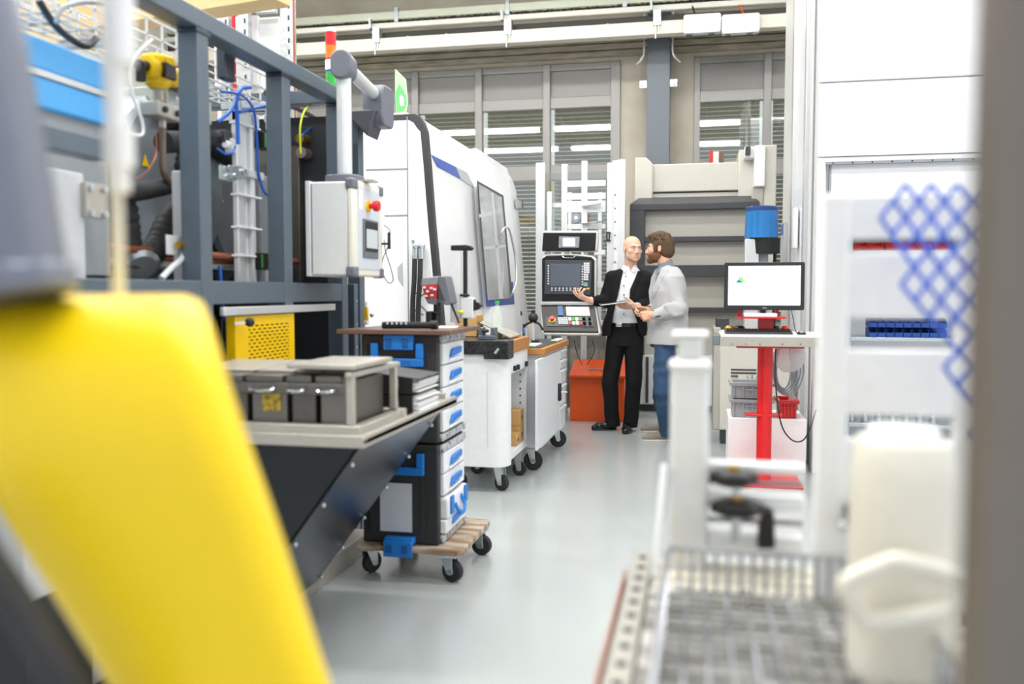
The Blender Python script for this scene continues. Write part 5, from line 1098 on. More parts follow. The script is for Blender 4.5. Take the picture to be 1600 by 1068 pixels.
# light grey upright box and front angle
X_ = -1.86
t = T('upright_cabinet', 'tall narrow light grey box standing behind the first frame post', 'box', (X_-.07, I(300, 350, X_).y, zl1))
G().box(X_-.05, X_, I(288, 350, X_).y, I(313, 350, X_).y+.06, zl1-.02, I(300, 269, X_).z).build('cabinet_body', 'lightgrey', t, .005)
c = I(287, 384, X_+.01)
t = T('brass_valve', 'brass valve fitting on a small square plate on the light grey upright box', 'valve', (X_, c.y, c.z-.03))
G().box(X_+.0005, X_+.008, c.y-.10, c.y+.05, c.z-.035, c.z+.035).build('mounting_plate', 'panelgrey', t, .002); G().cyl((X_+.03, c.y-.07, c.z), (X_+.03, c.y+.05, c.z), .013, n=12).build('valve_body', 'brass', t); G().cyl((X_+.008, c.y, c.z), (X_+.045, c.y, c.z), .018, n=8).build('valve_nut', 'brass', t)
hose('grey_hose', 'light grey hose running down from the brass valve', [(288, 392), (283, 405), (268, 418), (252, 435)], .011, 'lightgrey', None, None, X_+.03, 10)
for k, (pa, pb, ya, yb, X_) in enumerate(((98, 133, 266, 440, -1.9),)):
    t = T('grey_cabinet', 'light grey cabinet beside the square bracket plate at the frame start', 'cabinet', (X_-.1, I(115, 350, X_).y, .9)); G().box(X_-.25, X_, I(20, 350, X_).y, I(133, 350, X_).y, .4, I(115, 268, X_).z).build('cabinet_body', 'lightgrey', t, .006); G().box(X_-.24, X_-.01, I(20, 350, X_).y+.01, I(133, 350, X_).y-.01, 0, .4).build('cabinet_base', 'darkgrey', t)
c = I(150, 311, -1.88); t = T('bracket_plate', 'square metal bracket plate with four bolts beside the grey cabinet', 'bracket', (c.x-.2, c.y, c.z-.06))
G().box(c.x-.02, c.x, c.y-.045, c.y+.05, c.z-.06, c.z+.05).build('plate', 'stainless', t, .003); G().box(c.x-.2, c.x-.02, c.y-.015, c.y+.015, c.z-.03, c.z+.03).build('bracket_arm', 'stainless', t, .003)
for a_ in (-.03, .035):
    for b_ in (-.045, .035): G().cyl((c.x, c.y+a_, c.z+b_), (c.x+.012, c.y+a_, c.z+b_), .011, n=8).build('bolt', 'zinc', t)
# white pneumatic cylinder column with ties
X = -1.95; ya, yb = I(372, 300, X).y, I(404, 300, X).y
t = T('pneumatic_cylinder', 'tall white aluminium pneumatic cylinder column with white cable ties', 'cylinder', (X-.05, (ya+yb)/2, zl1))
z0, z1 = zl1-.03, I(385, 176, X).z; wv = (yb-ya)
for k, (f0, f1, dx) in enumerate(((0, .3, 0), (.33, .58, -.01), (.6, .78, .008), (.8, 1, -.012))): G().box(X-.03, X+dx, ya+wv*f0, ya+wv*f1, z0, z1-(.0 if k else .0)).build('profile_tube', 'profile_white', t, .008)
for py in (196, 306, 356, 400): z = I(385, py, X).z; G().box(X-.034, X+.014, ya-.006, yb+.006, z-.005, z+.005).build('cable_tie', 'white', t, .002)
G().box(X-.04, X+.015, ya+.0, yb+.03, I(385, 277, X).z, I(385, 264, X).z).build('clamp', 'alu', t, .003)
G().cyl((X-.015, ya+.03, z1), (X-.015, ya+.03, z1+.04), .02).build('end_cap', 'zinc', t); G().box(X-.04, X+.01, ya, yb, z1-.05, z1+.002).build('end_block', 'profile_white', t, .004)
t = T('cylinder_bracket', 'galvanised angle bracket clamping the white pneumatic cylinder to the frame', 'bracket', (X, ya-.1, I(350, 285, X).z))
G().prism([I(341, 258, X+.03), I(352, 260, X+.03), I(372, 258, X+.03), I(385, 266, X+.03), I(386, 276, X+.03), I(358, 284, X+.03), I(341, 280, X+.03)], (.008, 0, 0)).build('bracket_plate', 'zinc', t, .002)
for px, py in ((357, 262), (358, 276), (365, 275), (380, 268)): c = I(px, py, X+.04); G().cyl(c, c+Vector((.012, 0, 0)), .012, n=6).build('bolt', 'zinc', t)
# tall grey duct and sensor blocks
X_ = -2.02; tag(G().box(X_-.1, X_, I(407, 350, X_).y, I(424, 350, X_).y, zl1-.03, I(415, 274, X_).z).build('grey_duct', 'midgrey', bevel=.005), 'narrow grey steel duct beside the white pneumatic cylinder', 'duct')
for k, (px, py, lab) in enumerate(((417, 220, 'black sensor block with green light stripe beside the upper blue hose'), (412, 408, 'black sensor block with green stripe at the foot of the pneumatic cylinder'))):
    X_ = -1.92; c = I(px, py, X_); t = T('sensor_block', lab, 'sensor', (c.x, c.y, c.z-.04)); G().cbox((c.x-.02, c.y, c.z), (.05, .07, .075)).build('block_body', 'black', t, .004); G().cbox((c.x+.006, c.y-.026, c.z), (.004, .008, .06)).build('light_stripe', 'green', t); G().cyl((c.x, c.y+.02, c.z-.04), (c.x, c.y+.025, c.z-.09), .01, n=8).build('plug', 'panelgrey', t); G().ball((c.x+.01, c.y+.03, c.z+.03), .008, 8).build('indicator', 'brass', t)
# blue air hoses
BH = lambda lab, pts, r=.009, X=-1.93: hose('air_hose', lab, pts, r*.68, 'cableblue', None, 'blue air hoses', X, 10)
BH('blue air hose making a long loop beside the white pneumatic cylinder', [(345, 143), (365, 145), (382, 152), (397, 175), (402, 230), (404, 270), (412, 298), (425, 308), (436, 298), (441, 265), (436, 225), (424, 195)])
BH('thick blue air hose bundle curving down from the tray to the cylinder foot', [(392, 136), (378, 138), (370, 155), (371, 190), (372, 225)], .013)
BH('blue air hose running from the first post up to the tray', [(340, 190), (356, 178), (366, 165), (372, 148)], .011)
BH('blue air hose crossing from the cylinder top to the tray end', [(374, 175), (395, 170), (415, 165), (432, 161)], .011)
BH('blue air hose hanging low behind the aluminium bar', [(343, 415), (345, 440), (347, 470), (352, 500)], .01, -1.9)
BH('small blue air hose loop beside the black pipe', [(340, 232), (352, 240), (362, 238), (368, 228)], .006)
BH('blue air hose under the short tray end', [(470, 213), (485, 200), (500, 190)], .008, -1.95)
# small manifold bits between posts
for k, (px, py, X_, m, sz, lab) in enumerate(((352, 215, -2.0, 'darkgrey', (.05, .09, .05), 'black valve on the manifold beside the pneumatic cylinder'), (362, 228, -1.98, 'white', (.04, .05, .06), 'white connector block below the black manifold valve'), (297, 160, -2.0, 'cablewhite', (.05, .1, .04), 'small white fitting above the terminal box'), (299, 150, -2.0, 'yellow', (.03, .06, .015), 'yellow tag on the terminal box'), (478, 219, -2.1, 'orange', (.06, .09, .05), 'orange valve cap on a steel pipe'), (432, 190, -2.05, 'zinc', (.07, .1, .1), 'metal regulator block beside the second post'), (446, 300, -2.15, 'lightgrey', (.05, .1, .12), 'grey bracket block behind the blue hose loop'), (272, 118, -2.2, 'cableblue', (.05, .09, .06), 'blue fitting behind the yellow transmitter'))):
    c = I(px, py, X_); g = G().cbox(c, sz); g.cyl(c+Vector((0, -sz[1]*.5, 0)), c+Vector((0, -sz[1]*.5-.03, 0)), sz[2]*.3, n=10).cyl(c+Vector((0, sz[1]*.5, 0)), c+Vector((0, sz[1]*.5+.03, 0)), sz[2]*.3, n=10); tag(g.build('pipe_fitting', m, bevel=.004), lab, 'fitting', 'manifold fittings')
# horizontal pipes low in the frame
for k, (py, r, m, lab) in enumerate(((404, .016, 'copper', 'copper pipe running the length of the frame, upper'), (411, .012, 'copper', 'copper pipe running the length of the frame, middle'), (417, .018, 'lightgrey', 'pale pipe running the length of the frame below the copper ones'))):
    z = I(400, py, -2.0).z; tag(G().cyl((-2.0-.03*k, 1.5, z), (-2.0-.03*k, 4.2, z), r, n=12).build('long_pipe', m), lab, 'pipe', 'long pipes in the frame')
# stainless housing with bent duct near the third post
X_ = -2.0; t = T('steel_housing', 'brushed steel housing with white labels near the third frame post', 'housing', (X_-.2, I(490, 300, X_).y, zl1))
G().box(X_-.35, X_, I(468, 300, X_).y, I(512, 300, X_).y, zl1-.05, I(490, 236, X_).z).build('housing_body', mat('dark_stainless', '6e6962', .4, .6), t, .006)
for py in (265, 288): c = I(488, py, X_+.003); G().cbox(c, (.004, .09, .035)).build('label_plate', 'lightgrey', t)
hose('steel_pipe', 'pinkish steel pipe elbow beside the steel housing', [(470, 238), (488, 243), (500, 247), (506, 262), (506, 300)], .028, mat('pinksteel', '9f8a85', .35, .5) and 'pinksteel', None, None, -1.97, 16, 'pipe')
hose('steel_valve_pipe', 'short steel pipe with nuts entering from the third post', [(468, 216), (478, 218), (490, 222)], .024, 'brass', None, None, -1.98, 14, 'pipe')
hose('green_cable', 'green-yellow cable with a yellow plug above the short tray', [(470, 240), (469, 200), (475, 175), (485, 165), (498, 160)], .005, 'lime', None, None, -1.93, 8, 'cable')
tag(G().cyl(I(496, 158, -1.93), I(506, 159, -1.93), .012, n=12).build('cable_plug', 'yellow'), 'yellow cable plug with pale tip above the short tray', 'plug')
# many thin vertical wires
for k in range(5): hose('thin_wire', 'thin grey wire hanging straight between the second post and the grey duct', [(428+k*4, 320), (429+k*4+(k % 2), 380), (427+k*4, 440)], .003, 'midgrey', None, 'thin hanging wires', -2.15, 6, 'wire')
hose('grey_bundle_hose', 'dark hose bundle in the upper corner beside the first post', [(415, 145), (440, 160), (470, 172), (500, 190)], .014, 'hose', None, None, -2.1, 10)
# ---- background behind the frame: racks, beams, white cabinet
def K(px, py, Y): return AY(px, py, Y)
bm1 = AZ(150, 75, 2.95); 
for k, (A_, B_, lab) in enumerate(((AZ(120, 34, 2.98), AZ(440, -20, 2.98), 'long pale timber beam crossing above the machine frame'), (AZ(20, 28, 3.2), AZ(190, 68, 2.9), 'short timber beam above the blue machine cover'))):
    tag(G().bar(A_, B_, .16, .17).build('timber_beam', 'wood', bevel=.006), lab, 'beam', 'timber beams')
tag(G().box(AZ(72, 20, 2.9).x-.1, AZ(72, 20, 2.9).x+.06, AZ(72, 20, 2.9).y, AZ(72, 20, 2.9).y+.1, 0, 3.3).build('timber_post', 'wood', bevel=.006), 'pale timber post behind the blue machine cover', 'post')
slot = blotch('slotted_steel', 'b4b8ba', 'a8adb0', 30, .4, .5)
def upright(px, Y, w_, lab, m='slotted_steel', top=4.2):
    c = K(px, 100, Y); t = T('rack_upright', lab, 'rack upright', (c.x, Y, 0), group='storage rack uprights')
    G().box(c.x-w_/2, c.x+w_/2, Y, Y+.06, 0, top).build('upright_profile', m, t, .004)
    g = G()
    z = 2.0
    while z < top: g.box(c.x-.006+w_*.2, c.x+.006+w_*.2, Y-.002, Y+.001, z, z+.03); z += .075
    g.build('slot_row', 'darkgrey', t); return t
upright(351, 5.6, .065, 'slotted steel rack upright behind the dark hanging box'); upright(380, 5.6, .08, 'slotted steel rack upright in front of the white wall cabinet'); upright(448, 5.6, .09, 'slotted steel rack upright beside the copper strip, behind the second post')
for px, w_, m, lab in ((366, .03, 'red', 'thin dark red pipe rising between two rack uprights'), (458, .035, 'copper', 'copper-coloured strip pipe beside the rack upright')):
    c = K(px, 100, 5.62); tag(G().cyl((c.x, 5.62, 0), (c.x, 5.62, 4.2), w_*.42, n=12).build('riser_pipe', m), lab, 'pipe')
a, b = K(392, 36, 5.9), K(447, 200, 5.9)
t = T('wall_cabinet', 'large plain white cabinet on the rack behind the machine frame', 'cabinet', ((a.x+b.x)/2, 6.0, 0))
G().box(K(350, 0, 5.9).x, K(418, 0, 5.9).x, 5.75, 5.78, K(410, 140, 5.9).z, K(410, 34, 5.9).z).build('cabinet_door', 'white', t, .004); G().box(K(350, 0, 5.9).x, K(448, 0, 5.9).x, 5.78, 6.02, 0, K(410, 36, 5.9).z).build('cabinet_body', 'white', t, .006)
tag(G().box(K(400, 0, 5.7).x, K(432, 0, 5.7).x, 5.68, 5.72, K(430, 20, 5.7).z, K(430, 8, 5.7).z+.02).build('roof_duct', 'zinc', bevel=.004), 'short zinc duct piece above the white wall cabinet', 'duct')

# ================================================================== CONTROL BOX ON ARM, STACK LIGHT
X1, X0, Y0 = -1.50, AY(480, 350, 3.73).x, 3.73
Y1 = AX(597, 350, X1).y
z0, z1 = AY(520, 430, Y0).z, AY(520, 283, Y0).z
mat('box_grey', 'dde0e0', .4); mat('corner_grey', '6b6f7a', .4)
t = T('hanging_control_box', 'light grey control box with red stop button and small screen hanging from a white arm', 'control box', ((X0+X1)/2, (Y0+Y1)/2, z0))
G().box(X0, X1-.03, Y0, Y1, z0, z1).build('enclosure', 'box_grey', t, .008)
G().box(X0-.006, X0+.018, Y0-.006, Y1, z0-.004, z1+.004).build('rear_lid', 'panelgrey', t, .004)
G().box(X0+.02, X0+.024, Y0-.001, Y0+.004, z0+.01, z1-.01).build('lid_gap', 'darkgrey', t)
fr = G().box(X1-.03, X1, Y0-.01, Y1+.01, z0-.005, z1+.01).build('front_frame', mat('frame_cream', 'e6e3d8', .4), t, .01)
for y in (Y0-.014, Y1-.04):
    for z in (z0-.009, z1-.036): G().box(X1-.04, X1+.006, y, y+.055, z, z+.05).build('corner_cap', 'corner_grey', t, .01)
G().box(X1-.002, X1+.003, Y0+.04, Y1-.045, z0+.03, z1-.02).build('front_plate', mat('plate_blueish', 'cfd5de', .35), t)
c = AX(577, 322, X1+.01); G().cyl((X1+.003, c.y, c.z), (X1+.012, c.y, c.z), .027, n=24).build('stop_collar', 'yellow', t)
G().lathe((X1+.012, c.y, c.z), [(.012, 0), (.012, .016), (.022, .02), (.026, .034), (.022, .046)], 24, (1, 0, 0)).build('stop_button', 'red', t)
a, b = AX(566, 402, X1), AX(588, 346, X1)
d_ = G().box(X1+.003, X1+.010, a.y, b.y, a.z, b.z).build('display_frame', 'corner_grey', t, .003)
G().box(X1+.010, X1+.0125, a.y+.018, b.y-.01, a.z+.03, b.z-.01).build('display_bezel', 'console_black', d_, .001); G().box(X1+.0125, X1+.014, a.y+.024, b.y-.02, a.z+.045, b.z-.045).build('screen', mat('scr2', 'b9c0c4', .3, emit=.25, noise=0), d_)
G().box(X1+.003, X1+.005, Y0+.05, Y0+.09, z1-.12, z1-.03).build('label_plate', 'white', t)
G().box((X0+X1)/2-.02, X1+.04, Y0+.12, Y0+.2, z1+.012, z1+.02, None).build('tag_plate', 'stainless', t)
G().cyl((X1+.035, Y1+.0, AX(600, 370, X1).z+.02), (X1+.035, Y1+.0, AX(600, 370, X1).z-.06), .008, n=8).build('stylus', 'black', t); G().box(X1, X1+.04, Y1-.01, Y1+.005, AX(600, 370, X1).z-.04, AX(600, 370, X1).z-.03).build('stylus_clip', 'black', t)
Pq = lambda px, py: AY(px, py, Y1+.02)
G().tube([Pq(600, 352), Pq(609, 360), Pq(608, 380), Pq(598, 405), Pq(598, 425), Pq(606, 441), Pq(614, 438), Pq(611, 420), Pq(603, 395), Pq(600, 375)], .0022, n=6).build('coiled_cable', 'cord', t)
# arm
ax = AY(538, 200, Y0+.14).x; ya_ = Y0+.14; zt_ = AY(538, 104, ya_).z
t = T('support_arm', 'white tubular support arm with grey elbows carrying the control box', 'support arm', (ax, ya_, z1))
G().cyl((ax, ya_, z1+.035), (ax, ya_, zt_), .034, n=32).build('vertical_tube', 'profile_white', t)
G().rbox((ax, ya_, z1+.026), (.16, .16, .03), .05, 'z').build('swivel_base', 'corner_grey', t, .006)
e = AZ(585, 150, zt_); 
dirn = Vector((e.x-ax, e.y-ya_, 0)).normalized()
g = G(); R_ = Matrix.Rotation(math.atan2(dirn.y, dirn.x)-PI/2, 3, 'Z')
g.rbox((ax, ya_-.0, zt_), (.10, .12, .13), .048, 'y', 6, R_); g.build('elbow_cap', 'corner_grey', t, .008)
G().cyl(Vector((ax, ya_, zt_+.008)), Vector((e.x, e.y, zt_+.008)), .032, n=32).build('horizontal_tube', 'profile_white', t)
ex, ey = e.x, e.y
zb2 = AY(565, 216, ey).z
G().rbox((ex, ey+.06, (zt_+zb2)/2+.06), (.115, .18, zt_-zb2), .05, 'x', 8).build('rear_elbow', 'corner_grey', t, .01)
G().hexa([(ex-.14, ey-.06, zb2+.12), (ex-.02, ey-.06, zb2), (ex-.02, ey+.1, zb2), (ex-.14, ey+.1, zb2+.12), (ex-.14, ey-.06, zt_-.08), (ex+.03, ey-.06, zt_-.08), (ex+.03, ey+.1, zt_-.08), (ex-.14, ey+.1, zt_-.08)]).build('arm_bracket', mat('armdark', '4c4f57', .4), t, .008)
G().box(ex-.16, ex-.09, ey+.0, ey+.07, 0, zt_-.1).build('arm_post', 'steelblue', t, .004)
# stack light
sY = 4.24; c = AY(517, 100, sY); sx_ = fx-.035
sY = AX(517, 100, sx_).y
zs = lambda py: AX(517, py, sx_).z
t = T('stack_light', 'signal tower light with red, orange, lit white and green segments on the frame rail', 'signal light', (sx_, sY, ztp+.055))
mat('lens_red', 'cf1420', .15, coat=.5); mat('lens_orange', 'f07a14', .15, coat=.5); mat('lens_green', '27a83c', .15, coat=.5); mat('lens_white', 'dfe8ff', .3, emit=7, noise=0); mat('lens_blue', '2a55c8', .2, coat=.4)
r = .0255
for nm, ya, yb, m, rr in (('base', 168, 134, 'white', .85), ('green_lens', 134, 113, 'lens_green', 1), ('divider', 113, 109, 'lens_blue', 1.02), ('white_lens', 109, 95, 'lens_white', 1), ('divider', 95, 92, 'lens_red', 1.02), ('orange_lens', 92, 72, 'lens_orange', 1), ('divider', 72, 69, 'lens_red', 1.02), ('red_lens', 69, 51, 'lens_red', 1), ('cap', 51, 45, 'white', 1)):
    z_a = max(zs(ya), ztp+.055); G().cyl((sx_, sY, z_a), (sx_, sY, zs(yb)), r*rr, n=24).build(nm, m, t)
# ================================================================== FOREGROUND
# --- yellow robot arm
def ringpts(L_, R_, yf, depth, rr=.35, n=8, m=0):
    """rounded rectangle in a horizontal-ish slice from point L_ to R_ (both on the near side), reaching back by depth"""
    L_, R_ = Vector(L_), Vector(R_); w_ = (R_-L_).length; u = (R_-L_).normalized(); v = Vector((-.50, .86, .0)).normalized(); c = (L_+R_)/2+v*depth/2
    r = min(w_, depth)*rr; out = []
    for q, (sx, sy) in enumerate(((1, 1), (-1, 1), (-1, -1), (1, -1))):
        for k in range(n+1): a = q*PI/2+k*PI/2/n; out.append(c+u*(sx*(w_/2-r)+r*math.cos(a))+v*(sy*(depth/2-r)+r*math.sin(a)))
    return out
t = T('robot_arm', 'big bright yellow industrial robot arm close in front, with grey wrist and black hose', 'robot', (-.55, .85, 0))
rows = [(-120, 285, 462, .84, .13), (-135, 312, 474, .80, .19), (-110, 330, 520, .76, .24), (-125, 348, 580, .74, .26), (-115, 366, 640, .73, .27), (-75, 392, 720, .72, .27), (-30, 420, 800, .72, .27), (28, 452, 890, .72, .27), (86, 482, 980, .72, .27), (150, 515, 1080, .72, .27), (240, 560, 1220, .72, .27)]
rings = []
for xl_, xr_, py, Y, dp in rows: rings.append(ringpts(AY(xl_, py, Y), AY(xr_, py, Y), Y, dp, .22))
last = rings[-1]; rings.append([p+Vector((.08, .0, -.45)) for p in last])
G().loft(rings).build('arm_shell', 'robot_yellow', t, ang=.9)
G().tube([AY(-90, 760, .66), AY(-28, 865, .66), AY(38, 962, .66), AY(105, 1066, .66), AY(180, 1190, .68)], .016, n=18).build('cable_hose', 'hose', t)
mat('wrist_grey', '737888', .35, .3)
a, b = AY(2, 470, .76), AY(-105, -100, .76)
G().cyl(a, b, .066, n=40).build('wrist_tube', 'wrist_grey', t); G().cyl(a, a.lerp(b, .08), .072, n=40).build('wrist_flange', 'wrist_grey', t, .006)
a, b = AY(186, 470, .9), AY(186, -60, .9); G().cyl((a.x, a.y, a.z), (a.x, a.y, b.z), .0075, n=24).build('supply_pipe', 'offwhite', t); p = AY(186, 300, .9); G().cyl((p.x, p.y, p.z), (a.x, a.y, b.z), .0125, n=24).build('pipe_sleeve', 'white', t)
p = AY(186, 240, .9); G().cyl((p.x, p.y, p.z-.015), (p.x, p.y, p.z+.03), .0165, n=24).build('pipe_coupling', 'white', t); p = AY(186, 30, .9); G().cyl((p.x, p.y, p.z-.05), (p.x, p.y, p.z+.03), .0165, n=24).build('pipe_coupling', 'white', t)
G().cyl((-.42, .98, 0), (-.42, .98, .45), .16, .14, n=40).build('robot_base', 'robot_yellow', t, .01)
a = AZ(40, 1050, .5)
tag(G().box(-1.5, -1.12, .95, 1.25, 0, .62).build('white_cabinet', 'white', bevel=.01), 'white low cabinet corner beneath the black robot hose', 'cabinet')
# --- slotted white screen
Yq = 1.52
sq = lambda px, py: AY(px, py, Yq)
x0, x1 = sq(1276, 700).x, sq(1575, 700).x; zt_ = sq(1400, 300).z
t = T('slotted_screen', 'white screen plate with three horizontal slots standing close in front of the enclosure', 'screen', ((x0+x1)/2, Yq, 0))
xa_, xb_ = sq(1326, 500).x, sq(1497, 500).x
slots = [(sq(1400, 393).z, sq(1400, 372).z), (sq(1400, 547).z, sq(1400, 497).z), (sq(1400, 688).z, sq(1400, 650).z)]
G().box(x0, xa_, Yq, Yq+.03, 0, zt_).build('upright_post', 'white', t, .006)
g = G(); zc_ = zt_
G().box(xb_, x1, Yq+.004, Yq+.026, 0, zt_-.002).build('screen_side', 'white', t, .004)
zz = zt_-.002
for (za, zb) in slots+[(-.01, 0)]:
    G().box(xa_-.002, xb_+.002, Yq+.004, Yq+.026, zb, zz).build('screen_slat', 'white', t, .004); zz = za
G().box(x0-.03, x1, Yq-.08, Yq+.14, 0, .02).build('screen_foot', 'white', t, .004)
c = sq(1336, 798); G().cyl((c.x, Yq-.03, c.z), (c.x, Yq, c.z), .018, n=20).build('black_knob', 'black', t); c = sq(1338, 817); G().cyl((c.x-.03, Yq-.02, c.z), (c.x+.03, Yq-.02, c.z), .008, n=12).build('chrome_rod', 'chrome', t)
# --- blue plastic netting
Yn_ = 1.42
g = G(); cs = 34
def inside(px, py):
    left = 1385+max(0, 330-py)*.6 if py < 330 else (1370+(py-330)*.42)
    return px >= left-6 and px <= 1560 and py >= 270 and py <= 705
nodes = {}
for i in range(-2, 14):
    for j in range(0, 18):
        px = 1352+i*20; py = 262+j*26
        if (i+j) % 2 == 0 and inside(px, py): nodes[(i, j)] = AY(px+4*math.sin(j*.7), py, Yn_+.02*math.sin(i*.5+j*.3))
for (i, j), p in nodes.items():
    for d in ((1, 1), (-1, 1)):
        q_ = nodes.get((i+d[0], j+d[1]))
        if q_ is not None: g.cyl(p, q_, .0034, n=6, cap=False)
tag(g.build('plastic_netting', mat('net_blue', '2f5fd0', .4)), 'blue diamond-mesh plastic netting hanging over the slotted white screen', 'netting', kind='stuff')
# --- white jug on a pedestal
Yj = 1.18
jp = lambda px, py: AY(px, py, Yj)
jx0, jx1 = jp(1345, 800).x, jp(1512, 800).x; zj = jp(1430, 700).z
tag(G().rbox(((jx0+jx1)/2, Yj+.08, .3), (.24, .24, .6), .02).build('pedestal', 'offwhite', bevel=.006), 'plain off-white pedestal under the plastic jug', 'pedestal')
t = T('plastic_jug', 'cream plastic jug with a square looped handle in front of the slotted screen', 'jug', ((jx0+jx1)/2, Yj+.07, .6))
mat('jug_plastic', 'e4e1d6', .4, sub=.0)
rings = []; cx = (jx0+jx1)/2; w0 = (jx1-jx0)
for z, sc in ((.601, .92), (.62, 1), (zj-.12, 1.0), (zj-.05, .98), (zj-.01, .9), (zj, .84)): rings.append([Vector((cx+(p.x)*sc, Yj+.07+p.y*sc, z)) for p in [Vector((math.copysign(abs(math.cos(a))**.55, math.cos(a))*w0/2, math.copysign(abs(math.sin(a))**.55, math.sin(a))*.07, 0)) for a in [k*2*PI/40 for k in range(40)]]])
G().loft(rings).build('jug_body', 'jug_plastic', t, ang=.8)
G().lathe((cx, Yj+.07, 0), [(w0*.36, zj), (w0*.36, zj+.012), (w0*.34, zj+.016)], 40).build('lid', 'white', t)
hd = [AY(1500, 905, Yj+.0), AY(1462, 889, Yj-.03), AY(1405, 876, Yj-.06), AY(1385, 880, Yj-.06), AY(1330, 904, Yj-.06), AY(1321, 920, Yj-.06), AY(1345, 962, Yj-.06), AY(1362, 974, Yj-.06), AY(1430, 962, Yj-.04), AY(1495, 945, Yj+.0)]
G().tube(hd, .011, n=16, sub=4).build('looped_handle', 'jug_plastic', t)
# --- dark post at the edge
c = AY(1590, 534, .62); tag(G().cyl((c.x+.0, .62, 0), (c.x+.0, .62, 2.3), .030, n=48).build('door_post', mat('dark_post', '77706a', .35, .3)), 'dark grey-brown round post standing very close at the picture edge', 'post')
# --- roller conveyor with wire basket
zc = .80
mat('rail_steel', 'a9a79f', .4, .5); mat('roller_cream', 'cfcabb', .4)
cxL, cxR, cyA, cyB = -.115, .42, .85, 1.72
t = T('roller_conveyor', 'low roller conveyor with steel side rails and cream rollers', 'conveyor', ((cxL+cxR)/2, 1.3, 0))
G().box(cxL-.012, cxL-.008, cyA, cyB-.1, zc-.03, zc-.002).build('copper_edge', 'copper', t)
for x in (cxL, cxR):
    G().box(x, x+.035, cyA, cyB, zc-.07, zc-.0).build('side_rail', 'rail_steel', t, .003)
for k in range(14): y = cyA+.03+k*.062; G().cyl((cxL+.018, y, zc), (cxL+.018, y, zc+.003), .008, n=10).build('rail_bolt', 'darkgrey', t)
for k in range(14):
    y = cyA+.03+k*.062; G().cyl((cxL+.045, y, zc-.022), (cxR-.01, y, zc-.022), .020, n=16).build('roller', 'roller_cream', t)
for x, y in ((cxL+.0, cyA+.05), (cxR, cyA+.05), (cxL, cyB-.08), (cxR, cyB-.08)): G().box(x, x+.035, y, y+.035, 0, zc-.07).build('leg', 'alu', t, .003)
bxL, bxR, byA, byB = -.045, .30, .86, 1.50; zb0, zb1 = zc+.001, zc+.075
t = T('wire_basket', 'shiny wire mesh basket lying on the conveyor rollers', 'basket', ((bxL+bxR)/2, 1.2, zb0))
r = .0034
tag(G().box(bxL-.03, bxR+.03, byA-.02, byB+.02, zc-.001, zc+.0).build('contrast_sheet', blotch('sheet_dark', '6f6c68', 'c4c3c0', 14, .4, .5, .42, .58, stretch=(.6, 2.2, 1))), 'mottled steel sheet added for contrast under the wire basket on the rollers', 'sheet')  # added sheet, mottled dark and pale to set off the wires
g = G().tube([(bxL, byA, zb1), (bxR, byA, zb1), (bxR, byB, zb1), (bxL, byB, zb1), (bxL, byA, zb1)], .006, sub=1); g.build('rim_wire', 'chrome', t)
for nm, seq in (('floor_wires', [((bxL, y, zb0+r), (bxR, y, zb0+r)) for y in np.arange(byA, byB, .028)]), ('cross_wires', [((x, byA, zb0+3*r), (x, byB, zb0+3*r)) for x in np.arange(bxL, bxR, .032)]), ('side_wires', [((x, y, zb0+r), (x, y, zb1)) for x in (bxL, bxR) for y in np.arange(byA, byB, .026)]+[((x, byB, zb0+r), (x, byB, zb1)) for x in np.arange(bxL, bxR, .02)])):
    g = G()
    for a, b in seq: g.cyl(a, b, r, n=6, cap=False)
    g.build(nm, 'chrome', t)['kind'] = 'stuff'
# --- profile gantry behind the basket
Yg2 = 1.66
gq = lambda px, py: AY(px, py, Yg2)
t = T('stop_gantry', 'pale aluminium post and cross bars with black star knobs above the conveyor end', 'gantry', (gq(1150, 800).x, Yg2, zc-.1))
x0, x1 = gq(1046, 700).x, gq(1107, 700).x
mat('gantry_pale', 'e4e7ea', .35, .2)
G().box(x0, x1, Yg2, Yg2+.07, .0, gq(1077, 578).z).build('gantry_post', 'gantry_pale', t, .008)
G().box(x0-.004, x1+.004, Yg2-.004, Yg2+.074, gq(1077, 580).z, gq(1077, 563).z).build('post_cap', 'white', t, .01)
G().box(x0+.012, x1-.012, Yg2+.01, Yg2+.06, gq(1077, 563).z, gq(1077, 526).z).build('post_top', 'gantry_pale', t, .008)
G().box(x0+.002, x1-.002, Yg2+.0, Yg2+.07, gq(1077, 526).z, gq(1077, 518).z).build('top_plate', 'white', t, .006)
for ya, yb in ((727, 742), (774, 800), (838, 868)): G().box(x1, gq(1273, 0).x, Yg2+.01, Yg2+.05, gq(1190, yb).z, gq(1190, ya).z).build('cross_bar', 'gantry_pale', t, .004)
for ya in (757, 818): G().box(x1, gq(1273, 0).x, Yg2+.03, Yg2+.04, gq(1190, ya+7).z, gq(1190, ya).z).build('support_strip', 'midgrey', t)
for px, py, r in ((1146, 746, .040), (1152, 793, .044)):
    c = AY(px, py, Yg2-.03); kb = G(); n = 48; rings = []
    for rr, zz in ((.7, -.014), (1, -.008), (1, .008), (.7, .014)): rings.append([c+Vector(((r*rr*(1+.09*math.cos(6*a)))*math.cos(a), (r*rr*(1+.09*math.cos(6*a)))*math.sin(a)*.8, zz)) for a in [k*2*PI/n for k in range(n)]])
    k_ = kb.loft(rings).build('star_knob', 'black', t); G().cyl(c+Vector((0, 0, .014)), c+Vector((0, 0, .022)), .011, n=16).build('knob_insert', 'brass', k_)
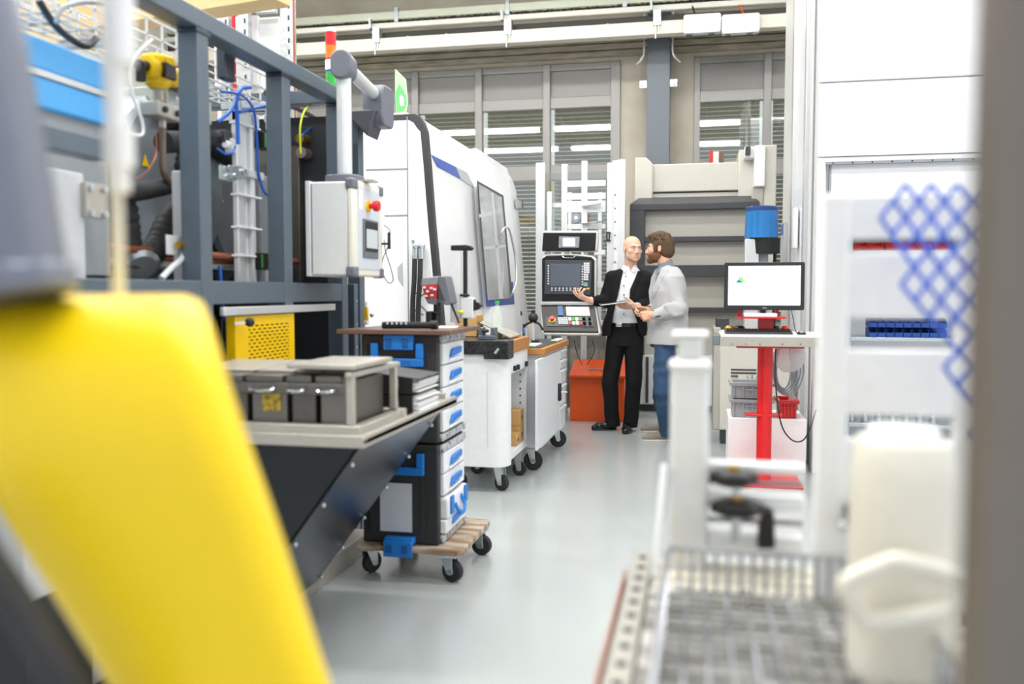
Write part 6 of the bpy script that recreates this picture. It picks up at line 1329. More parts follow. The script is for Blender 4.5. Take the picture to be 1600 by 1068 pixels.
G().cyl((AY(1150, 800, Yg2-.03).x, Yg2-.03, AY(1150, 840, Yg2).z), (AY(1150, 800, Yg2-.03).x, Yg2-.03, AY(1150, 730, Yg2).z), .008, n=10).build('knob_spindle', 'zinc', t)
G().prism([AY(1184, 858, Yg2-.02), AY(1212, 858, Yg2-.02), AY(1210, 800, Yg2-.02), AY(1196, 795, Yg2-.02), AY(1186, 820, Yg2-.02)], (0, .03, 0)).build('clamp_lever', 'black', t, .004)
G().bar(AY(1038, 725, Yg2+.0), AY(1022, 905, Yg2-.16), .012, .012).build('side_guide', 'lightgrey', t, .003)
# ================================================================== PEOPLE
class SDF:
    def __init__(s, lo, hi, h):
        s.lo = np.array(lo, float); s.h = h; s.n = np.ceil((np.array(hi)-s.lo)/h).astype(int)+1
        s.a = np.full(tuple(s.n), 1.0, np.float32)
    def sub(s, lo, hi):
        i0 = np.clip(((np.array(lo)-s.lo)/s.h).astype(int)-1, 0, s.n); i1 = np.clip(((np.array(hi)-s.lo)/s.h).astype(int)+2, 0, s.n)
        sl = tuple(slice(a, b) for a, b in zip(i0, i1)); ax = [s.lo[k]+np.arange(i0[k], i1[k])*s.h for k in range(3)]
        return sl, ax[0][:, None, None].astype(np.float32), ax[1][None, :, None].astype(np.float32), ax[2][None, None, :].astype(np.float32)
    def mix(s, sl, d, k, mode='u'):
        A = s.a[sl]
        if A.size == 0: return
        if mode == 'u':
            if k > 0: hh = np.clip(.5+.5*(A-d)/k, 0, 1); s.a[sl] = A*(1-hh)+d*hh-k*hh*(1-hh)
            else: s.a[sl] = np.minimum(A, d)
        elif mode == 's':
            d = -d
            if k > 0: hh = np.clip(.5-.5*(A-d)/k, 0, 1); s.a[sl] = A*(1-hh)+d*hh+k*hh*(1-hh)
            else: s.a[sl] = np.maximum(A, d)
    def cone(s, a, b, ra, rb, k=.02, mode='u'):
        a = np.array(a, np.float32); b = np.array(b, np.float32); R = max(ra, rb)+k+.02
        sl, x, y, z = s.sub(np.minimum(a, b)-R, np.maximum(a, b)+R)
        ba = b-a; L = float(ba @ ba)+1e-9; t = np.clip(((x-a[0])*ba[0]+(y-a[1])*ba[1]+(z-a[2])*ba[2])/L, 0, 1)
        d = np.sqrt((x-a[0]-t*ba[0])**2+(y-a[1]-t*ba[1])**2+(z-a[2]-t*ba[2])**2)-(ra+(rb-ra)*t)
        s.mix(sl, d, k, mode); return s
    def chain(s, pts, rs, k=.02):
        for a, b, ra, rb in zip(pts, pts[1:], rs, rs[1:]): s.cone(a, b, ra, rb, k)
        return s
    def ell(s, c, r, R=None, k=.02, mode='u'):
        c = np.array(c, np.float32); m = max(r)+k+.02; sl, x, y, z = s.sub(c-m, c+m); x = x-c[0]; y = y-c[1]; z = z-c[2]
        if R is not None:
            R = np.array(R, np.float32).T; x, y, z = R[0, 0]*x+R[0, 1]*y+R[0, 2]*z, R[1, 0]*x+R[1, 1]*y+R[1, 2]*z, R[2, 0]*x+R[2, 1]*y+R[2, 2]*z
        q = np.sqrt((x/r[0])**2+(y/r[1])**2+(z/r[2])**2); g = np.sqrt((x/r[0]**2)**2+(y/r[1]**2)**2+(z/r[2]**2)**2)+1e-6
        s.mix(sl, q*(q-1)/g, k, mode); return s
    def torso(s, secs, th, k=.02, pw=2.4):
        """secs: (z, cx, cy, rx, ry) from top to bottom, section turned by th"""
        S_ = sorted(secs); zz = np.array([q[0] for q in S_]); R = .42
        cx = np.mean([q[1] for q in S_]); cy = np.mean([q[2] for q in S_])
        sl, x, y, z = s.sub((cx-R, cy-R, zz[0]-.05), (cx+R, cy+R, zz[-1]+.05)); zf = np.clip(z, zz[0], zz[-1])
        P_ = [np.interp(zf, zz, [q[i] for q in S_]) for i in (1, 2, 3, 4)]
        X = x-P_[0]; Y = y-P_[1]; c, n = math.cos(th), math.sin(th); u = X*c+Y*n; v = -X*n+Y*c
        q = (np.abs(u/P_[2])**pw+np.abs(v/P_[3])**pw)**(1/pw); d = (q-1)*np.minimum(P_[2], P_[3])
        d = np.maximum(d, np.maximum(zz[0]-z, z-zz[-1])); s.mix(sl, d.astype(np.float32), k); return s
    def polycut(s, poly, y0, y1, sgn=-1, raise_=0.):
        """poly in world x,z; removes the prism between y0 and y1, or raises the surface inside it"""
        P_ = np.array([(p[0], p[1]) for p in poly]); lo = P_.min(0)-.03; hi = P_.max(0)+.03
        sl, x, y, z = s.sub((lo[0], y0, lo[1]), (hi[0], y1, hi[1]))
        d = np.full(np.broadcast(x, z).shape, 1e9, np.float32); ins = np.zeros(d.shape, bool)
        for i in range(len(P_)):
            a, b = P_[i], P_[(i+1) % len(P_)]; e = b-a; t = np.clip(((x-a[0])*e[0]+(z-a[1])*e[1])/(e@e+1e-12), 0, 1)
            d = np.minimum(d, (x-a[0]-t*e[0])**2+(z-a[1]-t*e[1])**2)
            c = ((a[1] > z) != (b[1] > z)) & (x < (b[0]-a[0])*(z-a[1])/((b[1]-a[1])+1e-12)+a[0]); ins ^= np.broadcast_to(c, ins.shape)
        d = np.where(ins, -np.sqrt(d), np.sqrt(d)); A = s.a[sl]
        if raise_: s.a[sl] = np.minimum(A, np.maximum(A-raise_, d))
        else: s.a[sl] = np.maximum(A, -np.maximum(d, np.maximum(y0-y, y-y1)))
        return s
    def wrinkle(s, amp, f, seed=0):
        sl, x, y, z = s.sub(s.lo, s.lo+s.n*s.h); r = np.random.RandomState(seed); t = 0
        for i in range(5):
            k = r.normal(size=3); k /= np.linalg.norm(k); ff = f*(.7+.5*i); t = t+np.sin((x*k[0]+y*k[1]+z*k[2])*ff+r.rand()*6+1.5*np.sin(z*ff*.3+i))/(1+.4*i)
        s.a = (s.a+amp*t).astype(np.float32); return s
    def build(s, name, m, parent, sm=0):
        G_ = vdb.FloatGrid(1.0); w_ = 3*s.h; G_.copyFromArray(np.clip(s.a, -w_, w_)); G_.background = w_ if hasattr(type(G_), 'background') and False else G_.background
        g2 = vdb.FloatGrid(w_); g2.copyFromArray(np.clip(s.a, -w_, w_)); p, q = g2.convertToQuads(isovalue=0)
        p = p*s.h+s.lo; iv = WM(parent).inverted(); p = p @ np.array(iv.to_3x3()).T+np.array(iv.translation)
        me = bpy.data.meshes.new(name); me.from_pydata(p.tolist(), [], q[:, ::-1].tolist()); me.polygons.foreach_set('use_smooth', [True]*len(me.polygons)); me.materials.append(M[m])
        bm = bmesh.new(); bm.from_mesh(me)
        for _ in range(sm): bmesh.ops.smooth_vert(bm, verts=bm.verts, factor=.5, use_axis_x=True, use_axis_y=True, use_axis_z=True)
        bmesh.ops.recalc_face_normals(bm, faces=bm.faces); bm.to_mesh(me); bm.free()
        o = bpy.data.objects.new(name, me); C.objects.link(o); o.parent = parent; return o

def head(s, c, R, sc=1.0, male=True):
    f = lambda *p: np.array(c)+np.array(R @ (Vector(p)*sc)); e = lambda r: tuple(v*sc for v in r); k = .014*sc
    s.ell(f(0, .018, .034), e((.074, .095, .082)), R, k); s.ell(f(0, -.03, -.02), e((.062, .066, .082)), R, .02*sc)
    s.ell(f(0, -.042, -.074), e((.047, .048, .036)), R, .02*sc); s.ell(f(0, -.078, -.094), e((.022, .018, .016)), R, k)
    for q in (-1, 1):
        s.ell(f(q*.042, -.06, -.018), e((.022, .02, .02)), R, k); s.cone(f(q*.010, -.087, .024), f(q*.042, -.074, .024), .010*sc, .009*sc, .012*sc)
        s.ell(f(q*.031, -.098, .003), e((.017, .014, .010)), R, .008*sc, 's'); s.cone(f(q*.011, -.103, -.034), f(q*.011, -.096, -.036), .007*sc, .007*sc, .006*sc)
        s.ell(f(q*.077, .010, -.006), e((.008, .016, .027)), R, .008*sc); s.ell(f(q*.085, .005, -.004), e((.005, .008, .015)), R, .004*sc, 's')
        s.ell(f(q*.05, -.02, -.06), e((.016, .03, .03)), R, .015*sc)
    s.cone(f(0, -.084, .014), f(0, -.112, -.028), .0075*sc, .0105*sc, .009*sc); s.cone(f(-.018, -.086, -.057), f(.018, -.086, -.057), .007*sc, .007*sc, .008*sc); s.cone(f(-.015, -.085, -.068), f(.015, -.085, -.068), .007*sc, .007*sc, .008*sc)
    return f
def face_bits(f, R, par, brow, iris, look=0., open_=False, lip='lip', sc=1.):
    for q in (-1, 1):
        c = f(q*.031, -.0805, .003); e = G().ball(c, .0118*sc, 16).build('eye', 'eye_white', par)
        d = R @ Vector((look, -1, 0)).normalized(); G().ball(Vector(c)+d*.0088*sc, .0055*sc, 12).build('iris', iris, e)
        G().tube([f(q*.013, -.096, .021), f(q*.03, -.0965, .027), f(q*.047, -.080, .022)], .0038*sc, n=8, sub=4).build('eyebrow', brow, par)
        G().tube([f(q*.017, -.089, .009), f(q*.031, -.0945, .0135), f(q*.045, -.083, .008)], .003*sc, n=6, sub=4).build('eyelid', par['skin'], par)
    g = G().tube([f(-.024, -.085, -.062), f(-.010, -.0915, -.056), f(0, -.092, -.057), f(.010, -.0915, -.056), f(.024, -.085, -.062)], 0.0034*sc, n=8, sub=4); g.build('upper_lip', lip, par)
    dz = -.012 if open_ else -.004
    G().tube([f(-.022, -.085, -.063), f(-.010, -.0905, -.066+dz), f(.010, -.0905, -.066+dz), f(.022, -.085, -.063)], 0.0038*sc, n=8, sub=4).build('lower_lip', lip, par)
    if open_: G().ball(f(0, -.0885, -.0655), .008*sc, 12, (1.8, .6, .75)).build('mouth', 'mouth_dark', par)
def hand(s, W, f, n, side, bends, spread=.12, sc=1.0, thumb=(.55, .75, -.25), tb=.25):
    f = Vector(f).normalized(); n = Vector(n); n = (n-f*n.dot(f)).normalized(); sd = f.cross(n)*side; W = Vector(W)
    bs = 1 if (Matrix.Rotation(.5, 3, sd) @ f).dot(n) < 0 else -1
    L = [(.040, .025, .020), (.045, .029, .022), (.041, .027, .021), (.032, .020, .018)]
    s.cone(W-f*.03, W+f*.02, .025*sc, .026*sc, .015)
    for i in range(4):
        o = (.028-.0185*i)*sc; K_ = W+f*((.088, .092, .088, .080)[i]*sc)+sd*o
        s.cone(W+f*.015*sc+sd*o*.7, K_, .0145*sc, .0115*sc, .010)
        d = (f+sd*(1.3-i)*spread).normalized(); p = K_; rr = .0098*sc
        for j in range(3):
            b = bends[j]*(1+.12*(i-1)) if not isinstance(bends[j], (list, tuple)) else bends[j][i]
            ax = sd; d = (Matrix.Rotation(b*bs, 3, ax) @ d).normalized()
            q = p+d*L[i][j]*sc; s.cone(p, q, rr, rr*.93, .003); p = q; rr *= .93
    p = W+f*.022*sc+sd*.024*sc; d = (f*thumb[0]+sd*thumb[1]+n*thumb[2]).normalized(); rr = .013*sc
    for j, l in enumerate((.042, .032, .026)):
        q = p+d*l*sc; s.cone(p, q, rr, rr*.88, .006 if j == 0 else .003); p = q; rr *= .88; d = (d+f*tb).normalized()
mat('skin_a', 'e2b29a', .5, noise=.06, scale=40, sub=.15); mat('skin_b', 'dba88c', .5, noise=.06, scale=40, sub=.15)
mat('eye_white', 'e6e2dd', .2, noise=0); mat('iris_blue', '35485a', .15, noise=0); mat('lip', 'b0685c', .5); mat('mouth_dark', '3a1512', .6); mat('brow_a', '8d6f58', .8); mat('brow_b', '6b4526', .8)
mat('shirt_white', 'eef0f6', .8, bump=.1, scale=60); mat('jeans', '2f4a6c', .85, noise=.25, scale=18, bump=.1); mat('suit', '17171a', .8, spec=.25, bump=.1, scale=200); mat('trouser', '131316', .8, spec=.25)
mat('jacket_grey', 'b5b5b7', .9, noise=.10, scale=120, bump=.2); mat('shirt_grey', '7d8694', .8); mat('leather', '111112', .22, noise=0); mat('suede', '8b8276', .9, noise=.1); mat('sole', 'dcd8d0', .6)
mat('hair_b', '513a22', .6, noise=.45, scale=60, bump=.8, stretch=(1, 1, .35)); mat('beard_b', '704628', .75, noise=.35, scale=90, bump=.6)
V3 = Vector
# ---------------- person A: dark suit, bald, talking
YA = 8.32
pa = lambda px, py, dy=0.: AY(px, py, YA+dy)
rootA = T('person', 'bald man in black suit and white shirt, holding a tablet with one hand open', 'person', (pa(970, 600).x, YA, 0))
hA = pa(988.5, 389, -.03); RA = RZ(math.radians(27)) @ RX(math.radians(3))
ank = [pa(957, 655, .02), pa(985, 656, -.02)]
ank[0].z = .10; ank[1].z = .10
knee = [pa(953, 597, -.03), pa(990, 600, -.06)]; hip = [pa(964, 526), pa(990, 526)]
shR, shL = pa(955, 427, .02), pa(1013, 428, .02)
elR, wrR = pa(946, 470, .0), pa(921, 469, -.20)
elL, wrL = pa(1018, 478, .02), pa(993, 478, -.22)
lo = (pa(880, 500).x, YA-.45, -.005); hi = (pa(1035, 500).x, YA+.22, pa(988, 362).z+.02)
s = SDF(lo, hi, .0038)
head(s, hA, RA, 1.03)
neck0 = hA+RA @ V3((0, .022, -.07)); neck1 = pa(984, 424, .03)
s.cone(neck0, neck1, .054, .058, .02)
s.torso([(pa(984, 420).z, neck1.x, neck1.y, .06, .05), (shR.z-.02, neck1.x, YA+.03, .13, .06), (pa(984, 460).z, neck1.x-.005, YA+.02, .14, .08), (pa(980, 500).z, pa(979, 500).x, YA+.02, .125, .085), (hip[0].z, pa(977, 520).x, YA+.02, .14, .09)], 0)
s.chain([shR+V3((.02, 0, -.05)), elR, wrR], [.045, .04, .028]); s.chain([shL+V3((-.02, 0, -.05)), elL, wrL], [.045, .04, .028])
for i in (0, 1): s.chain([hip[i], knee[i], ank[i]], [.075, .05, .036])
toe = [ank[0]+V3((-.17, -.05, -.06)), ank[1]+V3((-.015, -.18, -.06))]
for i in (0, 1): s.cone(ank[i]+V3((0, 0, -.03)), ank[i].lerp(toe[i], .6)+V3((0, 0, -.02)), .026, .016)
hand(s, wrR, (-.82, -.35, .38), (.15, -.35, -1), -1, [(.35, .45, .75, .9), (.3, .5, .7, .9), (.3, .4, .5, .6)], .18, 1.02, (.7, .7, -.5), .1)
hand(s, wrL, (-.92, -.25, .02), (0, -.75, -.66), 1, [.12, .25, .3], .06, 1.02, (.8, .45, -.75), .35)
body = s.build('body', 'skin_a', rootA); body['skin'] = 'skin_a'
fA = lambda *p: V3(hA)+RA @ (V3(p)*1.03)
face_bits(fA, RA, body, 'brow_a', 'iris_blue', .25, True, 'lip', 1.03)
# shirt
zt_ = pa(984, 414).z; zb = pa(978, 507).z
ts = [(pa(984, 417).z, neck1.x, YA+.02, .06, .06), (pa(984, 424).z, neck1.x, YA+.02, .10, .075), (pa(984, 440).z, neck1.x-.003, YA+.02, .175, .098), (pa(984, 470).z, pa(980, 470).x, YA+.015, .155, .108), (zb, pa(977, 500).x, YA+.015, .142, .105)]
s = SDF((lo[0], YA-.45, zb-.03), (hi[0], YA+.2, zt_+.06), .005)
s.torso(ts, 0, 0)
for q in (-1, 1): pass
s.wrinkle(.0012, 40, 3)
d1 = (neck0-neck1).normalized()
s.cone(neck1+V3((0, -.0, -.01)), neck1+d1*.035, .074, .064, .01)
s.chain([wrR+(elR-wrR)*.22, wrR+(elR-wrR)*.05], [.034, .034], .0); s.chain([wrL+(elL-wrL)*.22, wrL+(elL-wrL)*.08], [.034, .034], .0)
s.polycut([(pa(a, b, -.1).x, pa(a, b, -.1).z) for a, b in ((977, 400), (994, 400), (985, 425))], YA-.3, YA-.03)
s.cone(neck1+d1*.034-V3((0, .0, 0)), neck1+d1*.12, .056, .055, .0, 's')
shirt = s.build('shirt', 'shirt_white', rootA, 2)
# collar leaves
for q in (-1, 1):
    g = G().prism([neck1+V3((q*.016-.0, -.088, .012)), neck1+V3((q*.045, -.074, .058)), neck1+V3((q*.064, -.03, .060)), neck1+V3((q*.068, -.066, .012)), neck1+V3((q*.044, -.094, -.016))], (0, -.006, -.002)); g.build('collar_leaf', 'shirt_white', shirt, .002)
for py in (432, 446, 460, 490):
    c = pa(976 if py > 440 else 979, py); G().cyl((c.x, YA-.098-.004*(py > 440), c.z), (c.x, YA-.088, c.z), .006, n=10).build('button', 'mouth_dark', shirt)
# jacket
hem = pa(978, 524).z
tj = [(pa(984, 419).z, neck1.x, YA+.025, .085, .07), (pa(984, 423).z, neck1.x, YA+.025, .15, .085), (pa(984, 429).z, neck1.x, YA+.025, .195, .098), (pa(984, 438).z, neck1.x, YA+.025, .213, .11), (pa(984, 455).z, neck1.x-.003, YA+.02, .205, .125), (pa(984, 480).z, pa(980, 480).x, YA+.02, .185, .13), (pa(984, 505).z, pa(976, 505).x, YA+.02, .205, .14), (hem, pa(974, 520).x, YA+.02, .215, .145)]
s = SDF((lo[0], YA-.45, hem-.03), (pa(1040, 500).x, YA+.25, pa(984, 410).z+.03), .0055)
s.torso(tj, 0, 0)
s.chain([shR+V3((.012, 0, -.045)), elR, wrR+(elR-wrR)*.13], [.070, .058, .047], .02); s.chain([shL+V3((-.012, 0, -.045)), elL, wrL+(elL-wrL)*.13], [.070, .058, .047], .02)
s.wrinkle(.0022, 26, 5)
X_ = lambda *q: [(pa(a, b, -.12).x, pa(a, b, -.12).z) for a, b in q]
s.cone(wrR-(elR-wrR)*.2, wrR+(elR-wrR)*.125, .042, .042, 0, 's'); s.cone(wrL-(elL-wrL)*.2, wrL+(elL-wrL)*.125, .042, .042, 0, 's')
s.polycut(X_((969, 421), (964, 436), (966, 452), (956, 484), (967, 500), (980, 488), (981, 455), (997, 421), (988, 412), (974, 412)), YA-.3, YA+.02, raise_=.007)
s.polycut(X_((1003, 424), (997, 440), (985, 470), (980, 466), (984, 440), (993, 420)), YA-.3, YA+.02, raise_=.007)
s.polycut(X_((972, 400), (973, 420), (970, 436), (967, 452), (962, 472), (956, 498), (952, 540), (1003, 540), (994, 498), (983, 471), (984, 452), (991, 436), (997, 420), (996, 400)), YA-.35, YA-.03)
s.cone(neck1, neck1+d1*.2, .068, .075, 0, 's')
s.cone(neck1+d1*.2, neck1+d1*.3, .2, .2, 0, 's')
s.build('jacket', 'suit', rootA, 2)
# trousers, belt
s = SDF((pa(930, 500).x, YA-.2, .03), (pa(1015, 500).x, YA+.22, zb+.05), .0055)
s.torso([(zb+.004, pa(977, 505).x, YA+.015, .148, .112), (pa(977, 520).z, pa(977, 520).x, YA+.015, .158, .118), (pa(977, 540).z, pa(976, 540).x, YA+.015, .165, .115)], 0, 0)
for i in (0, 1):
    a_ = ank[i].copy(); a_.z = .045; s.chain([hip[i]+V3((0, .01, -.03)), knee[i]+V3((0, 0, 0)), a_.lerp(knee[i], .25)+V3((0, .005, 0)), a_], [.096, .074, .071, .071], .006)
s.wrinkle(.0025, 20, 8)
sl, x, y, z = s.sub(s.lo, s.lo+s.n*s.h); s.a = np.maximum(s.a, .040-z).astype(np.float32)
trs = s.build('trousers', 'trouser', rootA, 1)
zbelt = pa(977, 507).z
bp = []
for k in range(48): a_ = k*2*PI/48; c_, n_ = math.cos(a_), math.sin(a_); bp.append((pa(977, 505).x+.152*math.copysign(abs(c_)**.85, c_), YA+.015+.116*math.copysign(abs(n_)**.85, n_)))
bl = G().loft([[(x_, y_, zbelt-.018) for x_, y_ in bp], [(x_, y_, zbelt+.018) for x_, y_ in bp]]).build('belt', 'leather', trs, .002)
c = pa(967, 508, -.105); G().box(c.x-.028, c.x+.028, YA-.112, YA-.100, zbelt-.018, zbelt+.018).build('buckle', 'chrome', trs, .003)
def shoe(par, heel, toe_, w_, m, sole, h=.075):
    d = (toe_-heel); L = d.length; d.normalize(); s = SDF(np.minimum(heel, toe_)-.08, np.maximum(heel, toe_)+np.array((.08, .08, .14)), .0045)
    zz = 0.028
    def at(t, z, o=0): p = heel+d*(L*t); return (p.x-d.y*o, p.y+d.x*o, z)
    s.cone(at(.06, zz+.022), at(.35, zz+.022), w_*.8, w_*.82, .02); s.cone(at(.35, zz+.015), at(.72, zz+.006), w_*.85, w_*.92, .02); s.cone(at(.72, zz+.004), at(.93, zz-.004), w_*.9, w_*.62, .015)
    s.cone(at(.12, .05), at(.18, .085), w_*.8, w_*.85, .02); s.cone(at(.25, .065), at(.55, .045), w_*.8, w_*.6, .02)
    sl, x, y, z = s.sub(s.lo, s.lo+s.n*s.h); s.a = np.maximum(s.a, .014-z).astype(np.float32)
    o = s.build('shoe', m, par, 1)
    g = G(); n = d.orthogonal(); nn = V3((-d.y, d.x, 0)); ring = []
    for k in range(32):
        a_ = k*2*PI/32; t = .5-.5*math.cos(a_); ww = w_*(.82+.25*math.sin(t*PI)**.8-.1*(1-t)); p = heel+d*(L*(-.02+1.06*t)); ring.append(V3((p.x, p.y, 0))+nn*(math.sin(a_)*ww*1.0)) 
    g.loft([[p+V3((0, 0, .001)) for p in ring], [p+V3((0, 0, .016)) for p in ring]]); g.build('sole', sole, o, .003)
    return o
shoe(rootA, V3((ank[0].x+.03, ank[0].y+.02, 0)), V3((pa(925, 668).x+.01, ank[0].y-.06, 0)), .045, 'leather', 'black')
shoe(rootA, V3((ank[1].x-.005, ank[1].y+.05, 0)), V3((ank[1].x-.035, ank[1].y-.20, 0)), .045, 'leather', 'black')
# tablet held in the hand
tabc = wrL+V3((-.195, -.055, .030)); Rt = RZ(.2) @ RY(-.13) @ RX(.06)
tt = T('tablet', 'thin dark tablet held flat in the hand of the bald man', 'tablet', tabc)
G().rbox(tabc, (.25, .17, .009), .01, 'z', 4, Rt).build('tablet_body', 'alu', tt, .002); G().rbox(tabc+Rt @ V3((0, 0, .0055)), (.24, .16, .002), .008, 'z', 4, Rt).build('screen', 'console_black', tt)
# ---------------- person B: grey jacket, beard, seen from the side
YB = 7.66
pb = lambda px, py, dy=0.: AY(px, py, YB+dy)
rootB = T('person', 'bearded brown-haired man in light grey jacket and blue jeans, hands clasped, seen from the side', 'person', (pb(1035, 600).x, YB, 0))
hB = pb(1031, 388, 0); RB_ = RZ(math.radians(-97))
th = math.radians(-62)
lo = (pb(985, 500).x, YB-.45, -.005); hi = (pb(1085, 500).x, YB+.40, pb(1031, 355).z+.03)
s = SDF(lo, hi, .0042)
head(s, hB, RB_, 1.03)
nk0 = hB+RB_ @ V3((0, .025, -.07)); nk1 = pb(1043, 422)
s.cone(nk0, nk1, .054, .06, .02)
tcx = pb(1045, 470).x
s.torso([(pb(1040, 420).z, nk1.x, YB, .06, .05), (pb(1040, 436).z, nk1.x, YB, .12, .06), (pb(1040, 470).z, tcx, YB, .15, .09), (pb(1040, 540).z, tcx-.01, YB, .14, .09)], th)
u = V3((math.cos(th), math.sin(th), 0))
sN = nk1+V3((.03, -.13, -.055)); sF = nk1+V3((-.02, .15, -.055))
eN, wN = pb(1062, 483, -.19), pb(1021, 492, -.20); eF, wF = pb(1040, 478, .16), pb(1013, 485, .0)
s.chain([sN+V3((0, .03, -.06)), eN, wN], [.045, .04, .028]); s.chain([sF+V3((0, -.03, -.06)), eF, wF], [.045, .04, .028])
aB = [AZ(1040, 690), AZ(1036, 676)]; aB = [V3((p.x, p.y+.06, .09)) for p in aB]
hpB = [pb(1040, 545, -.08), pb(1040, 545, .08)]; knB = [pb(1036, 612, -.11), pb(1031, 610, .10)]
for i in (0, 1): s.chain([hpB[i], knB[i], aB[i]], [.075, .05, .035]); s.cone(aB[i]+V3((0, 0, -.03)), aB[i]+V3((-.09, -.015, -.06)), .026, .016)
hand(s, wN, (-.80, .12, -.10), (.1, -1, .25), 1, [.95, 1.1, .7], .05, 1.0, (.8, .25, -.5), .5)
hand(s, wF, (-.75, -.25, .05), (.1, .8, .5), -1, [.8, 1.0, .7], .05, 1.0, (.8, .3, -.3), .4)
body = s.build('body', 'skin_b', rootB); body['skin'] = 'skin_b'
fB = lambda *p: V3(hB)+RB_ @ (V3(p)*1.03)
face_bits(fB, RB_, body, 'brow_b', 'iris_blue', 0., False, 'lip', 1.03)
# hair: cap over the cranium with a quiff; beard along the jaw
s = SDF(np.array(hB)-.17, np.array(hB)+.19, .0038); sc = 1.03; e = lambda r: tuple(v*sc for v in r)
s.ell(fB(0, .022, .040), e((.080, .101, .087)), RB_, .0); s.ell(fB(0, .05, -.02), e((.074, .075, .07)), RB_, .02); s.ell(fB(0, -.055, .100), e((.058, .045, .032)), RB_, .02); s.ell(fB(0, .0, .110), e((.06, .07, .032)), RB_, .02)
for q in (-1, 1): s.ell(fB(q*.068, -.025, .01), e((.012, .02, .045)), RB_, .01)
for i in range(70):
    a_ = random.uniform(-1.2, 1.2); b_ = random.uniform(-.9, 1.5); p = V3((.078*math.sin(a_), -.098*math.cos(a_)*math.sin(b_)*.9+.02, .045+.085*math.cos(a_)*math.cos(b_*.9)))
    s.cone(fB(*p), fB(*(p+V3((.012*math.sin(a_), -.018, .014)))), .011, .004, .006)
s.ell(fB(0, -.10, -.03), e((.064, .062, .092)), RB_, .008, 's'); s.ell(fB(0, -.03, -.11), e((.1, .1, .07)), RB_, .01, 's')
for q in (-1, 1): s.ell(fB(q*.083, .006, -.012), e((.016, .024, .036)), RB_, .004, 's')
s.build('hair', 'hair_b', body)
s = SDF(np.array(hB)-.17, np.array(hB)+.12, .0038)
s.ell(fB(0, -.040, -.074), e((.054, .058, .044)), RB_, .0); s.ell(fB(0, -.080, -.100), e((.034, .028, .026)), RB_, .02)
for q in (-1, 1): s.ell(fB(q*.054, -.022, -.055), e((.018, .040, .042)), RB_, .015); s.ell(fB(q*.036, -.062, -.062), e((.022, .03, .026)), RB_, .015); s.cone(fB(q*.016, -.097, -.048), fB(q*.030, -.082, -.072), .007, .009, .008)
s.cone(fB(-.012, -.100, -.046), fB(.012, -.100, -.046), .006, .006, .006)
s.wrinkle(.0012, 160, 2)
s.ell(fB(0, -.100, -.062), e((.020, .018, .0075)), RB_, .003, 's')
s.build('beard', 'beard_b', body)
# shirt collar
s = SDF(np.array(nk1)-.14, np.array(nk1)+.16, .0045); dB = (nk0-nk1).normalized()
s.cone(nk1+V3((0, 0, -.03)), nk1+dB*.05, .085, .066, 0); s.cone(nk1+V3((-.03, -.01, -.08)), nk1+V3((-.02, 0, 0)), .07, .06, .01); s.cone(nk1+dB*.045, nk1+dB*.12, .058, .058, 0, 's')
shb = s.build('shirt', 'shirt_grey', rootB, 2)
G().prism([nk1+V3((-.062, -.045, .03)), nk1+V3((-.03, -.068, .045)), nk1+V3((-.055, -.09, -.015)), nk1+V3((-.088, -.062, -.03))], (-.004, -.003, 0)).build('collar_leaf', 'shirt_grey', shb, .002)
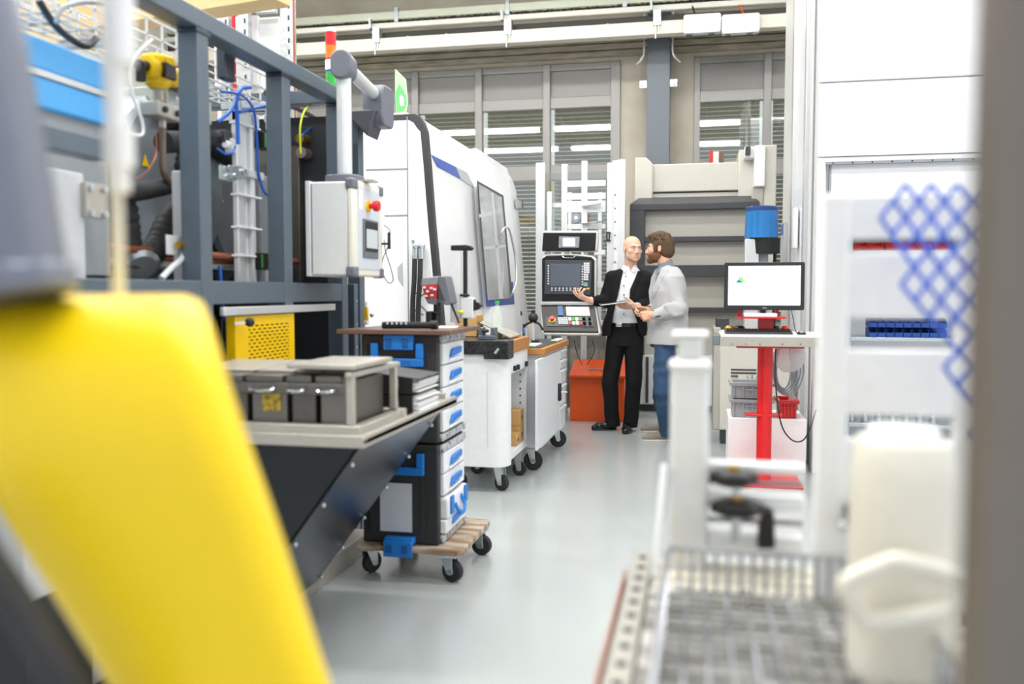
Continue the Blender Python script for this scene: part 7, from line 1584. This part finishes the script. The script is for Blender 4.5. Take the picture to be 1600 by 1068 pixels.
# jacket
hem = pb(1045, 537).z
s = SDF((pb(1003, 500).x, YB-.40, hem-.03), (pb(1085, 500).x, YB+.36, pb(1043, 408).z+.03), .0055)
s.torso([(pb(1043, 416).z, nk1.x, YB, .09, .07), (pb(1043, 422).z, nk1.x+.003, YB, .15, .09), (pb(1043, 432).z, nk1.x+.003, YB, .195, .115), (pb(1043, 455).z, nk1.x+.00, YB, .205, .135), (pb(1043, 485).z, pb(1045, 480).x, YB, .19, .14), (pb(1043, 515).z, pb(1045, 480).x, YB, .2, .15), (hem, pb(1043, 480).x-.0, YB, .21, .155)], th, 0)
s.chain([sN+V3((0, .02, -.04)), eN, wN+(eN-wN)*.05], [.072, .060, .047], .018); s.chain([sF+V3((0, -.02, -.04)), eF, wF+(eF-wF)*.1], [.072, .060, .046], .018)
for f0 in (.06, .14, .22, .30, .40): p = eN.lerp(wN, f0); s.cone(p+V3((-.02-.02*f0, -.050, .050)), p+V3((.040, -.055, -.03)), .004, .003, .03)

s.wrinkle(.0025, 24, 12)
s.cone(wN-(eN-wN)*.2, wN+(eN-wN)*.06, .040, .040, 0, 's'); s.cone(wF-(eF-wF)*.2, wF+(eF-wF)*.1, .04, .04, 0, 's')
Xb_ = lambda *q: [(pb(a, b, -.1).x, pb(a, b, -.1).z) for a, b in q]
s.polycut(Xb_((1052, 408), (1047, 418), (1033, 440), (1021, 468), (1017, 462), (1019, 446), (1026, 436), (1024, 428), (1036, 412)), YB-.3, YB+.05, raise_=.006)
s.polycut(Xb_((1036, 404), (1031, 425), (1019, 452), (1014, 470), (1005, 470), (1010, 404)), YB-.35, YB+.04)
s.cone(nk1, nk1+dB*.2, .076, .080, 0, 's')
s.cone(nk1+dB*.22, nk1+dB*.3, .2, .2, 0, 's')
jk = s.build('jacket', 'jacket_grey', rootB, 2)
G().bar(pb(1034, 501, -.175), pb(1052, 505, -.19), .006, .008).build('pocket_flap', 'panelgrey', jk, .001)
for k in range(4):
    c = wN+(eN-wN)*(.10+.05*k)+V3((0, -.046, -.018)); G().cyl(c, c+V3((0, -.006, 0)), .006, n=8).build('cuff_button', 'mouth_dark', jk)
# jeans
s = SDF((pb(1010, 500).x, YB-.30, .04), (pb(1070, 500).x, YB+.36, hem+.12), .0055)
s.torso([(hem+.10, pb(1042, 520).x, YB, .15, .115), (hem-.03, pb(1040, 540).x, YB, .165, .12)], th, 0)
for i in (0, 1): a_ = aB[i].copy(); a_.z = .06; s.chain([hpB[i]+V3((0, 0, .02)), knB[i], a_.lerp(knB[i], .2), a_], [.092, .068, .058, .056], .006)
s.wrinkle(.0035, 30, 21); s.build('jeans', 'jeans', rootB, 1)
for i in (0, 1): shoe(rootB, V3((aB[i].x+.05, aB[i].y+.01, 0)), V3((aB[i].x-.20, aB[i].y-.05, 0)), .043, 'suede', 'sole')
